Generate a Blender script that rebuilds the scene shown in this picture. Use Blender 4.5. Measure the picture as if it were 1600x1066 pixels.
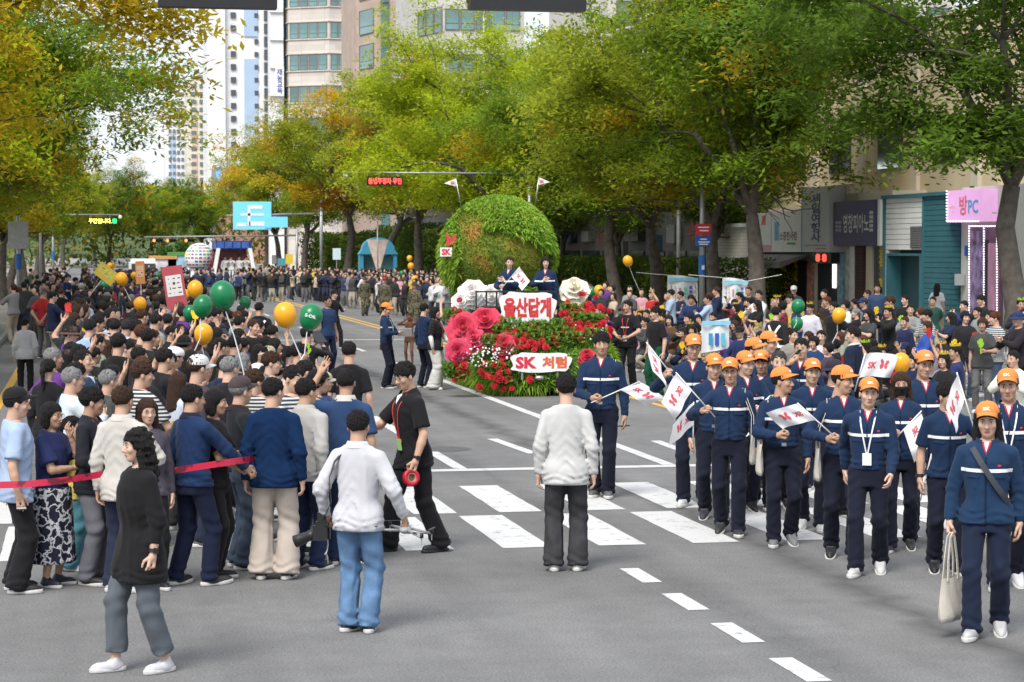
import bpy, bmesh, math, random
import numpy as np
from mathutils import Vector, Matrix

for _o in list(bpy.data.objects):
    bpy.data.objects.remove(_o)
SC = bpy.context.scene
COL = SC.collection
R = math.radians

# ---------------------------------------------------------------- camera
F = 3400.0                       # focal length in photo pixels (1600 wide)
VPX, HZY, CH = 140.0, 389.0, 2.8  # vanishing point of the road, horizon row, camera height
YAW = math.atan((800 - VPX) / F)
PIT = math.atan((533 - HZY) / F)
cd = bpy.data.cameras.new('camera')
cd.sensor_width = 36
cd.lens = F / 1600 * 36
cd.clip_start = 0.5
cd.clip_end = 4000
cd.dof.use_dof = True
cd.dof.focus_distance = 24
cd.dof.aperture_fstop = 7.1
cam = bpy.data.objects.new('camera', cd)
COL.objects.link(cam)
cam.location = (0, 0, CH)
cam.rotation_euler = (R(90) - PIT, 0, -YAW)
SC.camera = cam
CM = cam.rotation_euler.to_matrix()

# ---------------------------------------------------------------- sky, sun, exposure
SUN_EL, SUN_AZ = R(52), R(215)    # azimuth clockwise from +Y
W = bpy.data.worlds.new('World')
SC.world = W
W.use_nodes = True
wn, wl = W.node_tree.nodes, W.node_tree.links
wn.clear()
w_out = wn.new('ShaderNodeOutputWorld')
w_bg = wn.new('ShaderNodeBackground')
w_bg.inputs['Strength'].default_value = 0.11
w_sky = wn.new('ShaderNodeTexSky')
w_sky.sky_type = 'NISHITA'
w_sky.sun_disc = False
w_sky.sun_elevation = SUN_EL
w_sky.sun_rotation = SUN_AZ
w_sky.dust_density = 3.0
w_tc = wn.new('ShaderNodeTexCoord')
w_map = wn.new('ShaderNodeMapping')
w_map.inputs['Scale'].default_value = (1.0, 1.0, 2.6)
w_no = wn.new('ShaderNodeTexNoise')
w_no.inputs['Scale'].default_value = 3.2
w_no.inputs['Detail'].default_value = 7
w_ra = wn.new('ShaderNodeValToRGB')
w_ra.color_ramp.elements[0].position = 0.30
w_ra.color_ramp.elements[0].color = (0.40, 0.40, 0.40, 1)
w_ra.color_ramp.elements[1].position = 0.62
w_ra.color_ramp.elements[1].color = (0.97, 0.97, 0.97, 1)
w_mix = wn.new('ShaderNodeMixRGB')
w_mix.inputs['Color2'].default_value = (5.0, 5.2, 5.55, 1)     # cloud white
wl.new(w_tc.outputs['Generated'], w_map.inputs['Vector'])
wl.new(w_map.outputs[0], w_no.inputs['Vector'])
wl.new(w_no.outputs['Fac'], w_ra.inputs[0])
wl.new(w_ra.outputs[0], w_mix.inputs[0])
wl.new(w_sky.outputs[0], w_mix.inputs['Color1'])
wl.new(w_mix.outputs[0], w_bg.inputs['Color'])
wl.new(w_bg.outputs[0], w_out.inputs[0])

sl = bpy.data.lights.new('sun', 'SUN')
sl.energy = 1.8
sl.angle = R(26)
sl.color = (1, 0.97, 0.92)
so = bpy.data.objects.new('sun', sl)
COL.objects.link(so)
_sd = Vector((math.sin(SUN_AZ) * math.cos(SUN_EL), math.cos(SUN_AZ) * math.cos(SUN_EL), math.sin(SUN_EL)))
so.rotation_euler = _sd.to_track_quat('Z', 'Y').to_euler()
so.location = (0, 0, 60)

SC.view_settings.view_transform = 'Standard'
SC.view_settings.look = 'None'
SC.view_settings.exposure = 1.05
SC.view_settings.gamma = 1
SC.view_settings.use_curve_mapping = False
SC.render.engine = 'CYCLES'
SC.cycles.use_denoising = True
SC.cycles.max_bounces = 6
SC.cycles.transparent_max_bounces = 8
SC.cycles.caustics_reflective = False
SC.cycles.caustics_refractive = False


# ---------------------------------------------------------------- pixels to places
def ray(px, py):
    return CM @ Vector(((px - 800) / F, (533 - py) / F, -1.0))


def ground(px, py, z=0.0):
    d = ray(px, py)
    t = (z - CH) / d.z
    return Vector((d.x * t, d.y * t, z))


def onX(px, py, X):
    d = ray(px, py)
    t = X / d.x
    return Vector((X, d.y * t, CH + d.z * t))


def onY(px, py, Y):
    d = ray(px, py)
    t = Y / d.y
    return Vector((d.x * t, Y, CH + d.z * t))


# ---------------------------------------------------------------- meshes and objects
def mesh(name, V, Fc, smooth=True, mats=None, mi=None):
    me = bpy.data.meshes.new(name)
    V = np.asarray(V, dtype=np.float32)
    if isinstance(Fc, np.ndarray):
        n, k = Fc.shape
        me.vertices.add(len(V))
        me.vertices.foreach_set('co', V.ravel())
        me.loops.add(n * k)
        me.loops.foreach_set('vertex_index', Fc.astype(np.int32).ravel())
        me.polygons.add(n)
        me.polygons.foreach_set('loop_start', np.arange(0, n * k, k, dtype=np.int32))
        me.update(calc_edges=True)
    else:
        me.from_pydata([tuple(map(float, v)) for v in V], [], [tuple(f) for f in Fc])
        me.update()
    for m in (mats or []):
        me.materials.append(m)
    if mi is not None:
        me.polygons.foreach_set('material_index', np.asarray(mi, dtype=np.int32))
    me.polygons.foreach_set('use_smooth', np.full(len(me.polygons), bool(smooth)))
    return me


class MB:
    """collects polygons of one mesh"""
    def __init__(s):
        s.V, s.F, s.I = [], [], []

    def add(s, V, Fc, mi=0, M=None):
        b = len(s.V)
        if M is not None:
            V = [tuple(M @ Vector(v)) for v in V]
        s.V += [tuple(v) for v in V]
        s.F += [tuple(int(i) + b for i in f) for f in Fc]
        s.I += [mi] * len(Fc)
        return s

    def box(s, c, h, mi=0, rz=0.0, M=None):
        V = []
        for z in (-1, 1):
            for y in (-1, 1):
                for x in (-1, 1):
                    p = Vector((x * h[0], y * h[1], z * h[2]))
                    if rz:
                        p = Matrix.Rotation(rz, 3, 'Z') @ p
                    V.append(p + Vector(c))
        return s.add(V, [(0, 2, 3, 1), (4, 5, 7, 6), (0, 1, 5, 4), (2, 6, 7, 3), (0, 4, 6, 2), (1, 3, 7, 5)], mi, M)

    def quad(s, a, b, c, d, mi=0):
        return s.add([a, b, c, d], [(0, 1, 2, 3)], mi)

    def tube(s, pts, r, n=8, mi=0, cap=True):
        pts = [Vector(p) for p in pts]
        rs = r if isinstance(r, (list, tuple)) else [r] * len(pts)
        V, Fc = [], []
        up = None
        for i, p in enumerate(pts):
            d = (pts[min(i + 1, len(pts) - 1)] - pts[max(i - 1, 0)])
            d = d.normalized() if d.length > 1e-9 else Vector((0, 0, 1))
            if up is None:
                up = Vector((0, 0, 1)) if abs(d.z) < .9 else Vector((1, 0, 0))
            u = d.cross(up)
            u = u.normalized() if u.length > 1e-6 else d.orthogonal().normalized()
            v = u.cross(d).normalized()
            up = v
            for k in range(n):
                a = 2 * math.pi * k / n
                V.append(p + (u * math.cos(a) + v * math.sin(a)) * rs[i])
        for i in range(len(pts) - 1):
            for k in range(n):
                k2 = (k + 1) % n
                Fc.append((i * n + k, i * n + k2, (i + 1) * n + k2, (i + 1) * n + k))
        if cap:
            Fc.append(tuple(range(n - 1, -1, -1)))
            Fc.append(tuple(range((len(pts) - 1) * n, len(pts) * n)))
        return s.add(V, Fc, mi)

    def lathe(s, prof, n=20, mi=0, c=(0, 0, 0), sx=1, sy=1, M=None):
        V, Fc = [], []
        for r, z in prof:
            for k in range(n):
                a = 2 * math.pi * k / n
                V.append((c[0] + r * sx * math.cos(a), c[1] + r * sy * math.sin(a), c[2] + z))
        for i in range(len(prof) - 1):
            for k in range(n):
                k2 = (k + 1) % n
                Fc.append((i * n + k, i * n + k2, (i + 1) * n + k2, (i + 1) * n + k))
        Fc.append(tuple(range(n - 1, -1, -1)))
        Fc.append(tuple(range((len(prof) - 1) * n, len(prof) * n)))
        return s.add(V, Fc, mi, M)

    def ball(s, c, r, n=12, m=8, mi=0, M=None):
        r = r if isinstance(r, (list, tuple)) else (r, r, r)
        prof = [(math.sin(math.pi * i / m), -math.cos(math.pi * i / m)) for i in range(1, m)]
        V, Fc = [], []
        for q, z in prof:
            for k in range(n):
                a = 2 * math.pi * k / n
                V.append((c[0] + q * r[0] * math.cos(a), c[1] + q * r[1] * math.sin(a), c[2] + z * r[2]))
        L = len(prof)
        for i in range(L - 1):
            for k in range(n):
                k2 = (k + 1) % n
                Fc.append((i * n + k, i * n + k2, (i + 1) * n + k2, (i + 1) * n + k))
        b, t = len(V), len(V) + 1
        V += [(c[0], c[1], c[2] - r[2]), (c[0], c[1], c[2] + r[2])]
        for k in range(n):
            k2 = (k + 1) % n
            Fc.append((b, k2, k))
            Fc.append((t, (L - 1) * n + k, (L - 1) * n + k2))
        return s.add(V, Fc, mi, M)

    def mesh(s, name, mats, smooth=False):
        return mesh(name, s.V, s.F, smooth, mats if isinstance(mats, (list, tuple)) else [mats], s.I)


def obj(name, me, parent=None, M=None, color=None):
    o = bpy.data.objects.new(name, me)
    COL.objects.link(o)
    if parent is not None:
        o.parent = parent
    if M is not None:
        o.matrix_basis = M
    if color is not None:
        o.color = (*color[:3], color[3] if len(color) > 3 else 1)
    return o


def tag(o, label=None, cat=None, group=None, kind=None):
    if label:
        o['label'] = label
    if cat:
        o['category'] = cat
    if group:
        o['group'] = group
    if kind:
        o['kind'] = kind
    return o


def empty(name, loc=(0, 0, 0), rz=0.0, label=None, cat=None, group=None, kind=None):
    o = bpy.data.objects.new(name, None)
    COL.objects.link(o)
    o.location = loc
    o.rotation_euler = (0, 0, rz)
    return tag(o, label, cat, group, kind)


def T(x=0, y=0, z=0):
    return Matrix.Translation((x, y, z))


def RZ(a):
    return Matrix.Rotation(a, 4, 'Z')


def RX(a):
    return Matrix.Rotation(a, 4, 'X')


def RY(a):
    return Matrix.Rotation(a, 4, 'Y')


def frame(o, x, y, z):
    M = Matrix.Identity(4)
    for i, v in enumerate((x, y, z, o)):
        for j in range(3):
            M[j][i] = v[j]
    return M


_tx = {}


def text_vf(body, size=1.0, bold=0.0, spacing=1.0, vertical=False, line=1.0):
    """flat lettering as (verts Nx2 centred on 0,0; faces)"""
    key = (body, bold, spacing, vertical, line)
    if key not in _tx:
        c = bpy.data.curves.new('t', 'FONT')
        c.body = '\n'.join(body) if vertical else body
        c.size = 1
        c.offset = bold
        c.resolution_u = 2
        c.space_character = spacing
        c.space_line = line
        c.align_x = 'CENTER'
        o = bpy.data.objects.new('t', c)
        COL.objects.link(o)
        dg = bpy.context.evaluated_depsgraph_get()
        m = bpy.data.meshes.new_from_object(o.evaluated_get(dg))
        V = np.array([v.co[:2] for v in m.vertices]) if len(m.vertices) else np.zeros((1, 2))
        Fc = [tuple(p.vertices) for p in m.polygons]
        bpy.data.objects.remove(o)
        bpy.data.curves.remove(c)
        bpy.data.meshes.remove(m)
        V = V - (V.max(0) + V.min(0)) / 2
        _tx[key] = (V, Fc)
    V, Fc = _tx[key]
    return V * size, Fc


def text_fit(body, w, h, mat, M, parent=None, bold=0.02, name='lettering', vertical=False, spacing=1.0, line=1.0, fn=None, color=None):
    """lettering scaled to w x h in the XY plane of M"""
    V, Fc = text_vf(body, 1, bold, spacing, vertical, line)
    ex = np.maximum(np.ptp(V, axis=0), 1e-6)
    P = [(v[0] * w / ex[0], v[1] * h / ex[1], 0) for v in V]
    if fn:
        P = [fn(*p) for p in P]
    me = mesh(name, P, Fc, False, [mat])
    return obj(name, me, parent, M, color)


# ---------------------------------------------------------------- materials
_mats = {}


def M_(name, col=None, rough=.75, var=.12, scale=6.0, bump=0.0, bscale=40.0, metal=0.0, emit=None, es=1.0, spec=.4, alpha_attr=False, coords='Object', sheen=0.0):
    """principled material; col None takes the object's own colour"""
    if name in _mats:
        return _mats[name]
    m = bpy.data.materials.new(name)
    m.use_nodes = True
    n, l = m.node_tree.nodes, m.node_tree.links
    b = n['Principled BSDF']
    b.inputs['Roughness'].default_value = rough
    b.inputs['Metallic'].default_value = metal
    b.inputs['Specular IOR Level'].default_value = spec
    if sheen:
        b.inputs['Sheen Weight'].default_value = sheen
    tc = n.new('ShaderNodeTexCoord')
    if col is None:
        src = n.new('ShaderNodeObjectInfo').outputs['Color']
    else:
        rgb = n.new('ShaderNodeRGB')
        rgb.outputs[0].default_value = (*col, 1)
        src = rgb.outputs[0]
    if var:
        no = n.new('ShaderNodeTexNoise')
        no.inputs['Scale'].default_value = scale
        no.inputs['Detail'].default_value = 4
        l.new(tc.outputs[coords], no.inputs['Vector'])
        mr = n.new('ShaderNodeMapRange')
        mr.inputs['From Min'].default_value = .3
        mr.inputs['From Max'].default_value = .7
        mr.inputs['To Min'].default_value = 1 - var
        mr.inputs['To Max'].default_value = 1 + var
        l.new(no.outputs['Fac'], mr.inputs['Value'])
        mx = n.new('ShaderNodeVectorMath')
        mx.operation = 'SCALE'
        l.new(src, mx.inputs[0])
        l.new(mr.outputs[0], mx.inputs['Scale'])
        src = mx.outputs[0]
    l.new(src, b.inputs['Base Color'])
    if bump:
        bn = n.new('ShaderNodeTexNoise')
        bn.inputs['Scale'].default_value = bscale
        bn.inputs['Detail'].default_value = 5
        l.new(tc.outputs[coords], bn.inputs['Vector'])
        bp = n.new('ShaderNodeBump')
        bp.inputs['Strength'].default_value = bump
        bp.inputs['Distance'].default_value = .02
        l.new(bn.outputs['Fac'], bp.inputs['Height'])
        l.new(bp.outputs[0], b.inputs['Normal'])
    if emit is not None:
        b.inputs['Emission Color'].default_value = (*emit, 1)
        b.inputs['Emission Strength'].default_value = es
    _mats[name] = m
    return m


def nodes(m):
    return m.node_tree.nodes, m.node_tree.links, m.node_tree.nodes['Principled BSDF']


SKIN = M_('skin', None, .55, .06, 9, spec=.35)
_n, _l, _b = nodes(SKIN)
_b.inputs['Subsurface Weight'].default_value = 0.0
EYEW = M_('eye_white', (.75, .72, .68), .3, 0)
DARK = M_('eye_dark', (.012, .009, .008), .35, 0)
LIPS = M_('lips', (.42, .14, .12), .5, 0)
HAIRM = M_('hair', None, .55, .3, 40, .9, 120, spec=.22)
CLOTH = M_('cloth', None, .88, .06, 7, .05, 70, spec=.15, sheen=.05)


def crease(m, scale, strength, dist=.03):
    """sharp cloth creases as fine relief"""
    n, l, b = nodes(m)
    tc = n.new('ShaderNodeTexCoord')
    mp = n.new('ShaderNodeMapping')
    mp.inputs['Scale'].default_value = (1, 1, .6)
    mp.inputs['Rotation'].default_value = (.4, .3, 0)
    l.new(tc.outputs['Object'], mp.inputs[0])
    t = n.new('ShaderNodeTexNoise')
    t.noise_type = 'RIDGED_MULTIFRACTAL'
    t.inputs['Scale'].default_value = scale
    t.inputs['Detail'].default_value = 2
    t.inputs['Distortion'].default_value = .6
    l.new(mp.outputs[0], t.inputs['Vector'])
    bp = n.new('ShaderNodeBump')
    bp.inputs['Strength'].default_value = strength
    bp.inputs['Distance'].default_value = dist
    l.new(t.outputs['Fac'], bp.inputs['Height'])
    old = b.inputs['Normal'].links
    if old:
        l.new(old[0].from_socket, bp.inputs['Normal'])
    l.new(bp.outputs[0], b.inputs['Normal'])

DENIM = M_('denim', None, .9, .22, 9, .1, 60, spec=.15)
KNIT = M_('knit', None, .95, .08, 14, .5, 160, spec=.1)
SHOE = M_('shoe', None, .55, .1, 12, .15, 50)
PLAIN = M_('plain', None, .5, .04, 8)
crease(CLOTH, 4.2, .8, .05)
crease(DENIM, 6.0, .8, .05)
SOLE = M_('shoe_sole', (.55, .54, .52), .7, .1, 20)
METAL = M_('brushed_metal', (.55, .55, .56), .35, .1, 20, metal=.9)
DGREY = M_('dark_plastic', (.02, .02, .022), .4, .1, 12)
WHITE = M_('white_paint', (.8, .8, .8), .55, .04, 5)
REFL = M_('reflective_tape', (.85, .86, .88), .25, .03, 20, emit=None, spec=.9)


def pattern_cloth(name, c1, c2, kind, sc=14.0, c3=None):
    m = M_(name, c1, .9, 0)
    n, l, b = nodes(m)
    tc = n.new('ShaderNodeTexCoord')
    mp = n.new('ShaderNodeMapping')
    l.new(tc.outputs['Object'], mp.inputs[0])
    ra = n.new('ShaderNodeValToRGB')
    ra.color_ramp.elements[0].color = (*c1, 1)
    ra.color_ramp.elements[1].color = (*c2, 1)
    if kind == 'floral':
        t = n.new('ShaderNodeTexVoronoi')
        t.inputs['Scale'].default_value = sc
        no = n.new('ShaderNodeTexNoise')
        no.inputs['Scale'].default_value = sc * 1.3
        l.new(mp.outputs[0], no.inputs['Vector'])
        ad = n.new('ShaderNodeMixRGB')
        ad.inputs[0].default_value = .12
        l.new(mp.outputs[0], ad.inputs[1])
        l.new(no.outputs['Color'], ad.inputs[2])
        l.new(ad.outputs[0], t.inputs['Vector'])
        t.feature = 'DISTANCE_TO_EDGE'
        l.new(t.outputs['Distance'], ra.inputs[0])
        ra.color_ramp.elements[0].color = (*c2, 1)
        ra.color_ramp.elements[1].color = (*c1, 1)
        ra.color_ramp.elements[0].position = .05
        ra.color_ramp.elements[1].position = .09
    elif kind == 'stripe':
        t = n.new('ShaderNodeTexWave')
        t.wave_type = 'BANDS'
        t.bands_direction = 'Z'
        t.inputs['Scale'].default_value = sc
        l.new(mp.outputs[0], t.inputs['Vector'])
        l.new(t.outputs['Fac'], ra.inputs[0])
        ra.color_ramp.elements[0].position = .55
        ra.color_ramp.elements[1].position = .6
    elif kind == 'check':
        t = n.new('ShaderNodeTexChecker')
        t.inputs['Scale'].default_value = sc
        t.inputs['Color1'].default_value = (*c1, 1)
        t.inputs['Color2'].default_value = (*c2, 1)
        l.new(mp.outputs[0], t.inputs['Vector'])
        l.new(t.outputs['Color'], b.inputs['Base Color'])
        return m
    elif kind == 'camo':
        t = n.new('ShaderNodeTexNoise')
        t.inputs['Scale'].default_value = sc
        t.inputs['Detail'].default_value = 3
        l.new(mp.outputs[0], t.inputs['Vector'])
        l.new(t.outputs['Fac'], ra.inputs[0])
        ra.color_ramp.interpolation = 'CONSTANT'
        ra.color_ramp.elements[1].position = .5
        e = ra.color_ramp.elements.new(.58)
        e.color = (*(c3 or c1), 1)
        e = ra.color_ramp.elements.new(.42)
        e.color = (.09, .075, .05, 1)
    l.new(ra.outputs[0], b.inputs['Base Color'])
    return m


FLORAL = pattern_cloth('floral_print', (.012, .014, .03), (.6, .6, .62), 'floral', 12)
PLAID = pattern_cloth('plaid_cloth', (.30, .02, .03), (.03, .02, .03), 'check', 22)
STRIPE = pattern_cloth('striped_cloth', (.03, .04, .06), (.55, .55, .52), 'stripe', 9)
CAMO = pattern_cloth('camouflage_cloth', (.05, .055, .03), (.16, .15, .09), 'camo', 12, (.02, .022, .015))


# ================================================================ bodies
def snets(fn, lo, hi, h):
    """surface of fn = 0 on a grid of pitch h (surface nets)"""
    lo = np.asarray(lo, float)
    n = np.maximum(np.ceil((np.asarray(hi, float) - lo) / h).astype(int) + 1, 3)
    ax = [lo[i] + h * np.arange(n[i]) for i in range(3)]
    G = np.stack(np.meshgrid(*ax, indexing='ij'), -1).reshape(-1, 3)
    v = fn(G).reshape(n)
    s = v < 0
    c8 = [s[i:n[0] - 1 + i, j:n[1] - 1 + j, k:n[2] - 1 + k] for i in (0, 1) for j in (0, 1) for k in (0, 1)]
    cnt = sum(c.astype(np.int8) for c in c8)
    I, J, K = np.nonzero((cnt > 0) & (cnt < 8))
    acc = np.zeros((len(I), 3))
    wt = np.zeros(len(I))
    cor = [(i, j, k) for i in (0, 1) for j in (0, 1) for k in (0, 1)]
    cv = {c: v[I + c[0], J + c[1], K + c[2]] for c in cor}
    for a in cor:
        for d in range(3):
            if a[d] == 0:
                b = list(a)
                b[d] = 1
                b = tuple(b)
                va, vb = cv[a], cv[b]
                m = (va < 0) != (vb < 0)
                t = np.where(m, va / np.where(m, va - vb, 1), 0)
                for q in range(3):
                    acc[:, q] += m * (a[q] + (t if q == d else 0))
                wt += m
    P = lo + h * (np.stack([I, J, K], 1) + acc / wt[:, None])
    idx = np.full(tuple(n - 1), -1, int)
    idx[I, J, K] = np.arange(len(I))
    Q = []
    for d in range(3):
        e, f = (d + 1) % 3, (d + 2) % 3
        sa = [slice(None)] * 3
        sb = [slice(None)] * 3
        sa[d], sb[d] = slice(0, n[d] - 1), slice(1, n[d])
        for q in (e, f):
            sa[q] = sb[q] = slice(1, n[q] - 1)
        A, B = s[tuple(sa)], s[tuple(sb)]
        w = np.argwhere(A != B)
        if not len(w):
            continue
        inside = A[tuple(w.T)]
        w = w.copy()
        w[:, e] += 1
        w[:, f] += 1

        def cell(oe, of):
            c = w.copy()
            c[:, e] -= oe
            c[:, f] -= of
            return idx[tuple(c.T)]
        q4 = np.stack([cell(1, 1), cell(0, 1), cell(0, 0), cell(1, 0)], 1)
        q4[~inside] = q4[~inside][:, ::-1]
        Q.append(q4)
    Q = np.concatenate(Q)
    Q = Q[(Q >= 0).all(1)]
    return P, Q


def smin(a, b, k):
    h = np.clip(.5 + .5 * (b - a) / k, 0, 1)
    return b + (a - b) * h - k * h * (1 - h)


def rcone(P, a, b, ra, rb):
    a, b = np.asarray(a, float), np.asarray(b, float)
    d = b - a
    t = np.clip(((P - a) @ d) / max(d @ d, 1e-9), 0, 1)
    return np.linalg.norm(P - a - t[:, None] * d, axis=1) - (ra + (rb - ra) * t)


def ell(P, c, r):
    q = (P - np.asarray(c)) / np.asarray(r)
    k0 = np.linalg.norm(q, axis=1)
    k1 = np.linalg.norm(q / np.asarray(r), axis=1) + 1e-9
    return k0 * (k0 - 1) / k1


def noise3(P, f, seed):
    rs = np.random.RandomState(seed)
    o = np.zeros(len(P))
    for i in range(5):
        k = rs.normal(size=3)
        k *= f * (1 + .5 * i) / np.linalg.norm(k)
        k2 = rs.normal(size=3) * f * .5
        o += np.sin(P @ k + rs.rand() * 6 + 1.3 * np.sin(P @ k2 + rs.rand() * 6)) / (1 + .45 * i)
    return o / 2.4


def folds(x, y, z, seed, fx=1.0):
    """raised cloth folds: diagonal pulls and hanging drapes"""
    P = np.stack([x, y, z * .6], 1)
    n1 = noise3(P, 10, seed)
    n2 = noise3(P, 5.5, seed + 7)
    a = (1 - np.abs(np.sin((z * .8 + np.abs(x) * .95) * 36 + 2.4 * n1 + seed))) ** 2
    b = (1 - np.abs(np.sin((x * fx + y * .6 + z * .22 * np.tanh(x * 18)) * 30 + 2.0 * n1))) ** 2
    m = np.clip(n2 * 1.3 + .4, 0, 1)
    return .010 * a * m + .009 * b * (1 - m) - .0045


# ---- head, hair, hats: all in a head frame (origin between the ears at eye level, facing +Y)
def head_sdf(P, fem=False, wide=1.0):
    w = .94 if fem else 1.0
    Q = P.copy()
    Q[:, 0] = np.abs(Q[:, 0])
    d = ell(Q, (0, -.012, .032), (.077 * wide, .094, .088))
    d = smin(d, ell(Q, (0, .022, -.032), (.063 * wide * w, .066, .084)), .03)
    d = smin(d, ell(Q, (0, .050, -.094), (.030 * w, .026, .022)), .03)
    d = smin(d, ell(Q, (.040 * wide, .062, -.025), (.022, .018, .02)), .02)
    d = smin(d, rcone(Q, (0, .086, .006), (0, .104, -.032), .008, .0145), .012)
    d = smin(d, ell(Q, (.011, .093, -.037), (.009, .01, .008)), .006)
    d = -smin(-d, ell(Q, (.032, .102, .006), (.019, .016, .011)), .012)
    d = smin(d, ell(Q, (0, .083, -.066), (.022, .011, .0085)), .006)
    d = smin(d, ell(Q, (.079 * wide, -.008, -.008), (.009, .019, .032)), .008)
    nr = .046 if fem else .055
    d = smin(d, rcone(Q, (0, -.018, -.05), (0, -.045, -.20), nr, nr + .006), .022)
    return d


_cache = {}


def cached(key, fn):
    if key not in _cache:
        _cache[key] = fn()
    return _cache[key]


def head_geo(fem, h):
    """verts, quads, material index of a head with neck, eyes and brows"""
    def f():
        V, Q = snets(lambda P: head_sdf(P, fem), (-.11, -.14, -.21), (.11, .14, .14), h)
        mi = np.zeros(len(Q), int)
        c = V[Q].mean(1)
        lip = (np.abs(c[:, 0]) < .021) & (np.abs(c[:, 2] + .066) < .0075) & (c[:, 1] > .078)
        mi[lip] = 3
        mb = MB()
        for s in (-1, 1):
            mb.ball((s * .032, .083, .006), (.0145, .009, .0062), 8, 6, 1)
            mb.ball((s * .032, .0865, .006), (.0062, .007, .0062), 8, 6, 2)
            mb.ball((s * .032, .087, .0115), (.0165, .005, .0022), 8, 4, 2)
            mb.tube([(s * .016, .0915, .0235), (s * .032, .091, .028), (s * .047, .080, .025)], [.0028, .0036, .002], 5, 2)
        return V, Q, mi, mb
    return cached(('head', fem, h), f)


HLINE = {  # hair outline: y -> lowest z of the hair
    'short': ([-.13, -.10, -.06, -.035, -.028, .012, .02, .045, .075, .12], [-.098, -.095, -.075, -.05, .010, .010, -.016, .040, .060, .064]),
    'fringe': ([-.13, -.10, -.06, -.035, -.028, .012, .02, .045, .075, .12], [-.102, -.10, -.08, -.055, -.004, -.004, -.024, .010, .036, .038]),
}


def hair_geo(style, h, seed=0):
    def f():
        zlo = {'long': -.36, 'bob': -.17, 'pony': -.30, 'curlylong': -.31}.get(style, -.12)
        wide = .17 if style in ('long', 'curlylong', 'curly', 'bob') else .12

        def fn(P):
            Q = P.copy()
            x, y, z = P[:, 0], P[:, 1], P[:, 2]
            ax = np.abs(x)
            top = 1.06 if style in ('fringe', 'curly', 'curlylong') else 1.0
            d = ell(P, (0, -.018, .036), (.087, .106, .096 * top)) + np.clip(-z, 0, .12) * (.20 if style in ('short', 'fringe', 'pony', 'bun') else 0)
            az = np.arctan2(x, y + .02)
            strand = .0032 * np.sin(az * 30 + 4 * np.sin(z * 36 + seed) + 2 * np.sin(y * 50)) + .0035 * noise3(P, 75, seed)
            if style in ('short', 'fringe', 'grey', 'pony', 'bun'):
                xs, zs = HLINE['fringe' if style == 'fringe' else 'short']
                ln = np.interp(y, xs, zs)
                ln = ln + (.010 * np.sin(x * 150 + seed) + .006 * np.sin(x * 67)) * (y > .03) + .005 * np.sin(x * 120) * (y < -.03)
                d = d - (.006 if style == 'fringe' else .0) * (z > .02)
                d = np.maximum(d + strand * (1 + 1.1 * (z > .05)), (ln - z) * .8)
                if style == 'pony':
                    d = smin(d, rcone(P, (0, -.115, .04), (0, -.15, -.02), .026, .034), .02)
                    d = smin(d, rcone(P, (0, -.15, -.02), (0, -.125, -.25), .034, .012) + strand, .02)
                if style == 'bun':
                    d = smin(d, ell(P, (0, -.10, .085), (.042, .04, .04)) + strand, .015)
            elif style == 'bald':
                ln = np.interp(y, [-.13, -.06, -.03, .02, .03], [-.07, -.06, 0, -.01, .2])
                d = np.maximum(d + .006 + strand, (ln - z) * .8)
                d = np.maximum(d, z - .075)
            else:
                amp = {'curly': .010, 'curlylong': .012}.get(style, .0)
                fr = np.interp(y, [.02, .05, .085, .12], [-.5, .02, .052, .056])
                d = np.maximum(d - .004, (fr - z) * .8)
                if style == 'curly':
                    d = np.maximum(ell(P, (0, -.02, .03), (.100, .118, .108)), (np.interp(y, [-.1, .0, .03, .06, .12], [-.10, -.07, -.03, .04, .055]) - z) * .8)
                elif style == 'bob':
                    b = smin(rcone(Q, (.066, -.02, .03), (.078, -.015, -.10), .034, .03), rcone(Q, (-.066, -.02, .03), (-.078, -.015, -.10), .034, .03), .01)
                    b = smin(b, ell(P, (0, -.05, -.04), (.095, .065, .095)), .03)
                    d = smin(d, b, .02)
                else:
                    zz = -.20 if style == 'curlylong' else -.26
                    b = smin(rcone(P, (.066, -.02, .03), (.092, -.02, zz), .034, .034), rcone(P, (-.066, -.02, .03), (-.092, -.02, zz), .034, .034), .01)
                    b = smin(b, rcone(P, (0, -.06, 0), (.0, -.105, zz - .02), .07, .062), .05)
                    b = smin(b, rcone(P, (.04, -.06, 0), (.06, -.09, zz - .02), .05, .05), .04)
                    b = smin(b, rcone(P, (-.04, -.06, 0), (-.06, -.09, zz - .02), .05, .05), .04)
                    d = smin(d, b, .03)
                d = d + strand - (amp * noise3(P, 70, seed + 3) + amp * .5 * noise3(P, 130, seed + 5) if amp else 0)
            return d
        V, Q = snets(fn, (-wide, -.21, zlo), (wide, .15, .16), h)
        return mesh('hair', V, Q, True, [HAIRM])
    return cached(('hair', style, h, seed), f)


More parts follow.
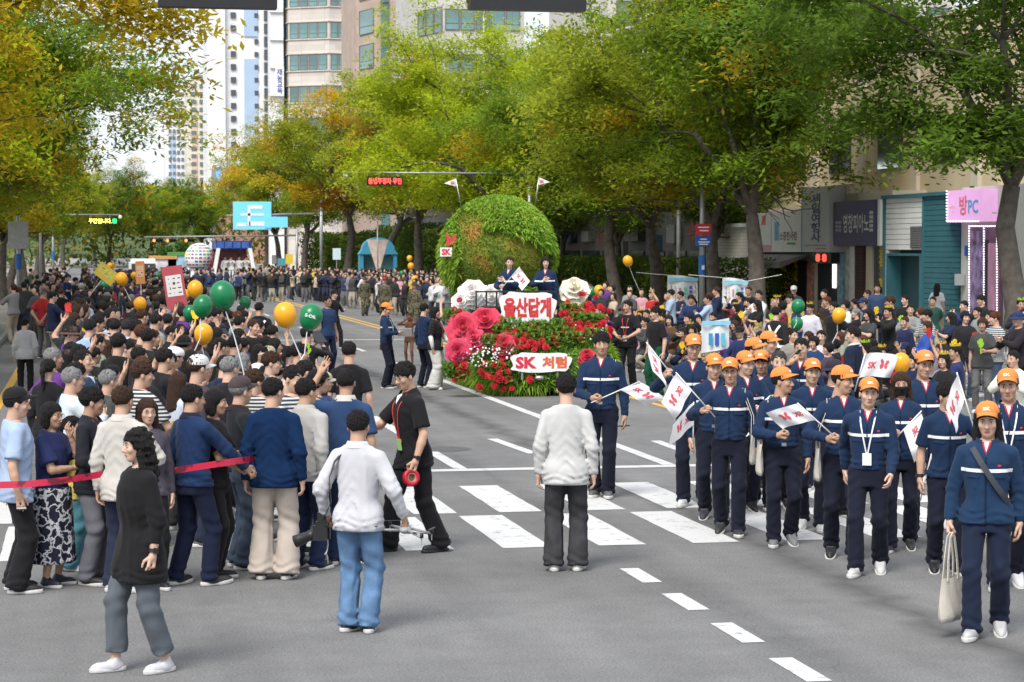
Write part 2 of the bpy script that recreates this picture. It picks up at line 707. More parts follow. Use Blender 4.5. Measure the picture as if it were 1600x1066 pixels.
def cap_geo(kind='cap'):
    """baseball cap: dome with seams, curved brim, button"""
    def f():
        mb = MB()
        n, m = 28, 8
        V, Fc = [], []
        for i in range(m + 1):
            t = i / m * math.pi / 2
            for k in range(n):
                a = 2 * math.pi * k / n
                r = math.cos(t) ** .8
                seam = 1 - .012 * (abs(math.cos(a * 3)) < .12)
                yy = math.sin(a)
                V.append((.092 * r * math.cos(a) * seam, -.012 + .110 * r * yy * seam, .038 + .095 * math.sin(t) + .012 * (1 - i / m) * max(0, yy)))
        for i in range(m):
            for k in range(n):
                k2 = (k + 1) % n
                Fc.append((i * n + k, i * n + k2, (i + 1) * n + k2, (i + 1) * n + k))
        mb.add(V, Fc)
        mb.ball((0, -.012, .134), (.009, .009, .005), 8, 4)
        V, Fc = [], []
        nu, nv = 12, 5
        full = kind == 'bucket'
        for side in (0, 1):
            for j in range(nv + 1):
                for i in range(nu * (2 if full else 1) + 1):
                    u = i / (nu * (2 if full else 1))
                    a = u * 2 * math.pi if full else R(18 + 144 * u)
                    v = j / nv
                    ext = .055 if full else .085 * math.sin((a - R(18)) / R(144) * math.pi) ** .6
                    x = (.090 + ext * v * .9) * math.cos(a) if full else .089 * math.cos(a) * (1 - .03 * v)
                    y = -.012 + (.108 + ext * v) * math.sin(a)
                    z = .040 - .03 * v * (1 if full else .55) + (.0 if full else .012 * math.sin(a) - .028 * (math.cos(a) ** 2) * v) - .004 * side
                    V.append((x, y, z))
        W = nu * (2 if full else 1) + 1
        off = W * (nv + 1)
        for j in range(nv):
            for i in range(W - 1):
                q = (j * W + i, j * W + i + 1, (j + 1) * W + i + 1, (j + 1) * W + i)
                Fc.append(q)
                Fc.append(tuple(off + x for x in q[::-1]))
        for i in range(W - 1):
            Fc.append((nv * W + i, nv * W + i + 1, off + nv * W + i + 1, off + nv * W + i))
        mb.add(V, Fc)
        return mb.mesh(kind, [CLOTH], True)
    return cached(('cap', kind), f)


def helmet_geo():
    def f():
        def fn(P):
            d = ell(P, (0, -.015, .055), (.105, .135, .085))
            d = np.maximum(d, (.03 - .02 * np.abs(P[:, 1]) / .1) - P[:, 2])
            for k in range(-2, 3):
                d = np.maximum(d, -ell(P, (k * .034, .05 - .01 * abs(k), .125), (.008, .05, .05)))
                d = np.maximum(d, -ell(P, (k * .034, -.085 + .01 * abs(k), .115), (.008, .045, .05)))
            return d
        V, Q = snets(fn, (-.13, -.17, 0), (.13, .14, .16), .006)
        return mesh('helmet', V, Q, True, [PLAIN])
    return cached('helmet', f)


def glasses_geo():
    def f():
        mb = MB()
        for s in (-1, 1):
            mb.tube([(s * .033 + .021 * math.cos(a), .103 - .012 * abs(math.cos(a) * s + .2 * s) * .3, .004 + .016 * math.sin(a)) for a in np.linspace(0, 2 * math.pi, 13)], .0017, 5)
            mb.tube([(s * .054, .10, .008), (s * .078, .06, .010), (s * .082, -.005, .008)], .0016, 5)
        mb.tube([(-.012, .104, .007), (0, .106, .009), (.012, .104, .007)], .0016, 5)
        return mb.mesh('glasses', [DGREY], True)
    return cached('glasses', f)


def mask_geo():
    def f():
        V, Q = snets(lambda P: np.maximum(np.maximum(head_sdf(P) - .007, np.abs(P[:, 2] + .062) - .05), .045 - P[:, 1] - .5 * np.abs(P[:, 2] + .06)), (-.09, .0, -.13), (.09, .14, .0), .006)
        return mesh('mask', V, Q, True, [CLOTH])
    return cached('mask', f)


def crown_geo():
    """paper crown / leaf headband"""
    def f():
        mb = MB()
        n = 14
        for k in range(n):
            a0, a1 = math.pi * 2 * k / n, math.pi * 2 * (k + 1) / n
            am = (a0 + a1) / 2
            p = lambda a, r, z: (r * .09 * math.cos(a), -.015 + r * .108 * math.sin(a), z)
            V = [p(a0, .80, .105), p(a1, .80, .105), p(a1, .84, .122), p(am, .92, .140 + .014 * (k % 3)), p(a0, .84, .122)]
            mb.add(V + [tuple(np.array(v) * .985) for v in V], [(0, 1, 2, 3, 4), (9, 8, 7, 6, 5)])
        return mb.mesh('headband', [PLAIN])
    return cached('crown', f)


def hand_geo(kind, h):
    """right hand: fingers +X, thumb +Y, back of the hand +Z"""
    def f():
        curl = {'open': (6, 8, 6), 'relaxed': (22, 28, 18), 'grip': (62, 78, 50), 'flat': (2, 3, 2)}[kind]
        prims = []
        for i, (y, L, r) in enumerate(((.029, .068, .0088), (.0095, .077, .0092), (-.0095, .071, .0088), (-.028, .055, .0078))):
            p = np.array([.086 - .006 * abs(i - 1), y, 0.0])
            a = 0
            fan = (.06, .02, -.03, -.09)[i] * (0 if kind in ('grip', 'flat') else 1.6)
            for s, fr in enumerate((.45, .31, .24)):
                a += R(curl[s] * (1 + .08 * i))
                q = p + L * fr * np.array([math.cos(a) * math.cos(fan), math.cos(a) * math.sin(fan), -math.sin(a)])
                prims.append((p, q, r * (1 - .1 * s), r * (.92 - .12 * s)))
                p = q
        if kind == 'grip':
            th = [(.022, .030, -.008), (.052, .048, -.030), (.078, .030, -.050), (.088, .010, -.054)]
        elif kind == 'open':
            th = [(.020, .030, -.006), (.042, .062, -.012), (.068, .080, -.016), (.088, .088, -.016)]
        else:
            th = [(.020, .030, -.006), (.046, .054, -.018), (.076, .060, -.028), (.094, .058, -.032)]
        for a, b, r in zip(th[:-1], th[1:], (.014, .0105, .009)):
            prims.append((a, b, r, r * .88))

        def fn(P):
            d = smin(rcone(P, (.006, .014, 0), (.082, .024, 0), .017, .0135), rcone(P, (.006, -.012, 0), (.08, -.022, 0), .017, .0125), .022)
            d = smin(d, rcone(P, (-.06, 0, 0), (.01, 0, 0), .028, .024), .02)
            for a, b, ra, rb in prims:
                d = smin(d, rcone(P, a, b, ra, rb), .004)
            return d
        return snets(fn, (-.07, -.06, -.10), (.18, .105, .035), h)
    return cached(('hand', kind, h), f)


def shoe_geo(kind):
    """toe +Y, heel at y -.07, ground z 0; slot 0 upper, slot 1 sole"""
    def f():
        hgt = {'sneaker': .075, 'dress': .065, 'boot': .085}[kind]

        def up(P):
            d = smin(ell(P, (0, .02, .035), (.046, .135, .050)), ell(P, (0, -.04, .05), (.04, .062, .062)), .03)
            d = smin(d, rcone(P, (0, -.035, .05), (0, -.04, .10 if kind != 'dress' else .085), .043, .041), .02)
            d = np.maximum(d, P[:, 2] - hgt - .055 * np.clip(-P[:, 1] * 12 + .2, 0, 1))
            return np.maximum(d, .016 - P[:, 2])

        def so(P):
            th = .030 if kind == 'sneaker' else .020
            d = smin(ell(P, (0, .055, .01), (.050, .108, .2)), ell(P, (0, -.06, .01), (.043, .072, .2)), .03)
            return np.maximum(np.maximum(d, P[:, 2] - th - .006 * np.abs(P[:, 1]) / .1), -P[:, 2])
        V1, Q1 = snets(up, (-.07, -.13, 0), (.07, .18, .16), .009)
        V2, Q2 = snets(so, (-.07, -.15, -.02), (.07, .19, .06), .009)
        mb_f = np.concatenate([Q1, Q2 + len(V1)])
        return mesh('shoe', np.concatenate([V1, V2]), mb_f, True, [SHOE, SOLE if kind == 'sneaker' else DGREY], [0] * len(Q1) + [1] * len(Q2))
    return cached(('shoe', kind), f)


# ---- skeleton and clothing
MT = dict(z=[-.20, -.16, -.05, .05, .15, .28, .40, .48, .53, .58], w=[.160, .160, .155, .140, .135, .148, .156, .132, .094, .062],
          d=[.122, .122, .120, .110, .106, .114, .115, .098, .080, .060], y=[0, 0, -.005, 0, 0, .004, .002, -.012, -.022, -.025])
FT = dict(z=[-.20, -.16, -.05, .05, .15, .28, .40, .48, .53, .58], w=[.182, .182, .172, .150, .136, .144, .148, .120, .082, .053],
          d=[.128, .128, .126, .110, .104, .122, .118, .094, .072, .052], y=[0, 0, -.008, 0, 0, .010, .004, -.012, -.022, -.025])

ARMS = {  # wrist relative to shoulder: outward, forward, up; then thumb direction, elbow direction, hand shape
    'down': ((.075, .03, -.515), (0, 1, 0), (.5, -1, 0), 'relaxed'),
    'down2': ((.065, -.05, -.515), (0, 1, 0), (.5, -1, 0), 'relaxed'),
    'swingf': ((.04, .20, -.46), (0, 1, .3), (.4, -1, -.2), 'relaxed'),
    'swingb': ((.06, -.18, -.47), (0, 1, 0), (.4, -1, 0), 'relaxed'),
    'carry': ((.10, .03, -.51), (0, 1, 0), (.5, -1, 0), 'grip'),
    'hold': ((-.06, .30, -.22), (0, .2, 1), (.9, -.4, -.6), 'grip'),
    'holdlow': ((-.02, .26, -.32), (0, .2, 1), (.8, -.5, -.6), 'grip'),
    'holdup': ((.10, .30, -.02), (0, 0, 1), (.9, -.1, -.8), 'grip'),
    'raise': ((.10, .22, .32), (0, .3, 1), (.9, .2, -.4), 'open'),
    'point': ((.16, .42, -.22), (0, 0, 1), (.6, -.5, -.5), 'relaxed'),
    'side': ((.22, .16, -.40), (0, 1, .2), (.5, -1, 0), 'relaxed'),
    'phone': ((-.10, .33, .10), (-.3, 0, 1), (1, 0, -1), 'grip'),
    'chin': ((-.13, .20, .06), (-.6, .2, 1), (.5, .2, -1), 'relaxed'),
    'fold': ((-.20, .23, -.24), (0, .3, 1), (1, -.2, -.5), 'relaxed'),
    'clap': ((-.14, .30, -.10), (0, .2, 1), (1, -.1, -.6), 'flat'),
    'behind': ((-.10, -.17, -.42), (0, 0, -1), (1, -.5, 0), 'relaxed'),
    'lap': ((-.06, .26, -.34), (-.4, .8, .3), (1, -.3, -.2), 'relaxed'),
    'hip': ((.10, .08, -.40), (0, 1, 0), (1, -.6, 0), 'relaxed'),
}


def ik(a, b, l1, l2, pole):
    a, b, pole = Vector(a), Vector(b), Vector(pole)
    d = b - a
    L = min(max(d.length, abs(l1 - l2) + .01), (l1 + l2) * .999)
    u = d.normalized()
    b = a + u * L
    x = (l1 * l1 - l2 * l2 + L * L) / (2 * L)
    hgt = math.sqrt(max(l1 * l1 - x * x, 0))
    p = pole - u * pole.dot(u)
    p = p.normalized() if p.length > 1e-6 else u.orthogonal()
    return a + u * x + p * hgt, b


class Rig:
    def __init__(r, sp):
        g = sp.get
        r.sp = sp
        r.fem = g('fem', False)
        H = g('H', 1.62 if r.fem else 1.73)
        r.s = s = H / 1.72
        r.T = FT if r.fem else MT
        lf, rf = g('lf', (-.11, .0, 0)), g('rf', (.11, .02, 0))
        r.la, r.ra = [Vector((f[0], f[1], f[2] + .085)) * s for f in (lf, rf)]
        pz = g('pz', .905) * s
        px, py = g('pel', ((lf[0] + rf[0]) / 2 * .8, (lf[1] + rf[1]) / 2))
        LM = .838 * s
        for _ in range(12):
            hh = [Vector((px * s + q * .088 * s, py * s, pz)) for q in (-1, 1)]
            if max((hh[0] - r.la).length, (hh[1] - r.ra).length) > LM:
                pz -= .012
        r.pel = Vector((px * s, py * s, pz))
        r.hips = [r.pel + Vector((q * .088 * s, 0, 0)) for q in (-1, 1)]
        r.knees = []
        for q, h, a in ((-1, r.hips[0], r.la), (1, r.hips[1], r.ra)):
            k, _ = ik(h, a, .43 * s, .412 * s, (q * .12, 1, .1))
            r.knees.append(k)
        r.U = Matrix.Rotation(-R(g('twist', 0)), 3, 'Z') @ Matrix.Rotation(-R(g('lean', 2)), 3, 'X') @ Matrix.Rotation(R(g('tilt', 0)), 3, 'Y')
        sw = (.143 if r.fem else .168)
        r.sh = [r.up((q * sw, -.012, .455)) for q in (-1, 1)]
        r.el, r.wr, r.hm = [], [], []
        for q, sh, key in ((-1, r.sh[0], g('L', 'down')), (1, r.sh[1], g('Rt', 'down'))):
            wt, th, po, hk = ARMS[key] if isinstance(key, str) else key
            fl = lambda v: r.U @ Vector((v[0] * q, v[1], v[2]))
            e, w = ik(sh, sh + fl(wt) * s, .285 * s, .245 * s, fl(po))
            r.el.append(e)
            r.wr.append(w)
            x = (w - e).normalized()
            y = fl(th)
            y = (y - x * y.dot(x)).normalized()
            r.hm.append((frame(w, x, y, x.cross(y)), hk))
        hc = r.up((0, -.004, .693))
        r.HM = Matrix.Translation(hc) @ (r.U @ Matrix.Rotation(-R(g('hy', 0)), 3, 'Z') @ Matrix.Rotation(R(g('hp', 0)), 3, 'X') @ Matrix.Rotation(R(g('hr', 0)), 3, 'Y')).to_4x4() @ Matrix.Scale(s ** .5 * (.94 if r.fem else .965), 4)
        if r.fem:
            r.HM = r.HM @ Matrix.Scale(.97, 4)

    def up(r, v):
        return r.pel + r.U @ (Vector(v) * r.s)

    def loc(r, P):
        return ((P - np.array(r.pel)) @ np.array(r.U)) / r.s

    def torso(r, P, off=0.0):
        u = r.loc(P)
        t = r.T
        w = np.interp(u[:, 2], t['z'], t['w']) + off
        d = np.interp(u[:, 2], t['z'], t['d']) + off
        y = np.interp(u[:, 2], t['z'], t['y'])
        belly = r.sp.get('belly', 0)
        if belly:
            b = belly * np.exp(-((u[:, 2] - .10) / .14) ** 2)
            d, y = d + b * .6, y + b * .4
        k = np.sqrt((u[:, 0] / w) ** 2 + ((u[:, 1] - y) / d) ** 2 + 1e-9)
        return (k - 1) * np.minimum(w, d) * r.s, u

    def surf_y(r, x, z, off):
        t = r.T
        w, d, y = [np.interp(z, t['z'], t[q]) for q in 'wdy']
        w, d = w + off, d + off
        return y + d * math.sqrt(max(1 - (x / w) ** 2, .02))

    def top_geo(r, o, h):
        s = r.s
        fit = o.get('fit', .012)
        hem = o.get('hem', -.06)
        slv = o.get('sleeve', 1.0)     # 1 long, .5 short
        seed = o.get('seed', 1)
        neck = o.get('neck', .545)
        fl = o.get('flare', 0.0)

        def fn(P):
            d, u = r.torso(P, fit)
            d = d - fl * np.clip(.1 - u[:, 2], 0, .5) * s
            if hem < -.02:
                hb = .083 * s + max(fit, r.sp.get('bot', {}).get('fit', .008)) + .010
                for i in (0, 1):
                    d = smin(d, rcone(P, r.hips[i], r.hips[i] + (r.knees[i] - r.hips[i]) * .45, hb, hb - .006), .04)
            for i in (0, 1):
                a, e, w = r.sh[i], r.el[i], r.wr[i]
                c = r.up((.045 * (2 * i - 1), -.022, .505))
                d = smin(d, rcone(P, c, a, .046 * s + fit * .3, .047 * s + fit * .6), .035)
                e2 = a + (e - a) * (1.0 if slv > .6 else .78)
                ub = rcone(P, a, e2, .049 * s + fit * .6, (.044 if slv > .6 else .052) * s + fit)
                if slv <= .6:
                    ax = np.array((e - a).normalized())
                    ub = np.maximum(ub, (P - np.array(e2)) @ ax)
                d = smin(d, ub, .009)
                if slv > .6:
                    w2 = e + (w - e) * (.97 if slv >= 1 else slv)
                    fb = rcone(P, e, w2, .043 * s + fit * .8, .030 * s + fit * .6)
                    ax = np.array((w - e).normalized())
                    fb = np.maximum(fb, (P - np.array(w2)) @ ax)
                    d = smin(d, fb, .007)
            wr_ = np.zeros(len(P))
            if slv > .6:
                for i in (0, 1):
                    de = np.linalg.norm(P - np.array(r.el[i]), axis=1)
                    al = (P - np.array(r.sh[i])) @ np.array((r.wr[i] - r.sh[i]).normalized())
                    wr_ += np.exp(-(de / .11) ** 2) * .0055 * np.sin(al * 95 + 2 * np.sin(P[:, 0] * 40 + seed))
                    dw = np.linalg.norm(P - np.array(r.wr[i]), axis=1)
                    wr_ += np.exp(-(dw / .09) ** 2) * .004 * np.sin(al * 120 + seed)
            fo = folds(u[:, 0], u[:, 1], u[:, 2], seed) * np.clip(1.25 - (u[:, 2] - .2) * 2.4, .25, 1) * o.get('fold', 1.0)
            # gathers above the hem
            g = np.exp(-((u[:, 2] - hem - .06) / .05) ** 2)
            d = d - fo - wr_ - g * .0065 * np.sin(u[:, 2] * 120 + 3 * np.sin(u[:, 0] * 18))
            low = (np.abs(u[:, 0]) < .30) & (u[:, 2] < hem + .06)
            cut = hem - u[:, 2]
            # cut the torso only (forearms may hang lower)
            da = np.full(len(P), 9.0)
            for i in (0, 1):
                if slv > .6:
                    w2 = r.el[i] + (r.wr[i] - r.el[i]) * (.97 if slv >= 1 else slv)
                    fb = rcone(P, r.el[i], w2, .043 * s + fit * .8, .030 * s + fit * .6) - fo - wr_
                    ax = np.array((r.wr[i] - r.el[i]).normalized())
                    da = np.minimum(da, np.maximum(fb, (P - np.array(w2)) @ ax))
                elif slv > .3:
                    ub = rcone(P, r.sh[i], r.sh[i] + (r.el[i] - r.sh[i]) * .78, .049 * s + fit * .6, .052 * s + fit)
                    ax = np.array((r.el[i] - r.sh[i]).normalized())
                    da = np.minimum(da, np.maximum(ub, (P - np.array(r.sh[i])) @ ax - .78 * .285 * s))
            d = np.minimum(np.maximum(d, cut * s), da)
            return np.maximum(d, (u[:, 2] - neck - .02 * np.clip(-u[:, 1] * 10, -1, 1)) * s)
        pts = np.array([r.pel - Vector((.2, .2, .0)) * s, r.pel + Vector((.2, .2, 0)) * s, r.up((-.2, 0, hem)), r.up((.2, 0, hem)), r.up((0, .17, hem)), r.up((0, -.17, hem)), r.up((0, 0, .6))] + list(r.sh) + list(r.el) + list(r.wr))
        return snets(fn, pts.min(0) - .11, pts.max(0) + .11, h)

    def bottom_geo(r, o, h):
        s = r.s
        kind = o.get('kind', 'trousers')
        fit = o.get('fit', .008)
        seed = o.get('seed', 2)
        wa = o.get('waist', .115)
        end = o.get('end', .0)     # fraction of shin left bare

        def fn(P):
            d, u = r.torso(P, .004)
            fo = folds(P[:, 0] - r.pel.x, P[:, 1] - r.pel.y, P[:, 2], seed + 2, .7) * .75
            d = np.maximum(d, (-.12 - u[:, 2]) * s)
            z = P[:, 2]
            if kind == 'skirt':
                mid = (np.array(r.la) + np.array(r.ra)) / 2
                hz = o.get('hemz', .34) * s
                t = np.clip((r.pel.z + .02 - z) / (r.pel.z - hz), 0, 1)
                cx = r.pel.x + (mid[0] - r.pel.x) * t
                cy = r.pel.y + (mid[1] - r.pel.y) * t
                w = (.178 + o.get('flare', .05) * t) * s
                az = np.arctan2(P[:, 0] - cx, P[:, 1] - cy)
                w = w + .015
                k = np.sqrt(((P[:, 0] - cx) / w) ** 2 + ((P[:, 1] - cy) / (w * .95)) ** 2)
                sk = (k - 1) * w * .95 - .012 * t * np.sin(az * 9 + seed) - fo
                d = smin(d, np.maximum(sk, z - r.pel.z - .02), .03)
                d = np.maximum(d, hz - z)
            else:
                for i in (0, 1):
                    hp, kn, an = r.hips[i], r.knees[i], (r.la, r.ra)[i]
                    an = Vector(an) + Vector((0, -.012, -.02)) * s
                    e2 = kn + (an - kn) * (1 - end)
                    a = rcone(P, hp, kn, .083 * s + fit, .060 * s + fit)
                    b = rcone(P, kn, e2, .060 * s + fit, o.get('hem', .056) * s + fit) if end < 1 else 9
                    stack = np.exp(-((z - an.z - .03) / .07) ** 2)
                    kneew = np.exp(-((z - kn.z) / .10) ** 2)
                    w = .008 * stack * np.sin(z * 85 + 2.2 * np.sin(P[:, 0] * 25 + i + seed)) + .006 * kneew * np.sin(z * 55 + P[:, 0] * 30 + seed) + .005 * np.exp(-((z - hp.z + .06) / .09) ** 2) * np.sin(z * 60 + (P[:, 0] - hp.x) * 45 * (2 * i - 1))
                    leg = smin(a, b, .02) if end < 1 else a
                    leg = leg - fo - w
                    d = smin(d, leg, .018)
                if end <= 0:
                    d = np.maximum(d, np.minimum(r.la.z, r.ra.z) - .052 * s - z)
                    for i in (0, 1):
                        an, kn = (r.la, r.ra)[i], r.knees[i]
                        ax = np.array((an - kn).normalized())
                        near = rcone(P, kn, an, .14, .14) < 0
                        d = np.where(near, np.maximum(d, (P - np.array(an)) @ ax - .045 * s), d)
                else:
                    for i in (0, 1):
                        hp, kn, an = r.hips[i], r.knees[i], (r.la, r.ra)[i]
                        e2 = kn + (an - kn) * (1 - end)
                        ax = np.array((an - kn).normalized())
                        near = rcone(P, kn, an, .14, .14) < 0
                        d = np.where(near, np.maximum(d, (P - np.array(e2)) @ ax), d)
            return np.maximum(d, (u[:, 2] - wa) * s)
        pts = np.array([r.la - Vector((0, 0, .08)), r.ra - Vector((0, 0, .08)), r.pel + Vector((.17, .14, .15)), r.pel + Vector((-.17, -.14, .15)), r.up((0, 0, .14))] + list(r.knees))
        return snets(fn, pts.min(0) - .15, pts.max(0) + .15, h)

    def body_geo(r, h, hh, bare_arm, bare_leg):
        """one body: head, neck, trunk, arms, hands, legs"""
        s = r.s

        def fn(P):
            d, u = r.torso(P, -.014)
            d = np.maximum(d, (u[:, 2] - .57) * s)
            d = np.maximum(d, (-.12 - u[:, 2]) * s)
            for i in (0, 1):
                d = smin(d, rcone(P, r.sh[i], r.el[i], .050 * s, .039 * s), .03)
                m = r.el[i] + (r.wr[i] - r.el[i]) * .3
                d = smin(d, rcone(P, r.el[i], m, .040 * s, .040 * s), .012)
                d = smin(d, rcone(P, m, r.wr[i], .040 * s, .0265 * s), .012)
                a = (r.la, r.ra)[i]
                d = smin(d, rcone(P, r.hips[i], r.knees[i], .076 * s, .050 * s), .02)
                m = r.knees[i] + (a - r.knees[i]) * .3 + Vector((0, -.012, 0))
                d = smin(d, rcone(P, r.knees[i], m, .050 * s, .052 * s), .015)
                d = smin(d, rcone(P, m, a, .052 * s, .034 * s), .015)
                d = smin(d, rcone(P, a, a + Vector((0, 0, -.03)), .034 * s, .034 * s), .01)
            return d
        pts = np.array([r.la - Vector((0, 0, .05)), r.ra - Vector((0, 0, .05)), r.up((0, 0, .58))] + list(r.sh) + list(r.el) + list(r.wr) + list(r.knees))
        V, Q = snets(fn, pts.min(0) - .13, pts.max(0) + .13, h)
        hv, hq, hmi, hmb = head_geo(r.fem, hh)
        A = np.array(r.HM)
        Vs, Qs, mi = [V], [Q], [np.zeros(len(Q), int)]
        n = len(V)
        Vs.append(hv @ A[:3, :3].T + A[:3, 3])
        Qs.append(hq + n)
        mi.append(hmi)
        n += len(hv)
        for i in (0, 1):
            M, hk = r.hm[i]
            gv, gq = hand_geo(hk, min(hh, .007))
            gv = gv * s * (.92 if r.fem else 1)
            if i == 0:
                gv = gv * np.array([1, 1, -1])
                gq = gq[:, ::-1]
            B = np.array(M)
            Vs.append(gv @ B[:3, :3].T + B[:3, 3])
            Qs.append(gq + n)
            mi.append(np.zeros(len(gq), int))
            n += len(gv)
        ev = np.array(hmb.V) @ A[:3, :3].T + A[:3, 3]
        me = mesh('person', np.concatenate(Vs), [tuple(q) for q in np.concatenate(Qs)] + [tuple(i + n for i in f) for f in []], True)             if False else None
        allV = np.concatenate(Vs + [ev])
        quads = np.concatenate(Qs)
        eye = [tuple(i + n for i in f) for f in hmb.F]
        tri_as_quad = []
        # eyes and brows use triangles and caps: build the loops by hand
        faces_idx = list(quads.ravel()) + [i for f in eye for i in f]
        starts = list(range(0, len(quads) * 4, 4))
        p = len(quads) * 4
        for f in eye:
            starts.append(p)
            p += len(f)
        me = bpy.data.meshes.new('person')
        me.vertices.add(len(allV))
        me.vertices.foreach_set('co', allV.astype(np.float32).ravel())
        me.loops.add(p)
        me.loops.foreach_set('vertex_index', np.array(faces_idx, dtype=np.int32))
        me.polygons.add(len(starts))
        me.polygons.foreach_set('loop_start', np.array(starts, dtype=np.int32))
        me.update(calc_edges=True)
        for m in (SKIN, EYEW, DARK, LIPS):
            me.materials.append(m)
        me.polygons.foreach_set('material_index', np.concatenate(mi + [np.array(hmb.I)]).astype(np.int32))
        me.polygons.foreach_set('use_smooth', np.ones(len(starts), bool))
        return me


def region(V, Q, planes, off, mat, name, sel=None, M=None):
    """the piece of a surface inside the planes (point, normal keeps the negative side), lifted by off"""
    V = np.asarray(V)
    c = V[Q].mean(1)
    k = np.ones(len(Q), bool)
    for p, n in planes:
        k &= ((c - np.array(p)) @ np.array(n)) < .03
    if sel is not None:
        k &= sel(c)
    q = Q[k]
    if not len(q):
        return None
    u, inv = np.unique(q.ravel(), return_inverse=True)
    bm = bmesh.new()
    vs = [bm.verts.new(V[i]) for i in u]
    for f in inv.reshape(-1, 4):
        try:
            bm.faces.new([vs[i] for i in f])
        except ValueError:
            pass
    for p, n in planes:
        bmesh.ops.bisect_plane(bm, geom=bm.verts[:] + bm.edges[:] + bm.faces[:], plane_co=p, plane_no=n, clear_outer=True)
    bm.normal_update()
    for v in bm.verts:
        v.co += v.normal * off
    me = bpy.data.meshes.new(name)
    bm.to_mesh(me)
    bm.free()
    if not len(me.polygons):
        bpy.data.meshes.remove(me)
        return None
    me.materials.append(mat)
    me.polygons.foreach_set('use_smooth', np.ones(len(me.polygons), bool))
    return me


def collar_geo(r, fit, off=0.0, openf=24):
    """folded shirt collar round the neck"""
    V, Fc = [], []
    n = 20
    rows = []
    for j, (ex, z, fw) in enumerate(((.004, .575, 0), (.012, .583, .002), (.024, .560, .008), (.040, .530, .018))):
        for i in range(n + 1):
            a = R(openf + (360 - 2 * openf) * i / n)
            front = math.cos(a)
            rx = (.056 if r.fem else .066) + ex
            ry = (.056 if r.fem else .066) + ex
            zz = z - .028 * max(front, 0) * (1.0 if j < 3 else 1.45)
            V.append(tuple(r.up((rx * math.sin(a), -.022 + ry * math.cos(a) + fw * max(front, 0), zz + off))))
    W = n + 1
    for j in range(3):
        for i in range(n):
            Fc.append((j * W + i, j * W + i + 1, (j + 1) * W + i + 1, (j + 1) * W + i))
    return mesh('collar', V, Fc, True, [CLOTH])


def strap_geo(pts, w, t, mat, name, nrm=None):
    """flat ribbon through points; nrm gives the face direction at each point"""
    pts = [Vector(p) for p in pts]
    V, Fc = [], []
    for i, p in enumerate(pts):
        d = (pts[min(i + 1, len(pts) - 1)] - pts[max(i - 1, 0)]).normalized()
        nn = Vector(nrm[i]) if nrm else Vector((0, 0, 1))
        sdir = d.cross(nn)
        sdir = sdir.normalized() if sdir.length > 1e-6 else d.orthogonal().normalized()
        nn = sdir.cross(d).normalized()
        for a, b in ((-1, -1), (1, -1), (1, 1), (-1, 1)):
            V.append(p + sdir * a * w / 2 + nn * b * t / 2)
    for i in range(len(pts) - 1):
        for k in range(4):
            Fc.append((i * 4 + k, i * 4 + (k + 1) % 4, (i + 1) * 4 + (k + 1) % 4, (i + 1) * 4 + k))
    Fc.append((3, 2, 1, 0))
    e = (len(pts) - 1) * 4
    Fc.append((e, e + 1, e + 2, e + 3))
    return mesh(name, V, Fc, False, [mat])


HAIRC = {'black': (.012, .010, .010), 'brown': (.045, .022, .013), 'grey': (.22, .22, .22), 'red': (.09, .03, .015)}
SKINC = [(.54, .335, .235), (.49, .295, .20), (.58, .375, .275), (.44, .26, .175), (.52, .32, .225)]
NAVY = (.012, .028, .070)
NAVYD = (.010, .012, .024)


def build(sp, h=.016, hh=.007):
    """meshes of one person, keyed for sharing: list of (name, mesh, matrix, colour key, parent)"""
    r = Rig(sp)
    P = []
    top, bot = dict(sp.get('top', {})), dict(sp.get('bot', {}))
    body = r.body_geo(h * 1.25, hh, True, True)
    tv, tq = r.top_geo(top, h)
    bv, bq = r.bottom_geo(bot, h)
    P.append(('shirt', mesh('shirt', tv, tq, True, [top.get('mat', CLOTH)]), None, 'top', None))
    P.append(('skirt' if bot.get('kind') == 'skirt' else 'trousers', mesh('trousers', bv, bq, True, [bot.get('mat', CLOTH)]), None, 'bot', None))
    for i, key in ((0, 'lf'), (1, 'rf')):
        f = sp.get(key, ((-.11, 0, 0), (.11, .02, 0))[i])
        yaw = sp.get('toe', 8) * (1 if i == 0 else -1)
        pit = sp.get('lpit' if i == 0 else 'rpit', 0)
        Mx = T(f[0] * r.s, f[1] * r.s, f[2] * r.s) @ RZ(R(yaw)) @ T(0, .02, 0) @ RX(R(pit)) @ T(0, .02, 0) @ Matrix.Scale(r.s * (.93 if r.fem else 1.02), 4)
        P.append(('shoe', shoe_geo(sp.get('shoe', 'sneaker')), Mx, 'shoe', None))
    hs = sp.get('hair', 'short')
    P.append(('hair', hair_geo(hs, hh, sp.get('hseed', 0)), r.HM, 'hair', None))
    hat = sp.get('hat')
    if hat:
        g = {'cap': lambda: cap_geo('cap'), 'bucket': lambda: cap_geo('bucket'), 'helmet': helmet_geo, 'crown': crown_geo}[hat]()
        P.append(({'cap': 'cap', 'bucket': 'hat', 'helmet': 'helmet', 'crown': 'headband'}[hat], g, r.HM @ (T(0, -.004, .020) @ RX(R(7)) if hat in ('cap', 'bucket') else T(0, 0, .002)), 'hat', None))
    if sp.get('glasses'):
        P.append(('glasses', glasses_geo(), r.HM, None, None))
    if sp.get('mask'):
        P.append(('mask', mask_geo(), r.HM, 'mask', None))
    return dict(r=r, body=body, parts=P, top=(tv, tq), bot=(bv, bq), sp=sp)


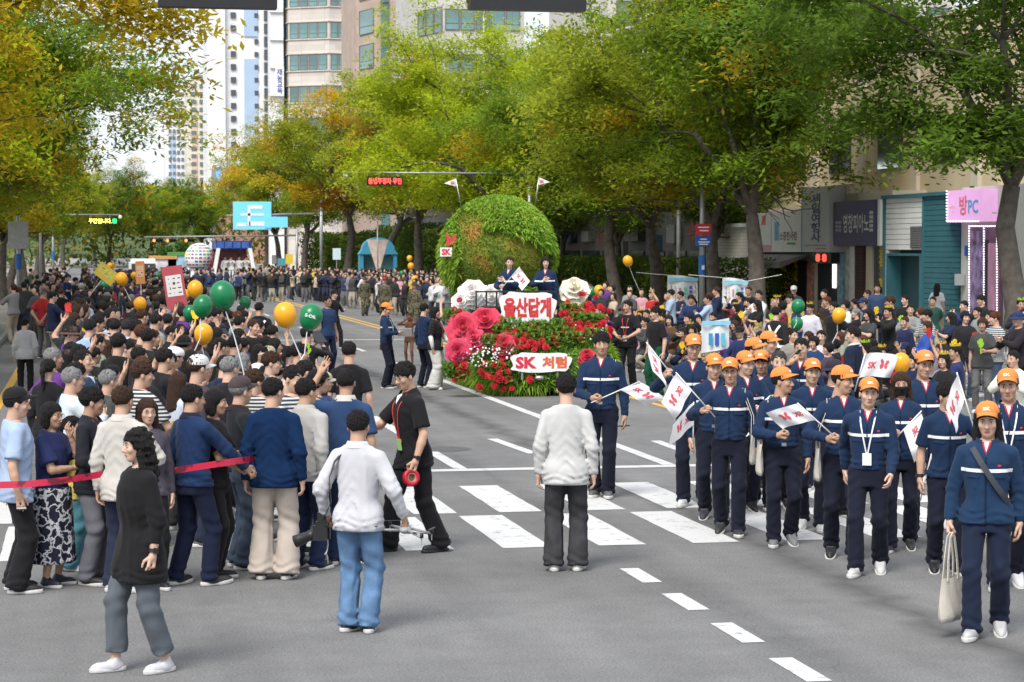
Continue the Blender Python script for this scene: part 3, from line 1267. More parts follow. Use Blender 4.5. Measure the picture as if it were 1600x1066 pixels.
def place(G, loc, rz, C, label, cat='person', group=None, name='person'):
    """one individual from a set of meshes; C maps colour keys to colours"""
    o = obj(name, G['body'], None, T(*loc) @ RZ(rz), C.get('skin', SKINC[0]))
    tag(o, label, cat, group)
    for n, me, M, ck, _ in G['parts']:
        obj(n, me, o, M, C.get(ck) if ck else None)
    return o


def U_(r, v):
    return tuple(r.up(v))


def uniform_extras(G, o, lanyard=False, badge=True, capmark=True, belt=True, bare=False):
    """reflective band, collar, open neck, pocket flaps, zip, belt of the blue work uniform"""
    r = G['r']
    tv, tq = G['top']
    fit = G['sp'].get('top', {}).get('fit', .012)
    ux, uy, uz = [tuple(r.U @ Vector(v)) for v in ((1, 0, 0), (0, 1, 0), (0, 0, 1))]
    ng = lambda v: tuple(-a for a in v)
    m = region(tv, tq, [(U_(r, (0, 0, .352)), uz), (U_(r, (0, 0, .326)), ng(uz)), (U_(r, (.185, 0, 0)), ux), (U_(r, (-.185, 0, 0)), ng(ux))], .004, REFL, 'reflective_band')
    if m:
        obj('reflective_band', m, o)
    # open neck with red facing and white shirt below
    for nm, wd, z0, col, of in (('collar_facing', .42, .455, (.42, .03, .04), .003), ('undershirt', .30, .475, (.62, .62, .62), .005)):
        a = math.atan(wd)
        n1 = tuple(r.U @ Vector((math.cos(a), 0, -math.sin(a))))
        n2 = tuple(r.U @ Vector((-math.cos(a), 0, -math.sin(a))))
        p = U_(r, (0, 0, z0))
        m = region(tv, tq, [(p, n1), (p, n2), (U_(r, (0, .02, 0)), ng(uy)), (U_(r, (0, 0, .56)), uz)], of, CLOTH, nm)
        if m:
            obj(nm, m, o, None, col)
    obj('collar', collar_geo(r, fit), o, None, NAVY)
    for sx in (-1, 1):
        x0, x1 = sorted((sx * .045, sx * .135))
        m = region(tv, tq, [(U_(r, (x1, 0, 0)), ux), (U_(r, (x0, 0, 0)), ng(ux)), (U_(r, (0, 0, .312)), uz), (U_(r, (0, 0, .285)), ng(uz)), (U_(r, (0, 0, 0)), ng(uy))], .006, CLOTH, 'pocket_flap')
        if m:
            obj('pocket_flap', m, o, None, (.015, .036, .09))
    m = region(tv, tq, [(U_(r, (.007, 0, 0)), ux), (U_(r, (-.007, 0, 0)), ng(ux)), (U_(r, (0, 0, .44)), uz), (U_(r, (0, 0, -.1)), ng(uz)), (U_(r, (0, 0, 0)), ng(uy))], .004, CLOTH, 'placket')
    if m:
        obj('placket', m, o, None, (.007, .017, .045))
    m = region(tv, tq, [(U_(r, (-.085, 0, 0)), ux), (U_(r, (-.105, 0, 0)), ng(ux)), (U_(r, (0, 0, .385)), uz), (U_(r, (0, 0, .370)), ng(uz)), (U_(r, (0, 0, 0)), ng(uy))], .004, PLAIN, 'emblem')
    if m:
        obj('emblem', m, o, None, (.6, .05, .07))
    if belt:
        bv, bq = G['bot']
        m = region(bv, bq, [(U_(r, (0, 0, .112)), uz), (U_(r, (0, 0, .078)), ng(uz))], .006, SHOE, 'belt')
        if m:
            b = obj('belt', m, o, None, (.014, .010, .008))
            y = r.surf_y(0, .095, .004) + .014
            obj('buckle', MB().box((0, 0, 0), (.022, .004, .016)).mesh('buckle', METAL), b, Matrix.Translation(r.up((0, y, .095))) @ r.U.to_4x4())
    if lanyard:
        lanyard_on(G, o, (.75, .75, .75), (.85, .85, .86), .13)
    if capmark and G['sp'].get('hat') == 'cap':
        cap_mark(G, o, 'SK', (.85, .85, .85))


def cap_mark(G, o, txt, col):
    r = G['r']

    def fn(x, y, z):
        a = -x / .10
        t = (y + .036) / .10
        q = math.cos(t) ** .8
        return (.095 * q * math.sin(a), -.012 + .1135 * q * math.cos(a), .043 + .098 * math.sin(t))
    V, Fc = text_vf(txt, 1, .03)
    ex = np.ptp(V, axis=0)
    P = [fn(v[0] * .062 / ex[0], v[1] * .026 / ex[1], 0) for v in V]
    obj('emblem', mesh('emblem', P, Fc, False, [PLAIN]), o, r.HM @ T(0, -.004, .020) @ RX(R(7)), col)


def lanyard_on(G, o, col, bcol, zb=.10, w=.012, bsize=(.038, .052)):
    r = G['r']
    fit = G['sp'].get('top', {}).get('fit', .012) + .009
    for sx in (-1, 1):
        pts, nr = [], []
        for k in range(9):
            t = k / 8
            x = sx * (.068 - .062 * t)
            z = .50 - (.50 - zb - .05) * t
            y = r.surf_y(x, z, fit)
            if k == 0:
                y = .03
                z = .55
            pts.append(U_(r, (x, y, z)))
            nr.append(tuple(r.U @ Vector((0, 1, .2))))
        obj('lanyard', strap_geo(pts, w, .003, PLAIN, 'lanyard', nr), o, None, col)
    y = r.surf_y(0, zb, fit) + .006
    b = MB().box((0, 0, 0), (bsize[0], .003, bsize[1]))
    obj('badge', b.mesh('badge', PLAIN), o, Matrix.Translation(r.up((0, y, zb))) @ r.U.to_4x4(), bcol)


# ================================================================ the setting
rnd = random.Random(7)
ASPH = M_('asphalt', (.145, .145, .148), .9, .0, spec=.25)
_n, _l, _b = nodes(ASPH)


def _asphalt():
    n, l, b = _n, _l, _b
    tc = n.new('ShaderNodeTexCoord')
    co = tc.outputs['Object']
    f = n.new('ShaderNodeTexNoise')
    f.inputs['Scale'].default_value = 55
    f.inputs['Detail'].default_value = 6
    l.new(co, f.inputs['Vector'])
    g = n.new('ShaderNodeTexNoise')
    g.inputs['Scale'].default_value = .35
    g.inputs['Detail'].default_value = 5
    l.new(co, g.inputs['Vector'])
    r1 = n.new('ShaderNodeValToRGB')
    r1.color_ramp.elements[0].position = .28
    r1.color_ramp.elements[0].color = (.105, .105, .106, 1)
    r1.color_ramp.elements[1].position = .74
    r1.color_ramp.elements[1].color = (.232, .230, .224, 1)
    l.new(f.outputs['Fac'], r1.inputs[0])
    r2 = n.new('ShaderNodeMapRange')
    r2.inputs['From Min'].default_value = .3
    r2.inputs['From Max'].default_value = .7
    r2.inputs['To Min'].default_value = .82
    r2.inputs['To Max'].default_value = 1.14
    l.new(g.outputs['Fac'], r2.inputs['Value'])
    # a worn seam and hairline cracks along the lane
    sx = n.new('ShaderNodeSeparateXYZ')
    l.new(co, sx.inputs[0])
    wob = n.new('ShaderNodeTexNoise')
    wob.noise_dimensions = '1D'
    wob.inputs['Scale'].default_value = 1.1
    wob.inputs['Detail'].default_value = 6
    l.new(sx.outputs['Y'], wob.inputs['W'])

    def m(op, a, b2=None):
        q = n.new('ShaderNodeMath')
        q.operation = op
        for i, v in enumerate((a, b2)):
            if v is None:
                continue
            if isinstance(v, (int, float)):
                q.inputs[i].default_value = v
            else:
                l.new(v, q.inputs[i])
        return q.outputs[0]
    shift = m('MULTIPLY', m('SUBTRACT', wob.outputs['Fac'], .5), .45)
    fac = None
    for X, wid, dep in ((6.2, .011, .42), (4.85, .005, .22)):
        dx = m('ABSOLUTE', m('SUBTRACT', m('SUBTRACT', sx.outputs['X'], X), shift))
        line = m('MULTIPLY', m('LESS_THAN', dx, wid), dep)
        halo = m('MULTIPLY', m('MAXIMUM', m('SUBTRACT', 1.0, m('DIVIDE', dx, .28)), 0.0), m('MULTIPLY', f.outputs['Fac'], .85 if X == 6.2 else .12))
        t = m('MAXIMUM', line, halo)
        fac = t if fac is None else m('MAXIMUM', fac, t)
    mp = n.new('ShaderNodeMapping')
    mp.inputs['Scale'].default_value = (1.3, .05, 1)
    l.new(co, mp.inputs[0])
    st = n.new('ShaderNodeTexNoise')
    st.inputs['Scale'].default_value = 1.2
    st.inputs['Detail'].default_value = 6
    l.new(mp.outputs[0], st.inputs['Vector'])
    pt = n.new('ShaderNodeTexNoise')
    pt.inputs['Scale'].default_value = 2.6
    pt.inputs['Detail'].default_value = 8
    pt.inputs['Roughness'].default_value = .7
    l.new(co, pt.inputs['Vector'])
    streak = m('ADD', m('MULTIPLY', m('SUBTRACT', st.outputs['Fac'], .5), .75), m('MULTIPLY', m('SUBTRACT', pt.outputs['Fac'], .5), .6))
    dark = m('ADD', m('SUBTRACT', 1.0, m('MINIMUM', fac, .7)), streak)
    mx = n.new('ShaderNodeVectorMath')
    mx.operation = 'SCALE'
    l.new(r1.outputs[0], mx.inputs[0])
    l.new(m('MULTIPLY', dark, r2.outputs[0]), mx.inputs['Scale'])
    l.new(mx.outputs[0], b.inputs['Base Color'])
    bp = n.new('ShaderNodeBump')
    bp.inputs['Strength'].default_value = .5
    bp.inputs['Distance'].default_value = .01
    l.new(f.outputs['Fac'], bp.inputs['Height'])
    l.new(bp.outputs[0], b.inputs['Normal'])


_asphalt()


def worn_paint(name, col, wear=.60):
    m = M_(name, col, .7, 0)
    n, l, b = nodes(m)
    tc = n.new('ShaderNodeTexCoord')
    t = n.new('ShaderNodeTexNoise')
    t.inputs['Scale'].default_value = 5
    t.inputs['Detail'].default_value = 9
    t.inputs['Roughness'].default_value = .75
    l.new(tc.outputs['Object'], t.inputs['Vector'])
    r = n.new('ShaderNodeValToRGB')
    r.color_ramp.elements[0].position = wear
    r.color_ramp.elements[0].color = (*col, 1)
    r.color_ramp.elements[1].position = wear + .12
    r.color_ramp.elements[1].color = (.22, .22, .22, 1)
    e = r.color_ramp.elements.new(.35)
    e.color = (col[0] * .93, col[1] * .93, col[2] * .92, 1)
    l.new(t.outputs['Fac'], r.inputs[0])
    l.new(r.outputs[0], b.inputs['Base Color'])
    return m


PAINT = worn_paint('road_paint_white', (.58, .58, .57), .535)
PAINTY = worn_paint('road_paint_yellow', (.62, .36, .05), .58)
PAVE = M_('pavement_concrete', (.27, .25, .22), .9, .18, 1.5, .3, 30)
_n2, _l2, _b2 = nodes(PAVE)


def flat(name, x0, x1, y0, y1, z, mat, parent=None):
    return obj(name, MB().quad((x0, y0, z), (x1, y0, z), (x1, y1, z), (x0, y1, z)).mesh(name, mat), parent)


tag(flat('ground', -1500, 1500, -300, 3500, -.012, M_('ground_earth', (.16, .16, .14), .95, .2, .05)), kind='structure')
road = tag(flat('road', -2.5, 21.6, -30, 900, 0, ASPH), kind='structure')
KX, KR = -2.55, 21.6
lp = tag(obj('pavement_left', MB().box((-6.6, 400, .06), (3.9, 440, .06)).mesh('pavement_left', PAVE)), kind='structure')
rp = tag(obj('pavement_right', MB().box((26.0, 400, .06), (4.2, 440, .06)).mesh('pavement_right', PAVE)), kind='structure')
KERB = M_('kerb_granite', (.36, .35, .33), .85, .2, 8, .2, 60)
kb = MB().box((0, 0, .075), (.085, .492, .075)).mesh('kerb_stone', KERB)
for i in range(70):
    obj('kerb_stone', kb, lp, T(KX - .085, 38.5 + i, 0))
for i in range(50):
    obj('kerb_stone', kb, rp, T(KR + .11, 52.5 + i, 0))
# paving slabs on the visible strip of the left pavement
sb = MB().box((0, 0, .005), (.295, .295, .005)).mesh('paving_slab', M_('paving_slab', None, .9, .12, 4, .2, 40))
for i in range(50):
    for j in range(3):
        g = .20 + rnd.random() * .09
        obj('paving_slab', sb, lp, T(KX - .52 - j * .6, 44 + i * .6, .1202), (g * 1.05, g, g * .9))

# ---- road markings
YS = ground(865, 732).y                     # stop line
yA0, yA1 = ground(717, 760).y, ground(779, 801).y
yB0, yB1 = ground(717, 807).y, ground(790, 857).y
XA, XB = ground(717, 760).x, ground(717, 807).x
cw = empty('crosswalk', (0, 0, 0), kind='structure')


def worn_quad(x0, x1, y0, y1, seed, ch=.006):
    """paint patch with slightly uneven edges"""
    r = random.Random(seed)
    n = 10
    P = [(x0 + (x1 - x0) * i / 4 + 0, y0 + r.uniform(-ch, ch)) for i in range(5)]
    P += [(x1 + r.uniform(-ch, ch), y0 + (y1 - y0) * i / n) for i in range(1, n)]
    P += [(x1 - (x1 - x0) * i / 4, y1 + r.uniform(-ch, ch)) for i in range(5)]
    P += [(x0 + r.uniform(-ch, ch), y1 - (y1 - y0) * i / n) for i in range(1, n)]
    return mesh('stripe', [(p[0], p[1], .004) for p in P], [tuple(range(len(P)))], False, [PAINT])


for k in range(-7, 19):
    for X0, ya, yb in ((XA, yA1, yA0), (XB, yB1, yB0)):
        x = X0 + .92 * k
        if -2.2 < x < 21:
            obj('stripe', worn_quad(x, x + .46, ya, yb, k * 7 + int(X0 * 10)), cw)
mk = empty('lane_markings', (0, 0, 0), kind='structure')


def line(x0, y0, x1, y1, w, mat=PAINT):
    a, b = Vector((x0, y0, .004)), Vector((x1, y1, .004))
    d = (b - a).normalized()
    p = Vector((-d.y, d.x, 0)) * w / 2
    obj('stripe', MB().quad(a - p, b - p, b + p, a + p).mesh('stripe', mat), mk)


line(1.5, YS, 9.85, YS, .28)
for X in (4.62, 7.36):
    line(X, YS + .16, X, YS + 20 if X > 5 else YS + 9, .17)
    y = YS + 24
    while y < 170:
        line(X, y, X, y + 3, .13)
        y += 8
line(1.55, YS + .16, 1.55, 90, .15)
for (a, b) in (((769, 686), (834, 709)), ((1024, 689), (1062, 703))):
    p, q = ground(*a), ground(*b)
    line(p.x, p.y, q.x, q.y, .16)
yy = ground(984, 901).y + .45
while yy > 5:
    line(4.62, yy, 4.62, yy - .82, .17)
    yy -= 1.42
line(4.7, ground(560, 531).y, 9.8, ground(560, 531).y, .3)
for X in (10.0, 10.32):
    line(X, YS + .6, X, 190, .14, PAINTY)
line(-1.62, 34, -1.62, 190, .16, PAINTY)
for X in (13.2, 16.2, 19):
    y = YS + 5
    while y < 130:
        line(X, y, X, y + 3, .13)
        y += 8
gp = ground(690, 702)
mhb = MB().lathe([(.37, .002), (.37, .006), (.33, .008), (.02, .008)], 28)
mh = tag(obj('manhole_cover', mhb.mesh('manhole_cover', M_('cast_iron', (.10, .10, .10), .6, .2, 14, .5, 30, metal=.3)), None, T(gp.x, gp.y, 0)), 'round dark iron manhole cover set in the asphalt before the stop line', 'manhole')
obj('rim', MB().lathe([(.42, .001), (.42, .005), (.375, .005), (.375, .001)], 28).mesh('rim', M_('rim_concrete', (.13, .13, .13), .9)), mh)

# ---- trees
BARK = M_('bark', (.105, .090, .075), .9, .35, 5, .8, 22)
LEAF = M_('leaf', None, .95, 0, spec=.04)


def _leaf():
    n, l, b = nodes(LEAF)
    at = n.new('ShaderNodeAttribute')
    at.attribute_name = 'tone'
    oi = n.new('ShaderNodeObjectInfo')
    sp_ = n.new('ShaderNodeSeparateXYZ')
    l.new(at.outputs['Vector'], sp_.inputs[0])
    # autumn share = object colour alpha
    cmp_ = n.new('ShaderNodeMapRange')
    l.new(sp_.outputs['X'], cmp_.inputs['Value'])
    ad = n.new('ShaderNodeMath')
    ad.operation = 'SUBTRACT'
    l.new(oi.outputs['Alpha'], ad.inputs[0])
    ad.inputs[1].default_value = .18
    l.new(ad.outputs[0], cmp_.inputs['From Max'])
    l.new(oi.outputs['Alpha'], cmp_.inputs['From Min'])
    cmp_.inputs['To Min'].default_value = 0
    cmp_.inputs['To Max'].default_value = 1
    au = n.new('ShaderNodeValToRGB')
    au.color_ramp.elements[0].color = (.62, .38, .025, 1)
    au.color_ramp.elements[1].color = (.66, .48, .04, 1)
    e = au.color_ramp.elements.new(.82)
    e.color = (.42, .15, .04, 1)
    e = au.color_ramp.elements.new(.7)
    e.color = (.62, .43, .03, 1)
    l.new(sp_.outputs['Y'], au.inputs[0])
    mx = n.new('ShaderNodeMixRGB')
    l.new(cmp_.outputs[0], mx.inputs[0])
    l.new(oi.outputs['Color'], mx.inputs[1])
    l.new(au.outputs[0], mx.inputs[2])
    sc = n.new('ShaderNodeVectorMath')
    sc.operation = 'SCALE'
    l.new(mx.outputs[0], sc.inputs[0])
    mr = n.new('ShaderNodeMapRange')
    mr.inputs['To Min'].default_value = .7
    mr.inputs['To Max'].default_value = 1.35
    l.new(sp_.outputs['Z'], mr.inputs['Value'])
    l.new(mr.outputs[0], sc.inputs['Scale'])
    l.new(sc.outputs[0], b.inputs['Base Color'])
    tr = n.new('ShaderNodeBsdfTranslucent')
    l.new(sc.outputs[0], tr.inputs['Color'])
    ms = n.new('ShaderNodeMixShader')
    ms.inputs[0].default_value = .55
    l.new(b.outputs[0], ms.inputs[1])
    l.new(tr.outputs[0], ms.inputs[2])
    l.new(ms.outputs[0], n['Material Output'].inputs['Surface'])


_leaf()


def tree_geo(seed, trunk_h=2.9, H=12.0, Rc=5.6, nleaf=58, dense=1.0, leaf=.092):
    """vase-shaped street tree: (trunk mesh, crown mesh)"""
    r = random.Random(seed)
    rs = np.random.RandomState(seed)
    mb = MB()
    tips = []

    def grow(p, d, L, rad, lev):
        n = 4 if lev < 2 else 3
        pts, rr = [p], [rad]
        q, dd = p, d.normalized()
        for i in range(n):
            j = Vector((r.gauss(0, 1), r.gauss(0, 1), r.gauss(0, .6))) * (.10 + .05 * lev)
            lift = Vector((0, 0, (.10 if lev < 2 else -.03)))
            dd = (dd + j + lift * .4).normalized()
            q = q + dd * L / n
            pts.append(q)
            rr.append(rad * (1 - .42 * (i + 1) / n))
            if lev >= 2:
                tips.append((q.copy(), lev))
        mb.tube(pts, rr, (9, 7, 5, 4, 3)[min(lev, 4)], 0, cap=False)
        if lev >= 4 or rad < .008:
            tips.append((q, lev))
            return
        k = r.choice((2, 3)) if lev else r.choice((4, 5))
        for i in range(k):
            a = 2 * math.pi * (i + r.random() * .7) / k
            spread = (.62, .55, .62, .7)[min(lev, 3)] * r.uniform(.7, 1.25)
            o = dd.orthogonal().normalized()
            o2 = dd.cross(o)
            nd = dd * math.cos(spread) + (o * math.cos(a) + o2 * math.sin(a)) * math.sin(spread)
            if lev >= 1:
                nd.z *= .75
            grow(q, nd, L * r.uniform(.62, .85) * (1.15 if lev == 0 else 1), rr[-1] * r.uniform(.62, .78), lev + 1)
        if 1 <= lev <= 3:
            for pp in pts[1:-1]:
                a = r.random() * 6.28
                o = dd.orthogonal().normalized()
                nd = dd * .5 + (o * math.cos(a) + dd.cross(o) * math.sin(a)) * .9
                nd.z *= .6
                grow(pp, nd, L * .5, rad * .35, lev + 2)
    base = Vector((0, 0, 0))
    grow(base, Vector((r.uniform(-.08, .08), r.uniform(-.08, .08), 1)), trunk_h, .30, 0)
    # scale the skeleton to the wanted crown
    V = np.array([tuple(v) for v in mb.V])
    tp = np.array([tuple(t[0]) for t in tips])
    hmax = np.percentile(tp[:, 2], 99)
    rad = np.percentile(np.hypot(tp[:, 0], tp[:, 1]), 95)

    def fit(A):
        A = A.copy()
        k = np.clip((A[:, 2] - trunk_h) / max(hmax - trunk_h, .1), 0, 1.2)
        A[:, 2] = np.where(A[:, 2] > trunk_h, trunk_h + (A[:, 2] - trunk_h) * (H - .4 - trunk_h) / (hmax - trunk_h), A[:, 2])
        rr = Rc / rad
        b = np.clip(A[:, 2] / (trunk_h * 1.6), 0, 1) ** 2
        A[:, 0] *= 1 + (rr - 1) * b
        A[:, 1] *= 1 + (rr - 1) * b
        return A
    V, tp = fit(V), fit(tp)
    # root flare
    fl = 1 + .5 * np.clip(1 - V[:, 2] / .5, 0, 1) ** 2
    V[:, 0] *= fl
    V[:, 1] *= fl
    trunk = mesh('trunk', V, [tuple(f) for f in mb.F], True, [BARK])
    # leaf sprays around the tips
    n = len(tp)
    want = int(900 * dense)
    if n > want:
        tp = tp[rs.choice(n, want, replace=False)]
    n = len(tp)
    tp = tp[tp[:, 2] > 4.3]
    n = len(tp)
    cl = np.repeat(np.arange(n), nleaf)
    m = len(cl)
    off = rs.normal(size=(m, 3)) * np.array([.36, .36, .16])
    C = tp[cl] + off
    C[:, 2] -= .10 * (off[:, 0] ** 2 + off[:, 1] ** 2) / .2
    a = rs.rand(m) * 6.28
    tilt = rs.normal(size=m) * .45 - .15
    L = leaf * rs.uniform(.8, 1.5, m)
    dx = np.stack([np.cos(a) * np.cos(tilt), np.sin(a) * np.cos(tilt), np.sin(tilt)], 1)
    sd = np.stack([-np.sin(a), np.cos(a), rs.normal(size=m) * .35], 1)
    sd /= np.linalg.norm(sd, axis=1)[:, None]
    w = L * .42
    P = np.stack([C - dx * L[:, None], C + sd * w[:, None] + dx * (L * .1)[:, None], C + dx * L[:, None], C - sd * w[:, None] + dx * (L * .1)[:, None]], 1).reshape(-1, 3)
    Q = np.arange(m * 4).reshape(-1, 4)
    crown = mesh('crown', P, Q, False, [LEAF])
    # tone: x autumn rank (patchy in space), y hue within autumn, z brightness
    patch = noise3(tp, .75, seed) * .5 + .5
    rank = np.clip(patch + rs.normal(size=n) * .06, 0, 1)
    col = np.stack([rank[cl] + rs.normal(size=m) * .02, np.clip(noise3(tp, .5, seed + 5) * .5 + .5, 0, 1)[cl], np.clip(rs.rand(n)[cl] * .75 + rs.rand(m) * .25, 0, 1)], 1)
    at = crown.attributes.new('tone', 'FLOAT_VECTOR', 'FACE')
    at.data.foreach_set('vector', col.astype(np.float32).ravel())
    return trunk, crown


TG = [tree_geo(11, 3.3), tree_geo(23, 3.2, 12.5, 6.4), tree_geo(35, 3.6, 12.0, 5.2), tree_geo(47, 3.7, 11.5, 6.6), tree_geo(59, 3.4, 13, 5.6)]
G_GREEN, G_LIME, G_YEL, G_OLIVE, G_DARK = (.215, .315, .030), (.42, .50, .030), (.55, .45, .028), (.33, .38, .036), (.150, .245, .034)


def tree(v, x, y, sc, rz, col, autumn, label, zs=1.0, group='street trees'):
    t = empty('street_tree', (x, y, .12 if (x < KX or x > KR) else 0), rz, label, 'tree', group)
    t.scale = (sc, sc, sc * zs)
    obj('trunk', TG[v][0], t)
    obj('crown', TG[v][1], t, None, (*col, autumn))
    return t


# left row along the kerb
LT = [(42, 0, 1.0, 20, G_YEL, .50, 'street tree with golden leaves arching over the left pavement'),
      (52, 1, 1.1, 100, G_YEL, .30, 'street tree with yellow-green crown behind the golden tree of the left row'),
      (63, 2, 1.12, 200, G_LIME, .18, 'street tree with lime green crown in the left row'),
      (74, 3, 1.08, 300, G_GREEN, .25, 'street tree with fresh green crown in the left row'),
      (85, 4, 1.08, 40, G_OLIVE, .62, 'street tree turning rusty red in the left row'),
      (97, 0, 1.05, 140, G_GREEN, .12, 'dark green street tree beside the pole with blue band, left row'),
      (112, 1, .9, 250, G_OLIVE, .55, 'street tree with rusty patches before the left lettered display'),
      (128, 2, .95, 10, G_GREEN, .2, 'green street tree just before the left lettered display'),
      (150, 3, .95, 80, G_LIME, .35, 'street tree beyond the left lettered display'),
      (176, 4, .9, 170, G_OLIVE, .3, 'olive street tree far down the left pavement'),
      (205, 0, .9, 260, G_GREEN, .2, 'green street tree farthest down the left pavement')]
for y, v, sc, rz, c, a, lb in LT:
    tree(v, (-5.0 if y < 45 else -4.3) + rnd.uniform(-.2, .2), y, sc, R(rz), c, a, lb)
def _ty(px, X):
    return onX(px, 400, X).y


RT = [(23.8, _ty(1592, 23.8), 3, 1.18, 15, G_DARK, .12, 'street tree with dark trunk beside the pink game room sign'),
      (22.8, _ty(1188, 22.8), 1, 1.22, 65, G_GREEN, .22, 'street tree with many grey limbs beside the two cloth banners'),
      (22.8, _ty(1122, 22.8), 0, 1.08, 210, G_OLIVE, .26, 'street tree with yellowing sprays beside the pole with red and blue sign'),
      (23.2, _ty(1036, 23.2), 2, 1.12, 300, G_OLIVE, .28, 'street tree with leaning trunk behind the round green float'),
      (23.2, _ty(960, 23.2), 3, 1.10, 30, G_GREEN, .22, 'olive street tree behind the cream flower on the float'),
      (22.0, 112, 1, 1.24, 160, G_LIME, .10, 'bright lime street tree rising behind the round green float'),
      (22.2, 128, 4, 1.22, 250, G_LIME, .18, 'lime street tree behind the bright one'),
      (21.8, 146, 0, 1.34, 340, G_OLIVE, .45, 'brownish street tree left of the round green float'),
      (21.8, 166, 2, 1.42, 70, G_GREEN, .15, 'dark green street tree below the beige office tower'),
      (22.0, 190, 3, 1.45, 190, G_OLIVE, .5, 'rusty olive street tree below the beige office tower'),
      (20.5, 214, 1, 1.30, 280, G_GREEN, .2, 'green street tree before the white apartment tower'),
      (20.5, 240, 4, 1.25, 20, G_OLIVE, .45, 'tree with yellow lower sprays before the white apartment tower'),
      (30.5, 118, 0, 1.1, 20, G_GREEN, .12, 'green tree behind the right pavement row'),
      (31.0, 136, 2, 1.2, 90, G_DARK, .10, 'dark tree behind the right pavement row'),
      (26.4, 95, 2, .9, 10, G_DARK, .08, 'dark tree between the shrubs behind the leaning trunk'),
      (26.6, 108, 0, .88, 130, G_DARK, .12, 'dark tree among the shrubs behind the cream flower'),
      (26.4, 122, 4, .9, 220, G_GREEN, .1, 'green tree among the shrubs behind the grass globe'),
      (26.2, 140, 1, .9, 300, G_DARK, .1, 'dark tree beside the blue booth'),
      (33.0, 104, 4, 1.1, 190, G_DARK, .1, 'dark green tree behind the leaning trunk')]
for x, y, v, sc, rz, c, a, lb in RT:
    tree(v, x + rnd.uniform(-.2, .2), y, sc, R(rz), c, a, lb)
FT_ = [(-14, 300), (-4, 330), (3, 345), (10, 350), (17, 335), (24, 300), (30, 330), (-22, 270), (-12, 240), (1, 420), (14, 430), (27, 420), (-30, 330), (40, 380)]
for i, (x, y) in enumerate(FT_):
    tree(i % 5, x, y, rnd.uniform(1.0, 1.4), rnd.random() * 6, (G_GREEN, G_OLIVE, G_DARK, G_LIME)[i % 4], rnd.uniform(.05, .4), '%s tree closing the far end of the road' % ('fresh green', 'olive', 'dark green', 'lime')[i % 4], group='trees at the far end of the road')

hv = []
for i in range(41):
    for j in range(7):
        x = -420 + 21 * i
        k = j / 6
        hv.append((x, 640 + 160 * k, (10 + 9 * math.sin(x * .021 + 1) + 5 * math.sin(x * .06)) * math.sin(k * math.pi / 2) * 1.1 + (0 if j else -1)))
hf = [(i * 7 + j, (i + 1) * 7 + j, (i + 1) * 7 + j + 1, i * 7 + j + 1) for i in range(40) for j in range(6)]
tag(obj('hills', mesh('hills', hv, hf, True, [M_('wooded_hill', (.06, .085, .03), .95, .5, .12, 1, .3)])), kind='structure')

# low hedge on the left pavement
def leaf_heap(name, n, dims, seed, col, size=.05, mat=None):
    rs = np.random.RandomState(seed)
    P0 = rs.uniform(-1, 1, (n, 3)) * np.array(dims)
    P0[:, 2] = np.abs(P0[:, 2])
    a = rs.rand(n) * 6.28
    t = rs.normal(size=n) * .7
    L = size * rs.uniform(.7, 1.4, n)
    dx = np.stack([np.cos(a) * np.cos(t), np.sin(a) * np.cos(t), np.sin(t)], 1)
    sd = np.stack([-np.sin(a), np.cos(a), rs.normal(size=n) * .5], 1)
    w = (L * .4)[:, None]
    V = np.stack([P0 - dx * L[:, None], P0 + sd * w, P0 + dx * L[:, None], P0 - sd * w], 1).reshape(-1, 3)
    me = mesh(name, V, np.arange(n * 4).reshape(-1, 4), False, [mat or LEAF])
    at = me.attributes.new('tone', 'FLOAT_VECTOR', 'FACE')
    at.data.foreach_set('vector', np.stack([rs.rand(n), rs.rand(n), rs.rand(n)], 1).astype(np.float32).ravel())
    return me


hg = leaf_heap('foliage', 5000, (.35, 6.0, .55), 5, None)
for i, (yy, lb) in enumerate(((66, 'low leafy shrub bed behind the railing on the left pavement'), (80, 'shrub bed farther along the left pavement, past the railing'))):
    h_ = empty('shrub_bed', (-4.15, yy, .12), 0, lb, 'shrub')
    obj('foliage', hg, h_, None, (.06, .10, .02, .1))
    obj('soil', MB().box((0, 0, .04), (.4, 6.0, .04)).mesh('soil', M_('soil', (.09, .06, .04), .95, .3, 5)), h_)

tag(obj('far_wood', leaf_heap('far_wood', 15000, (75, 16, 13), 8, None, .55), None, T(6, 345, 0), (.10, .15, .03, .22)), 'distant mass of trees closing the road', 'trees', kind='stuff')
bs = leaf_heap('foliage', 2600, (1.1, 1.3, 2.3), 15, None, .11)
for i in range(24):  # later, larger shrubs are added to stand in for dark tree shade
    t = empty('shrub', (25.8 + rnd.uniform(-.6, .8), 84 + i * 5.2 if i < 9 else 128 + (i - 9) * 8.5, .12), rnd.random() * 6, 'tall dark green shrub filling in the shade behind the right street trees', 'shrub', 'shrubs behind the right street trees')
    t.scale = (1, 1, 1) if i < 9 else (1.6, 2.2, 1.5 + rnd.random() * .7)
    obj('foliage', bs, t, None, (.07, .12, .022, .10))
    obj('stem', MB().tube([(0, 0, 0), (.05, .05, 1.4)], [.06, .03], 6).mesh('stem', BARK), t)

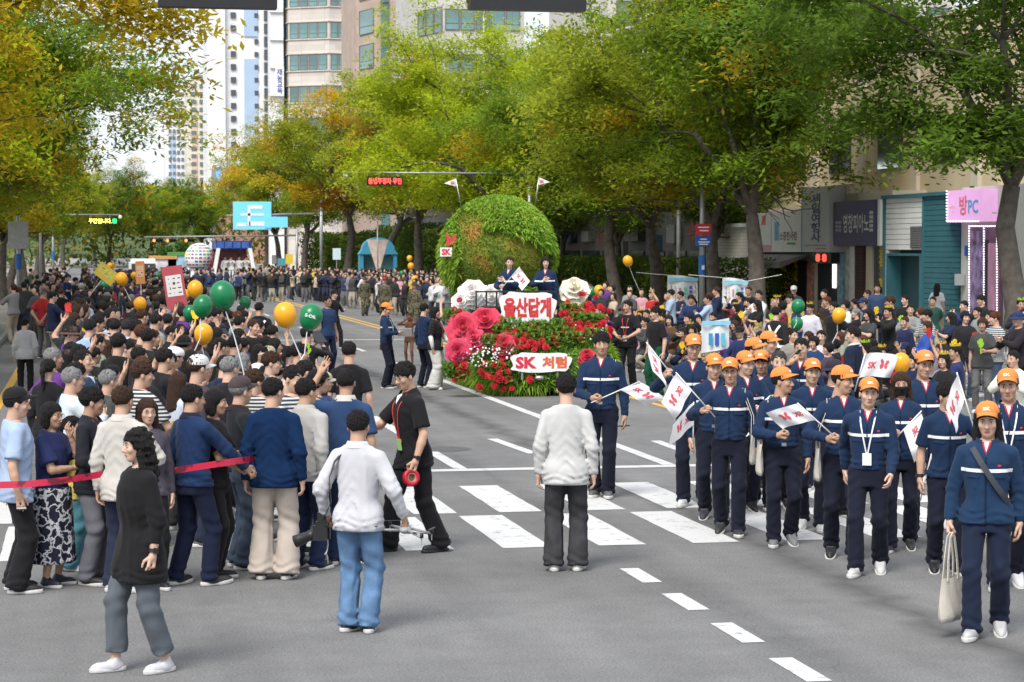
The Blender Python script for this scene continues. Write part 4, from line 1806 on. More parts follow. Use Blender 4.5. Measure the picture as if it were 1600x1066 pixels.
RAILM = M_('railing_steel', (.30, .31, .31), .45, .15, 9, metal=.5)
fe = empty('pavement_railing', (-3.35, 66, .12), 0, 'low grey steel railing along the left pavement shrubs', 'railing')
for i in range(13):
    obj('post', MB().box((0, -6 + i, .42), (.025, .025, .42)).mesh('post', RAILM), fe)
for z in (.2, .5, .8):
    obj('rail', MB().box((0, 0, z), (.015, 6.0, .018)).mesh('rail', RAILM), fe)
bar = MB().box((0, 0, 0), (.008, .008, .30)).mesh('bar', RAILM)
for i in range(80):
    obj('bar', bar, fe, T(0, -5.92 + i * .15, .5))

# ================================================================ buildings
GLASS = M_('window_glass', (.10, .17, .18), .12, .35, .35, spec=.8)
GLASSG = M_('window_glass_green', (.13, .25, .25), .15, .45, .22, spec=.8)
GLASSD = M_('window_glass_dark', (.05, .06, .07), .12, .3, .5, spec=.8)
FRAMEM = M_('window_frame_metal', (.16, .15, .14), .5, .1)


def tile_mat(name, col, w, h, mortar=.8, gap=.012, bumpy=True, face='XZ', var=.08):
    m = M_(name, col, .8, 0, spec=.3)
    n, l, b = nodes(m)
    tc = n.new('ShaderNodeTexCoord')
    sp_ = n.new('ShaderNodeSeparateXYZ')
    l.new(tc.outputs['Object'], sp_.inputs[0])
    ad = n.new('ShaderNodeMath')
    l.new(sp_.outputs['X'], ad.inputs[0])
    l.new(sp_.outputs['Y'], ad.inputs[1])
    cb = n.new('ShaderNodeCombineXYZ')
    l.new(ad.outputs[0], cb.inputs[0])
    l.new(sp_.outputs['Z'], cb.inputs[1])
    t = n.new('ShaderNodeTexBrick')
    t.offset = 0
    t.inputs['Scale'].default_value = 1
    t.inputs['Brick Width'].default_value = w
    t.inputs['Row Height'].default_value = h
    t.inputs['Mortar Size'].default_value = gap
    t.inputs['Color1'].default_value = (*[c * (1 + var) for c in col], 1)
    t.inputs['Color2'].default_value = (*[c * (1 - var) for c in col], 1)
    t.inputs['Mortar'].default_value = (*[c * mortar for c in col], 1)
    l.new(cb.outputs[0], t.inputs['Vector'])
    no = n.new('ShaderNodeTexNoise')
    no.inputs['Scale'].default_value = .5
    no.inputs['Detail'].default_value = 6
    l.new(tc.outputs['Object'], no.inputs['Vector'])
    mr = n.new('ShaderNodeMapRange')
    mr.inputs['To Min'].default_value = .82
    mr.inputs['To Max'].default_value = 1.15
    l.new(no.outputs['Fac'], mr.inputs['Value'])
    sc = n.new('ShaderNodeVectorMath')
    sc.operation = 'SCALE'
    l.new(t.outputs['Color'], sc.inputs[0])
    l.new(mr.outputs[0], sc.inputs['Scale'])
    l.new(sc.outputs[0], b.inputs['Base Color'])
    return m


BEIGE = tile_mat('beige_stone_tile', (.60, .55, .50), 1.1, .66)
BROWN = tile_mat('brown_stone_tile', (.48, .37, .31), 1.4, 1.0, .85)
GREYT = tile_mat('grey_tile', (.56, .54, .52), .9, .62)
WHITEW = M_('white_render', (.78, .78, .79), .85, .06, .2)
BLUEW = M_('pale_blue_render', (.40, .52, .68), .85, .05, .3)
CREAMW = M_('cream_render', (.74, .68, .58), .85, .06, .3)
ORANGEW = M_('apricot_render', (.70, .50, .38), .85, .05, .3)


def prism(poly, z0, z1):
    mb = MB()
    n = len(poly)
    V = [(x, y, z0) for x, y in poly] + [(x, y, z1) for x, y in poly]
    mb.add(V, [(i, (i + 1) % n, n + (i + 1) % n, n + i) for i in range(n)] + [tuple(range(n - 1, -1, -1)), tuple(range(n, 2 * n))])
    return mb


def windows(parent, p0, p1, zs, hgt, cols, gap, glass, fr=.07, proud=.05, name='window', u0=.0, u1=1.0, transom=True):
    """a row of framed windows along the wall from p0 to p1 (outside on the right-hand side of travel)"""
    a, b = Vector((*p0, 0)), Vector((*p1, 0))
    d = (b - a)
    Lw = d.length
    d.normalize()
    nrm = Vector((d.y, -d.x, 0))
    n = cols
    cell = Lw * (u1 - u0) / n
    w = cell - gap
    f = MB()
    for cx, cz, hx, hz in ((0, hgt / 2 - fr / 2, w / 2, fr / 2), (0, -hgt / 2 + fr / 2, w / 2, fr / 2), (-w / 2 + fr / 2, 0, fr / 2, hgt / 2 - fr), (w / 2 - fr / 2, 0, fr / 2, hgt / 2 - fr)):
        f.box((cx, 0, cz), (hx, .06, hz))
    if transom and hgt > 1.2:
        f.box((0, 0, -hgt * .18), (w / 2 - fr, .05, fr * .4))
    fm = f.mesh('frame', FRAMEM)
    gms = [MB().box((0, 0, 0), (w / 2 - fr * .5, .02, hgt / 2 - fr * .5)).mesh('pane', g) for g in glass]
    for z in zs:
        for i in range(n):
            c = a + d * (Lw * u0 + cell * (i + .5)) + nrm * proud
            M = frame((c.x, c.y, z), d, -nrm, (0, 0, 1))
            o = obj(name, fm, parent, M)
            obj('pane', rnd.choice(gms), o)


# beige office with bowed front
bo = empty('office_tower', (0, 0, 0), 0, 'beige stone office tower with wide ribbon windows and blue vertical sign', 'building')
poly = [(24.6, 291), (25.5, 283), (30.4, 280), (35.9, 280.5), (36, 305), (24.6, 305)]
obj('wall', prism(poly, 0, 47).mesh('wall', BEIGE), bo)
zr = [30.9 + 4.08 * k for k in range(-5, 4)]
for p0, p1, n in (((24.6, 291), (25.5, 283), 2), ((25.5, 283), (30.4, 280), 4), ((30.4, 280), (35.9, 280.5), 5)):
    windows(bo, p0, p1, zr, 2.05, n, .12, [GLASS, GLASSG, GLASSG], u0=.03, u1=.97)
    a, b = Vector((*p0, 0)), Vector((*p1, 0))
    c, L = (a + b) / 2, (b - a).length
    nr = Vector(((b - a).y, -(b - a).x, 0)).normalized()
    for z in zr:
        for dz in (-1.12, 1.12):
            obj('ledge', MB().box((0, 0, 0), (L / 2, .10, .07), rz=0).mesh('ledge', BEIGE), bo, frame((c.x + nr.x * .05, c.y + nr.y * .05, z + dz), (b - a).normalized(), -nr, (0, 0, 1)))
obj('side_wing', MB().box((24.0, 285, 22), (.9, 1.4, 22)).mesh('side_wing', WHITEW), bo)
vs = MB().box((24.3, 282.6, 24.4), (.55, .12, 1.9)).mesh('vertical_sign', WHITE)
vso = obj('vertical_sign', vs, bo)
text_fit('재능교육', .7, 3.2, M_('sign_blue_letter', (.03, .08, .35), .6), frame((24.3, 282.46, 24.4), (1, 0, 0), (0, 0, 1), (0, -1, 0)), vso, vertical=True, line=.9)
for k in range(9):
    obj('balcony', MB().box((24.0, 283.45, 12 + k * 3.6), (.85, .12, .25)).mesh('balcony', WHITEW), bo)

# brown stone tower with glass strips
br = empty('office_tower', (0, 0, 0), 0, 'brown stone tower with two glass strips and tall carved letters', 'building')
obj('wall', prism([(28.6, 236), (30.2, 230), (35.6, 230), (35.6, 250), (28.6, 250)], 0, 44).mesh('wall', BROWN), br)
for px in (601, 645):
    x = onY(px, 50, 230).x
    obj('glass_strip', MB().box((x, 229.95, 22), (.42, .12, 21.5)).mesh('glass_strip', GLASSG), br)
    for k in range(11):
        obj('mullion', MB().box((x, 229.8, 3 + k * 3.7), (.42, .06, .06)).mesh('mullion', FRAMEM), br)
windows(br, (28.6, 236), (30.2, 230), [16 + 3.7 * k for k in range(7)], 2.6, 1, 2.2, [GLASSG])
CARVE = M_('carved_letter', (.68, .60, .55), .8)
for ch, py in (('신', 30), ('일', 68)):
    c = onY(626, py, 229.9)
    text_fit(ch, 1.6, 1.5, CARVE, frame((c.x, 229.9, c.z), (1, 0, 0), (0, 0, 1), (0, -1, 0)), br)

# grey office
gr = empty('office_tower', (0, 0, 0), 0, 'grey tiled office with broad green windows behind the trees', 'building')
obj('wall', prism([(30.0, 200), (31.5, 195), (39, 195), (39, 215), (30.0, 215)], 0, 36).mesh('wall', GREYT), gr)
zg = [onY(740, 31, 195).z + 4.05 * k for k in range(-4, 4)]
windows(gr, (31.5, 195), (39, 195), zg, 1.9, 5, .1, [GLASS, GLASSG, GLASSG], u0=.02, u1=.95)
windows(gr, (30.0, 200), (31.5, 195), zg, 2.3, 3, .1, [GLASS, GLASSD])
obj('drainpipe', MB().box((35.2, 194.8, 18), (.06, .06, 18)).mesh('drainpipe', WHITEW), gr)

# block behind the right-hand trees
bb = empty('apartment_block', (0, 0, 0), 0, 'plain pale block standing behind the big right-hand trees', 'building')
obj('wall', prism([(36, 150), (62, 150), (62, 170), (36, 170)], 0, 24).mesh('wall', M_('pale_render', (.55, .53, .50), .85, .08, .3)), bb)
windows(bb, (36, 150), (62, 150), [3 + 3.3 * k for k in range(7)], 1.6, 9, 1.2, [GLASS, GLASSD])

# white apartment tower
wt = empty('apartment_tower', (0, 0, 0), 0, 'tall white apartment tower with pale blue vertical panel', 'building')
Yw = 490
xw = lambda px: onY(px, 200, Yw).x
zw = lambda py: onY(370, py, Yw).z
obj('wall', MB().box(((xw(326) + xw(424)) / 2, Yw + 12, 42), ((xw(424) - xw(326)) / 2, 12, 42)).mesh('wall', WHITEW), wt)
obj('wall', MB().box((xw(338), Yw - .4, 42), ((xw(352) - xw(324)) / 2, .8, 42)).mesh('wall', WHITEW), wt)
obj('blue_panel', MB().box(((xw(382) + xw(403)) / 2, Yw - .1, (zw(-60) + zw(57)) / 2), ((xw(403) - xw(382)) / 2, .2, (zw(-60) - zw(57)) / 2)).mesh('blue_panel', BLUEW), wt)
obj('blue_panel', MB().box(((xw(382) + xw(403)) / 2, Yw - .1, (zw(92) + zw(320)) / 2), ((xw(403) - xw(382)) / 2, .2, (zw(92) - zw(320)) / 2)).mesh('blue_panel', BLUEW), wt)
for c0, c1, hh_ in ((361, 369, 1.2), (398, 404, 1.0), (413, 420, 2.2)):
    wm = MB().box((0, 0, 0), ((xw(c1) - xw(c0)) / 2, .25, hh_ / 2)).mesh('window', GLASSD)
    for k in range(26):
        py = 24 + (k - 6) * 20.2
        if c0 == 361 and 52 < py < 84:
            continue
        obj('window', wm, wt, T((xw(c0) + xw(c1)) / 2, Yw - .15, zw(py)))
# distant apartment slabs
for px0, px1, top, Yd, cw_, fl, lab, mats in ((291, 324, 126, 810, 2, 12.2, 'cream apartment slab with apricot stripe beyond the white tower', (CREAMW, ORANGEW)), (257, 290, 152, 895, 4, 11.1, 'pale blue and white apartment slab farthest down the road', (WHITEW, BLUEW))):
    ap = empty('apartment_slab', (0, 0, 0), 0, lab, 'building')
    a, b = onY(px0, top, Yd), onY(px1, top, Yd)
    obj('wall', MB().box(((a.x + b.x) / 2, Yd + 8, a.z / 2), ((b.x - a.x) / 2, 8, a.z / 2)).mesh('wall', WHITEW if cw_ == 4 else CREAMW), ap)
    obj('roof_house', MB().box((b.x - 2, Yd + 8, a.z + 1.2), (1.6, 4, 1.2)).mesh('roof_house', M_('roof_brown', (.25, .18, .15), .8)), ap)
    mid = (a.x + b.x) / 2
    for k in range(3):
        obj('wall_panel', MB().box((mid - (b.x - a.x) * .12, Yd - .1, a.z * (.30 + .2 * k)), ((b.x - a.x) * .12, .2, a.z * .085)).mesh('wall_panel', mats[1]), ap)
    wm = MB().box((0, 0, 0), ((b.x - a.x) / cw_ * .24, .3, .62)).mesh('window', M_('far_window', (.16, .18, .20), .3, .2, .4))
    for k in range(14):
        for c in range(cw_):
            obj('window', wm, ap, T(a.x + (b.x - a.x) * (.14 + .80 * (c + .5) / cw_), Yd - .2, onY(px0, top + 8 + fl * k, Yd).z))
# low grey building with brick base below the white tower
lb_ = empty('shop_block', (0, 0, 0), 0, 'low grey block with brick-red lower wall and blue screen below the white tower', 'building')
a, b = onY(336, 262, 400), onY(405, 300, 400)
obj('wall', MB().box(((a.x + b.x) / 2 + 4, 406, a.z / 2), ((b.x - a.x) / 2 + 4, 6, a.z / 2)).mesh('wall', M_('dull_grey_render', (.33, .34, .36), .8)), lb_)
obj('brick_base', MB().box(((a.x + b.x) / 2 + 4, 399.9, 5.2), ((b.x - a.x) / 2 + 4.1, .2, 5.2)).mesh('brick_base', M_('brick_red', (.42, .22, .17), .85)), lb_)
obj('screen', MB().box((a.x + .7, 399.8, a.z - 2), (.5, .1, 1.6)).mesh('screen', M_('screen_blue', (.1, .3, .6), .3, emit=(.1, .35, .8), es=.6)), lb_)

# ---- shops along the right pavement (fronts on the plane x = 28)
XF = 28.0


def fb(par, name, px0, px1, py0, py1, mat, d0=-.05, d1=.3, smooth=False):
    """a box on the shop front between photo columns/rows; d0..d1 depth towards -x"""
    pc = (px0 + px1) / 2
    y1, y0 = onX(px0, 400, XF).y, onX(px1, 400, XF).y
    z1, z0 = onX(pc, py0, XF).z, onX(pc, py1, XF).z
    z0 = max(z0, .12)
    return obj(name, MB().box((XF - (d0 + d1) / 2, (y0 + y1) / 2, (z0 + z1) / 2), ((d1 - d0) / 2, (y1 - y0) / 2, (z1 - z0) / 2)).mesh(name, mat), par)


def ftext(par, body, px0, px1, py0, py1, col, dep, vertical=False, bold=.02, emit=0, name='lettering'):
    pc, qc = (px0 + px1) / 2, (py0 + py1) / 2
    c = onX(pc, qc, XF)
    w = onX(px0, qc, XF).y - onX(px1, qc, XF).y
    h = onX(pc, py0, XF).z - onX(pc, py1, XF).z
    m = M_('letter_%d_%d_%d_%d' % (*[int(v * 99) for v in col], emit), col, .5, 0, emit=col if emit else None, es=emit)
    return text_fit(body, w, h, m, frame((XF - dep, c.y, c.z), (0, -1, 0), (0, 0, 1), (-1, 0, 0)), par, bold, name, vertical, line=.92)


def fbars(par, px0, px1, py0, py1, rows, cols, col, dep):
    """small print too blurred to read: short flat strokes"""
    m = M_('smallprint_%d_%d' % (int(px0), int(py0)), col, .6, 0)
    for i in range(rows):
        for j in range(cols):
            a = px0 + (px1 - px0) * j / cols
            b = px0 + (px1 - px0) * (j + .8) / cols
            c = py0 + (py1 - py0) * i / rows
            d = py0 + (py1 - py0) * (i + .7) / rows
            fb(par, 'print_mark', a, b, c, d, m, dep, dep + .006)


SGREY = M_('sign_board_grey', (.50, .51, .53), .5, .04, 2)
SWHITE = M_('sign_board_white', (.72, .72, .70), .5, .04, 2)
SPINK = M_('sign_board_pink', (.62, .34, .42), .5, .05, 2)
SNAVY = M_('sign_board_navy', (.045, .04, .11), .45, .05, 2)
TEAL = M_('teal_siding', (.035, .14, .17), .6, .1, 1.5)
SIDW = M_('white_siding', (.74, .76, .74), .6, .06, 1.5)
DKDOOR = M_('dark_doorway', (.02, .022, .025), .4, .2, 1)
CREAM = M_('cream_wall', (.60, .53, .42), .85, .1, .6)
SHOPB = M_('shop_back_wall', (.62, .50, .33), .85, .1, .4)
YELB = M_('yellow_banner', (.75, .52, .03), .6, .06, 2)
BRK = tile_mat('white_brick', (.66, .62, .55), .42, .14, .7, .012)

ub = empty('upper_block', (0, 0, 0), 0, 'tan upper storey rising behind the shop signs on the right pavement', 'building')
obj('wall', MB().box((33.3, 80, 5.5), (4, 18, 5.5)).mesh('wall', SHOPB), ub)
for k in range(6):
    obj('window', MB().box((29.28, 66 + k * 5.5, 6.6), (.05, 1.2, .8)).mesh('window', GLASSD), ub)
    obj('pilaster', MB().box((29.25, 63.4 + k * 5.5, 5.5), (.08, .3, 5.4)).mesh('pilaster', CREAM), ub)

bk = empty('brick_building', (0, 0, 0), 0, 'white brick building behind the banner trees', 'building')
fb(bk, 'wall', 1120, 1199, 355, 600, BRK, -3, .0)
fb(bk, 'coping', 1119, 1200, 349, 355, SIDW, -3, .15)

# portrait shop
s1 = empty('shop', (0, 0, 0), 0, 'shop with pink and white sign, grey awning and yellow banner', 'shop')
fb(s1, 'wall', 1199, 1276, 325, 600, CREAM, -3, -.02)
fb(s1, 'sign_board', 1197, 1225.5, 333, 394, SPINK, -.02, .55)
o_ = fb(s1, 'sign_panel', 1198, 1225, 333, 383, SWHITE, .55, .57)
fb(o_, 'round_mark', 1211, 1217, 337, 352, M_('mark_coral', (.65, .2, .14), .5), .572, .58)
fbars(o_, 1201, 1210, 359, 366, 2, 2, (.25, .25, .25), .572)
o_ = fb(s1, 'sign_board', 1226.5, 1273, 330, 394, SWHITE, -.02, .57)
ftext(o_, '소중한사람', 1239, 1267, 362, 376, (.12, .05, .04), .575)
fbars(o_, 1251, 1265, 379, 384, 1, 5, (.02, .3, .08), .572)
fb(o_, 'picture_mark', 1231, 1238, 347, 376, M_('mark_blue', (.15, .4, .6), .5), .572, .576)
aw = MB()
y1, y0 = onX(1197, 400, XF).y, onX(1276, 400, XF).y
aw.add([(XF, y0, 2.72), (XF, y1, 2.72), (XF - 1.5, y1, 2.30), (XF - 1.5, y0, 2.30), (XF, y0, 2.67), (XF, y1, 2.67), (XF - 1.5, y1, 2.05), (XF - 1.5, y0, 2.05)],
       [(0, 1, 2, 3), (7, 6, 5, 4), (3, 2, 6, 7), (0, 3, 7, 4), (1, 5, 6, 2)])
obj('awning', aw.mesh('awning', M_('awning_grey', (.16, .16, .16), .8, .15, 3)), s1)
o_ = fb(s1, 'vertical_banner', 1226, 1247, 408, 520, YELB, 0, .12)
ftext(o_, '개업답', 1231, 1242, 411, 470, (.45, .09, .03), .125, True, .03)
fb(s1, 'doorway', 1248, 1262, 408, 600, DKDOOR, 0, .05)
fb(s1, 'doorway', 1203, 1224, 412, 600, DKDOOR, 0, .05)
fb(s1, 'poster_strip', 1263, 1272, 410, 500, M_('poster_red', (.5, .25, .2), .6, .5, 6), 0, .06)

# travel agency
s2 = empty('shop', (0, 0, 0), 0, 'travel agency with tall grey vertical sign and red number display', 'shop')
fb(s2, 'wall', 1277, 1322, 290, 600, CREAM, -3, -.02)
o_ = fb(s2, 'vertical_sign', 1277, 1319.5, 293, 394, SGREY, -.02, .62)
fb(s2, 'sign_edge', 1274.5, 1276.8, 293, 394, M_('sign_edge_blue', (.10, .22, .38), .5), -.02, .6)
ftext(o_, '세일여행사', 1291, 1307, 303, 379, (.03, .04, .12), .625, True, .03)
fbars(o_, 1281, 1316, 382.5, 385.5, 1, 9, (.42, .20, .22), .622)
fbars(o_, 1298, 1315, 387.6, 390.6, 1, 4, (.48, .14, .2), .622)
o_ = fb(s2, 'number_display', 1285, 1316, 395.5, 411, DKDOOR, 0, .45)
ftext(o_, '8 8', 1292, 1309, 397, 409, (.9, .03, .02), .455, emit=3, bold=.04)
fb(s2, 'doorway', 1280, 1312, 412, 600, DKDOOR, 0, .05)
tl = fb(s2, 'tube_lamp', 1305.5, 1308.5, 413, 450, M_('tube_lamp', (.9, .9, .9), .3, 0, emit=(1, 1, 1), es=1.6), .05, .12)
fb(s2, 'poster_strip', 1312.5, 1321, 395, 500, M_('poster_blue', (.2, .32, .42), .6, .5, 6), 0, .1)

# piano shop
s3 = empty('shop', (0, 0, 0), 0, 'piano shop with wide navy sign and yellow slatted shutter', 'shop')
fb(s3, 'wall', 1322.5, 1393, 300, 600, CREAM, -3, -.02)
o_ = fb(s3, 'sign_board', 1322, 1389, 314, 384, SNAVY, -.02, .5)
ftext(o_, '영창피아노', 1337, 1378, 334, 364, (.62, .60, .62), .505, bold=.012)
fbars(o_, 1379, 1386, 330, 364, 5, 1, (.5, .5, .55), .502)
fbars(o_, 1325, 1335, 346, 364, 3, 2, (.32, .30, .38), .502)
fb(s3, 'sign_edge', 1389.5, 1393.5, 312, 384, SIDW, -.02, .45)
fb(s3, 'glass_door', 1323, 1336, 386, 600, M_('poster_glass', (.42, .43, .40), .3, .45, 5), 0, .06)
fb(s3, 'pillar', 1336.5, 1343.5, 384.5, 600, M_('pale_pillar', (.6, .6, .58), .7), 0, .22)
bw = fb(s3, 'brick_pillar', 1344, 1356.5, 384.5, 600, tile_mat('dark_brown_brick', (.07, .035, .03), .3, .12, .5), 0, .2)
fb(s3, 'pillar', 1357, 1367, 384.5, 600, CREAM, 0, .1)
fb(s3, 'doorway', 1367.5, 1378, 386, 600, DKDOOR, 0, .04)
for k in range(14):
    fb(s3, 'slat', 1378.5, 1392.5, 385.5 + k * 4.55, 389.4 + k * 4.55, YELB if not (7 <= k <= 10) else M_('faded_slat', (.28, .22, .12), .8), 0, .09 + .03 * (k % 2))

# teal and white cafe
s4 = empty('shop', (0, 0, 0), 0, 'small building clad in white and teal horizontal boards with recessed entrance', 'shop')
fb(s4, 'core', 1395.5, 1500, 306, 600, M_('cafe_core', (.10, .14, .15), .8), -3, -.25)
for k in range(26):
    ya, yb_ = 309 + k * 8.2, 309 + (k + 1) * 8.2 - .7
    if yb_ < 396:
        fb(s4, 'board', 1395.5, 1456, ya, yb_, SIDW, -.2, .28)
    else:
        fb(s4, 'board', 1395.5, 1399, ya, yb_, SIDW, -.2, .28)
        fb(s4, 'board', 1453, 1456, ya, yb_, SIDW, -.2, .28)
    fb(s4, 'board', 1457.2, 1500, ya - 5, yb_ - 5, TEAL, -.2, .32)
fb(s4, 'corner_trim', 1455.6, 1457.4, 303, 600, TEAL, -.2, .36)
fb(s4, 'corner_trim', 1393.8, 1395.4, 307, 600, TEAL, -.2, .36)
fb(s4, 'roof_trim', 1393.5, 1500.5, 302.5, 308, TEAL, -.25, .42)
lv = fb(s4, 'louvre', 1436, 1453, 354, 388, M_('louvre_grey', (.10, .10, .10), .7), .285, .33)
for k in range(9):
    fb(lv, 'slat', 1437, 1452, 355.5 + k * 3.6, 357.5 + k * 3.6, M_('louvre_slat', (.18, .18, .18), .6), .331, .35)
fb(s4, 'door_frame', 1399, 1453, 396, 400, TEAL, -.2, .34)
fb(s4, 'door_frame', 1399, 1401, 400, 600, TEAL, -.2, .34)
fb(s4, 'door_frame', 1451, 1453, 400, 600, TEAL, -.2, .34)
fb(s4, 'door', 1401, 1451, 400.5, 600, M_('teal_recess', (.015, .05, .06), .5, .15, 1), -.24, -.18)
fb(s4, 'glass_door', 1430, 1448, 420, 600, GLASSD, -.17, -.14)

# game room
s5 = empty('shop', (0, 0, 0), 0, 'game room with pink sign and doorway framed in white light dots', 'shop')
fb(s5, 'wall', 1500.8, 1600, 290, 600, M_('pale_stone_wall', (.58, .56, .52), .8, .08, .6), -3, -.02)
PINK = M_('pink_sign', (.66, .34, .62), .4, .05, 3, emit=(.8, .45, .78), es=.25)
o_ = fb(s5, 'sign_board', 1502, 1557, 297, 347, PINK, -.02, .5)
ftext(o_, '방', 1522, 1535, 306, 337, (.85, .2, .3), .51, bold=.03)
ftext(o_, 'PC', 1536, 1552, 312, 334, (.12, .45, .8), .51, bold=.03)
ftext(o_, '♛', 1507, 1516, 322, 334, (.8, .55, .05), .51)
LED = M_('led_dot', (.9, .9, .9), .3, 0, emit=(1, .95, 1), es=1.0)
ld = MB().ball((0, 0, 0), .026, 6, 4).mesh('light_dot', LED)


def dots(par, pts, dep):
    for px, py in pts:
        p = onX(px, py, XF)
        obj('light_dot', ld, par, T(XF - dep, p.y, p.z))


dots(o_, [(1502.6, 299 + k * 4.6) for k in range(11)] + [(1504 + k * 4.4, 346) for k in range(12)], .52)
dr = fb(s5, 'doorway', 1520, 1567, 352, 600, M_('doorway_mauve', (.20, .09, .17), .5, .3, 2), 0, .12)
fb(dr, 'poster', 1523, 1546, 361, 600, M_('game_poster', (.28, .20, .38), .5, .75, 3.2), .125, .14)
fb(dr, 'poster', 1549, 1562, 380, 600, M_('pink_poster', (.62, .30, .45), .5, .25, 2), .125, .14)
fb(dr, 'glass_door', 1546, 1550, 375, 600, DKDOOR, .125, .16)
dots(dr, [(1521.5 + k * 3.2, 353.5) for k in range(14)] + [(1521.5, 357 + k * 4) for k in range(34)] + [(1565, 357 + k * 4) for k in range(34)] + [(1544.5, 357 + k * 4) for k in range(34)], .16)
fb(s5, 'address_plate', 1509, 1515, 384, 400, M_('plate_blue', (.02, .12, .42), .4), 0, .05)
fb(s5, 'meter_box', 1503, 1508, 428, 446, SGREY, 0, .25)

# ---- poles, lettered displays, signals, direction sign
POLE = M_('pole_steel', (.34, .35, .36), .45, .12, 4, metal=.4)
BLUEB = M_('pole_band_blue', (.02, .12, .38), .5)


def led_sign(px0, px1, py0, py1, Y, body, col, poleX, label, armpx):
    t = empty('lettered_display', (0, 0, 0), 0, label, 'electronic sign')
    a, b = onY(px0, py0, Y), onY(px1, py1, Y)
    obj('housing', MB().box(((a.x + b.x) / 2, Y, (a.z + b.z) / 2), ((b.x - a.x) / 2, .12, (a.z - b.z) / 2)).mesh('housing', DKDOOR), t)
    text_fit(body, (b.x - a.x) * .92, (a.z - b.z) * .72, M_('led_text_%d' % int(col[0] * 100), col, .5, 0, emit=col, es=2.5), frame(((a.x + b.x) / 2, Y - .125, (a.z + b.z) / 2), (1, 0, 0), (0, 0, 1), (0, -1, 0)), t, .02)
    az = a.z + .2
    ax = onY(armpx, py0, Y).x
    obj('pole', MB().tube([(poleX, Y + .2, 0), (poleX, Y + .2, az + .2)], [.11, .08], 10).mesh('pole', POLE, True), t)
    obj('arm', MB().tube([(poleX, Y + .2, az), (ax, Y + .2, az)], [.06, .045], 8).mesh('arm', POLE, True), t)
    for x in (a.x + .2, b.x - .2):
        obj('hanger', MB().box((x, Y + .15, az - .1), (.02, .03, .12)).mesh('hanger', POLE), t)
    obj('camera_dome', MB().ball((ax, Y + .2, az - .18), .13, 10, 8).lathe([(.10, .12), (.12, .0), (.05, -.02)], 10, c=(ax, Y + .2, az - .15)).mesh('camera_dome', WHITE, True), t)
    return t


led_sign(573, 629, 276, 290, 108, '불법주정차 무인', (.9, .05, .04), 21.9, 'red lettered display on a roadside arm in front of the dark trees', 541)
_lg = led_sign(137, 176, 340, 351, 158, '구간입니다.   ', (.75, .6, .08), -3.4, 'yellow lettered display on an arm above the left lane', 188)

_a, _b = onY(173, 342, 157.8), onY(180, 349, 157.8)
obj('lit_panel', MB().box(((_a.x + _b.x) / 2 + .1, 157.95, (_a.z + _b.z) / 2), ((_b.x - _a.x) / 2, .03, (_a.z - _b.z) / 2)).mesh('lit_panel', M_('led_green', (.02, .6, .15), .4, 0, emit=(.02, .8, .2), es=1.2)), _lg)


def signal(t, cx, Y, z, n, face, lit=None, L=.36):
    """horizontal traffic signal of n lamps; face -1 faces the camera"""
    w = L * n / 2
    hs = obj('housing', MB().box((cx, Y, z), (w, .11, L * .48)).mesh('housing', DGREY), t)
    for k in range(n):
        x = cx - w + L * (k + .5)
        on = lit == k
        col = (.9, .04, .02)
        lm = M_('signal_red_lit', (.9, .05, .02), .3, 0, emit=(1, .06, .02), es=8) if on else M_('signal_lens_dark', (.03, .03, .03), .25, 0)
        obj('lens', MB().lathe([(L * .38, 0), (L * .36, .02), (.02, .05)], 14, M=T(x, Y + face * .111, z) @ RX(R(90) * (1 if face < 0 else -1))).mesh('lens', lm, True), hs)
        v = MB()
        pts = []
        m_ = 10
        V, Fc = [], []
        for j in range(m_ + 1):
            a = R(-20 + 220 * j / m_)
            for d_, rr in ((.11, .43), (.11 + .24, .43), (.11 + .24, .41), (.11, .41)):
                V.append((x + L * rr * math.cos(a), Y + face * d_, z + L * rr * math.sin(a)))
        for j in range(m_):
            for q in range(4):
                Fc.append((j * 4 + q, j * 4 + (q + 1) % 4, j * 4 + 4 + (q + 1) % 4, j * 4 + 4 + q))
        obj('visor', v.add(V, Fc).mesh('visor', DGREY), hs)


Ysg = 24.5
sgn = empty('traffic_signal', (0, 0, 0), 0, 'black horizontal traffic signals hanging from a mast arm over the near lanes', 'traffic signal')
for px0, px1, pyb in ((247, 432, 11), (733, 913, 15)):
    a, b = onY(px0, pyb, Ysg), onY(px1, pyb, Ysg)
    n = 4
    L = (b.x - a.x) / n
    signal(sgn, (a.x + b.x) / 2, Ysg, a.z + L * .48, n, 1, L=L)
    obj('hanger', MB().box(((a.x + b.x) / 2, Ysg, a.z + L + .2), (.05, .05, .4)).mesh('hanger', POLE), sgn)
za = onY(340, 11, Ysg).z + .95
obj('arm', MB().tube([(-4.2, Ysg, za), (9.5, Ysg, za + .1)], [.13, .08], 10).mesh('arm', POLE, True), sgn)
obj('pole', MB().tube([(-4.2, Ysg, .1), (-4.2, Ysg, za + .5)], [.17, .13], 12).mesh('pole', POLE, True), sgn)

fs = empty('traffic_signal', (0, 0, 0), 0, 'far row of red traffic lights above the end of the road', 'traffic signal')
for px in (238, 259, 288):
    p = onY(px, 376, 235)
    signal(fs, p.x + .54, 235, p.z, 3, -1, 0)
p0, p1 = onY(225, 372, 235), onY(300, 372, 235)
obj('arm', MB().tube([(p0.x, 235.2, p0.z + .1), (22, 235.2, p0.z + .3)], [.06, .1], 8).mesh('arm', POLE, True), fs)
obj('pole', MB().tube([(22, 235.2, 0), (22, 235.2, p0.z + 1)], .13, 10).mesh('pole', POLE, True), fs)

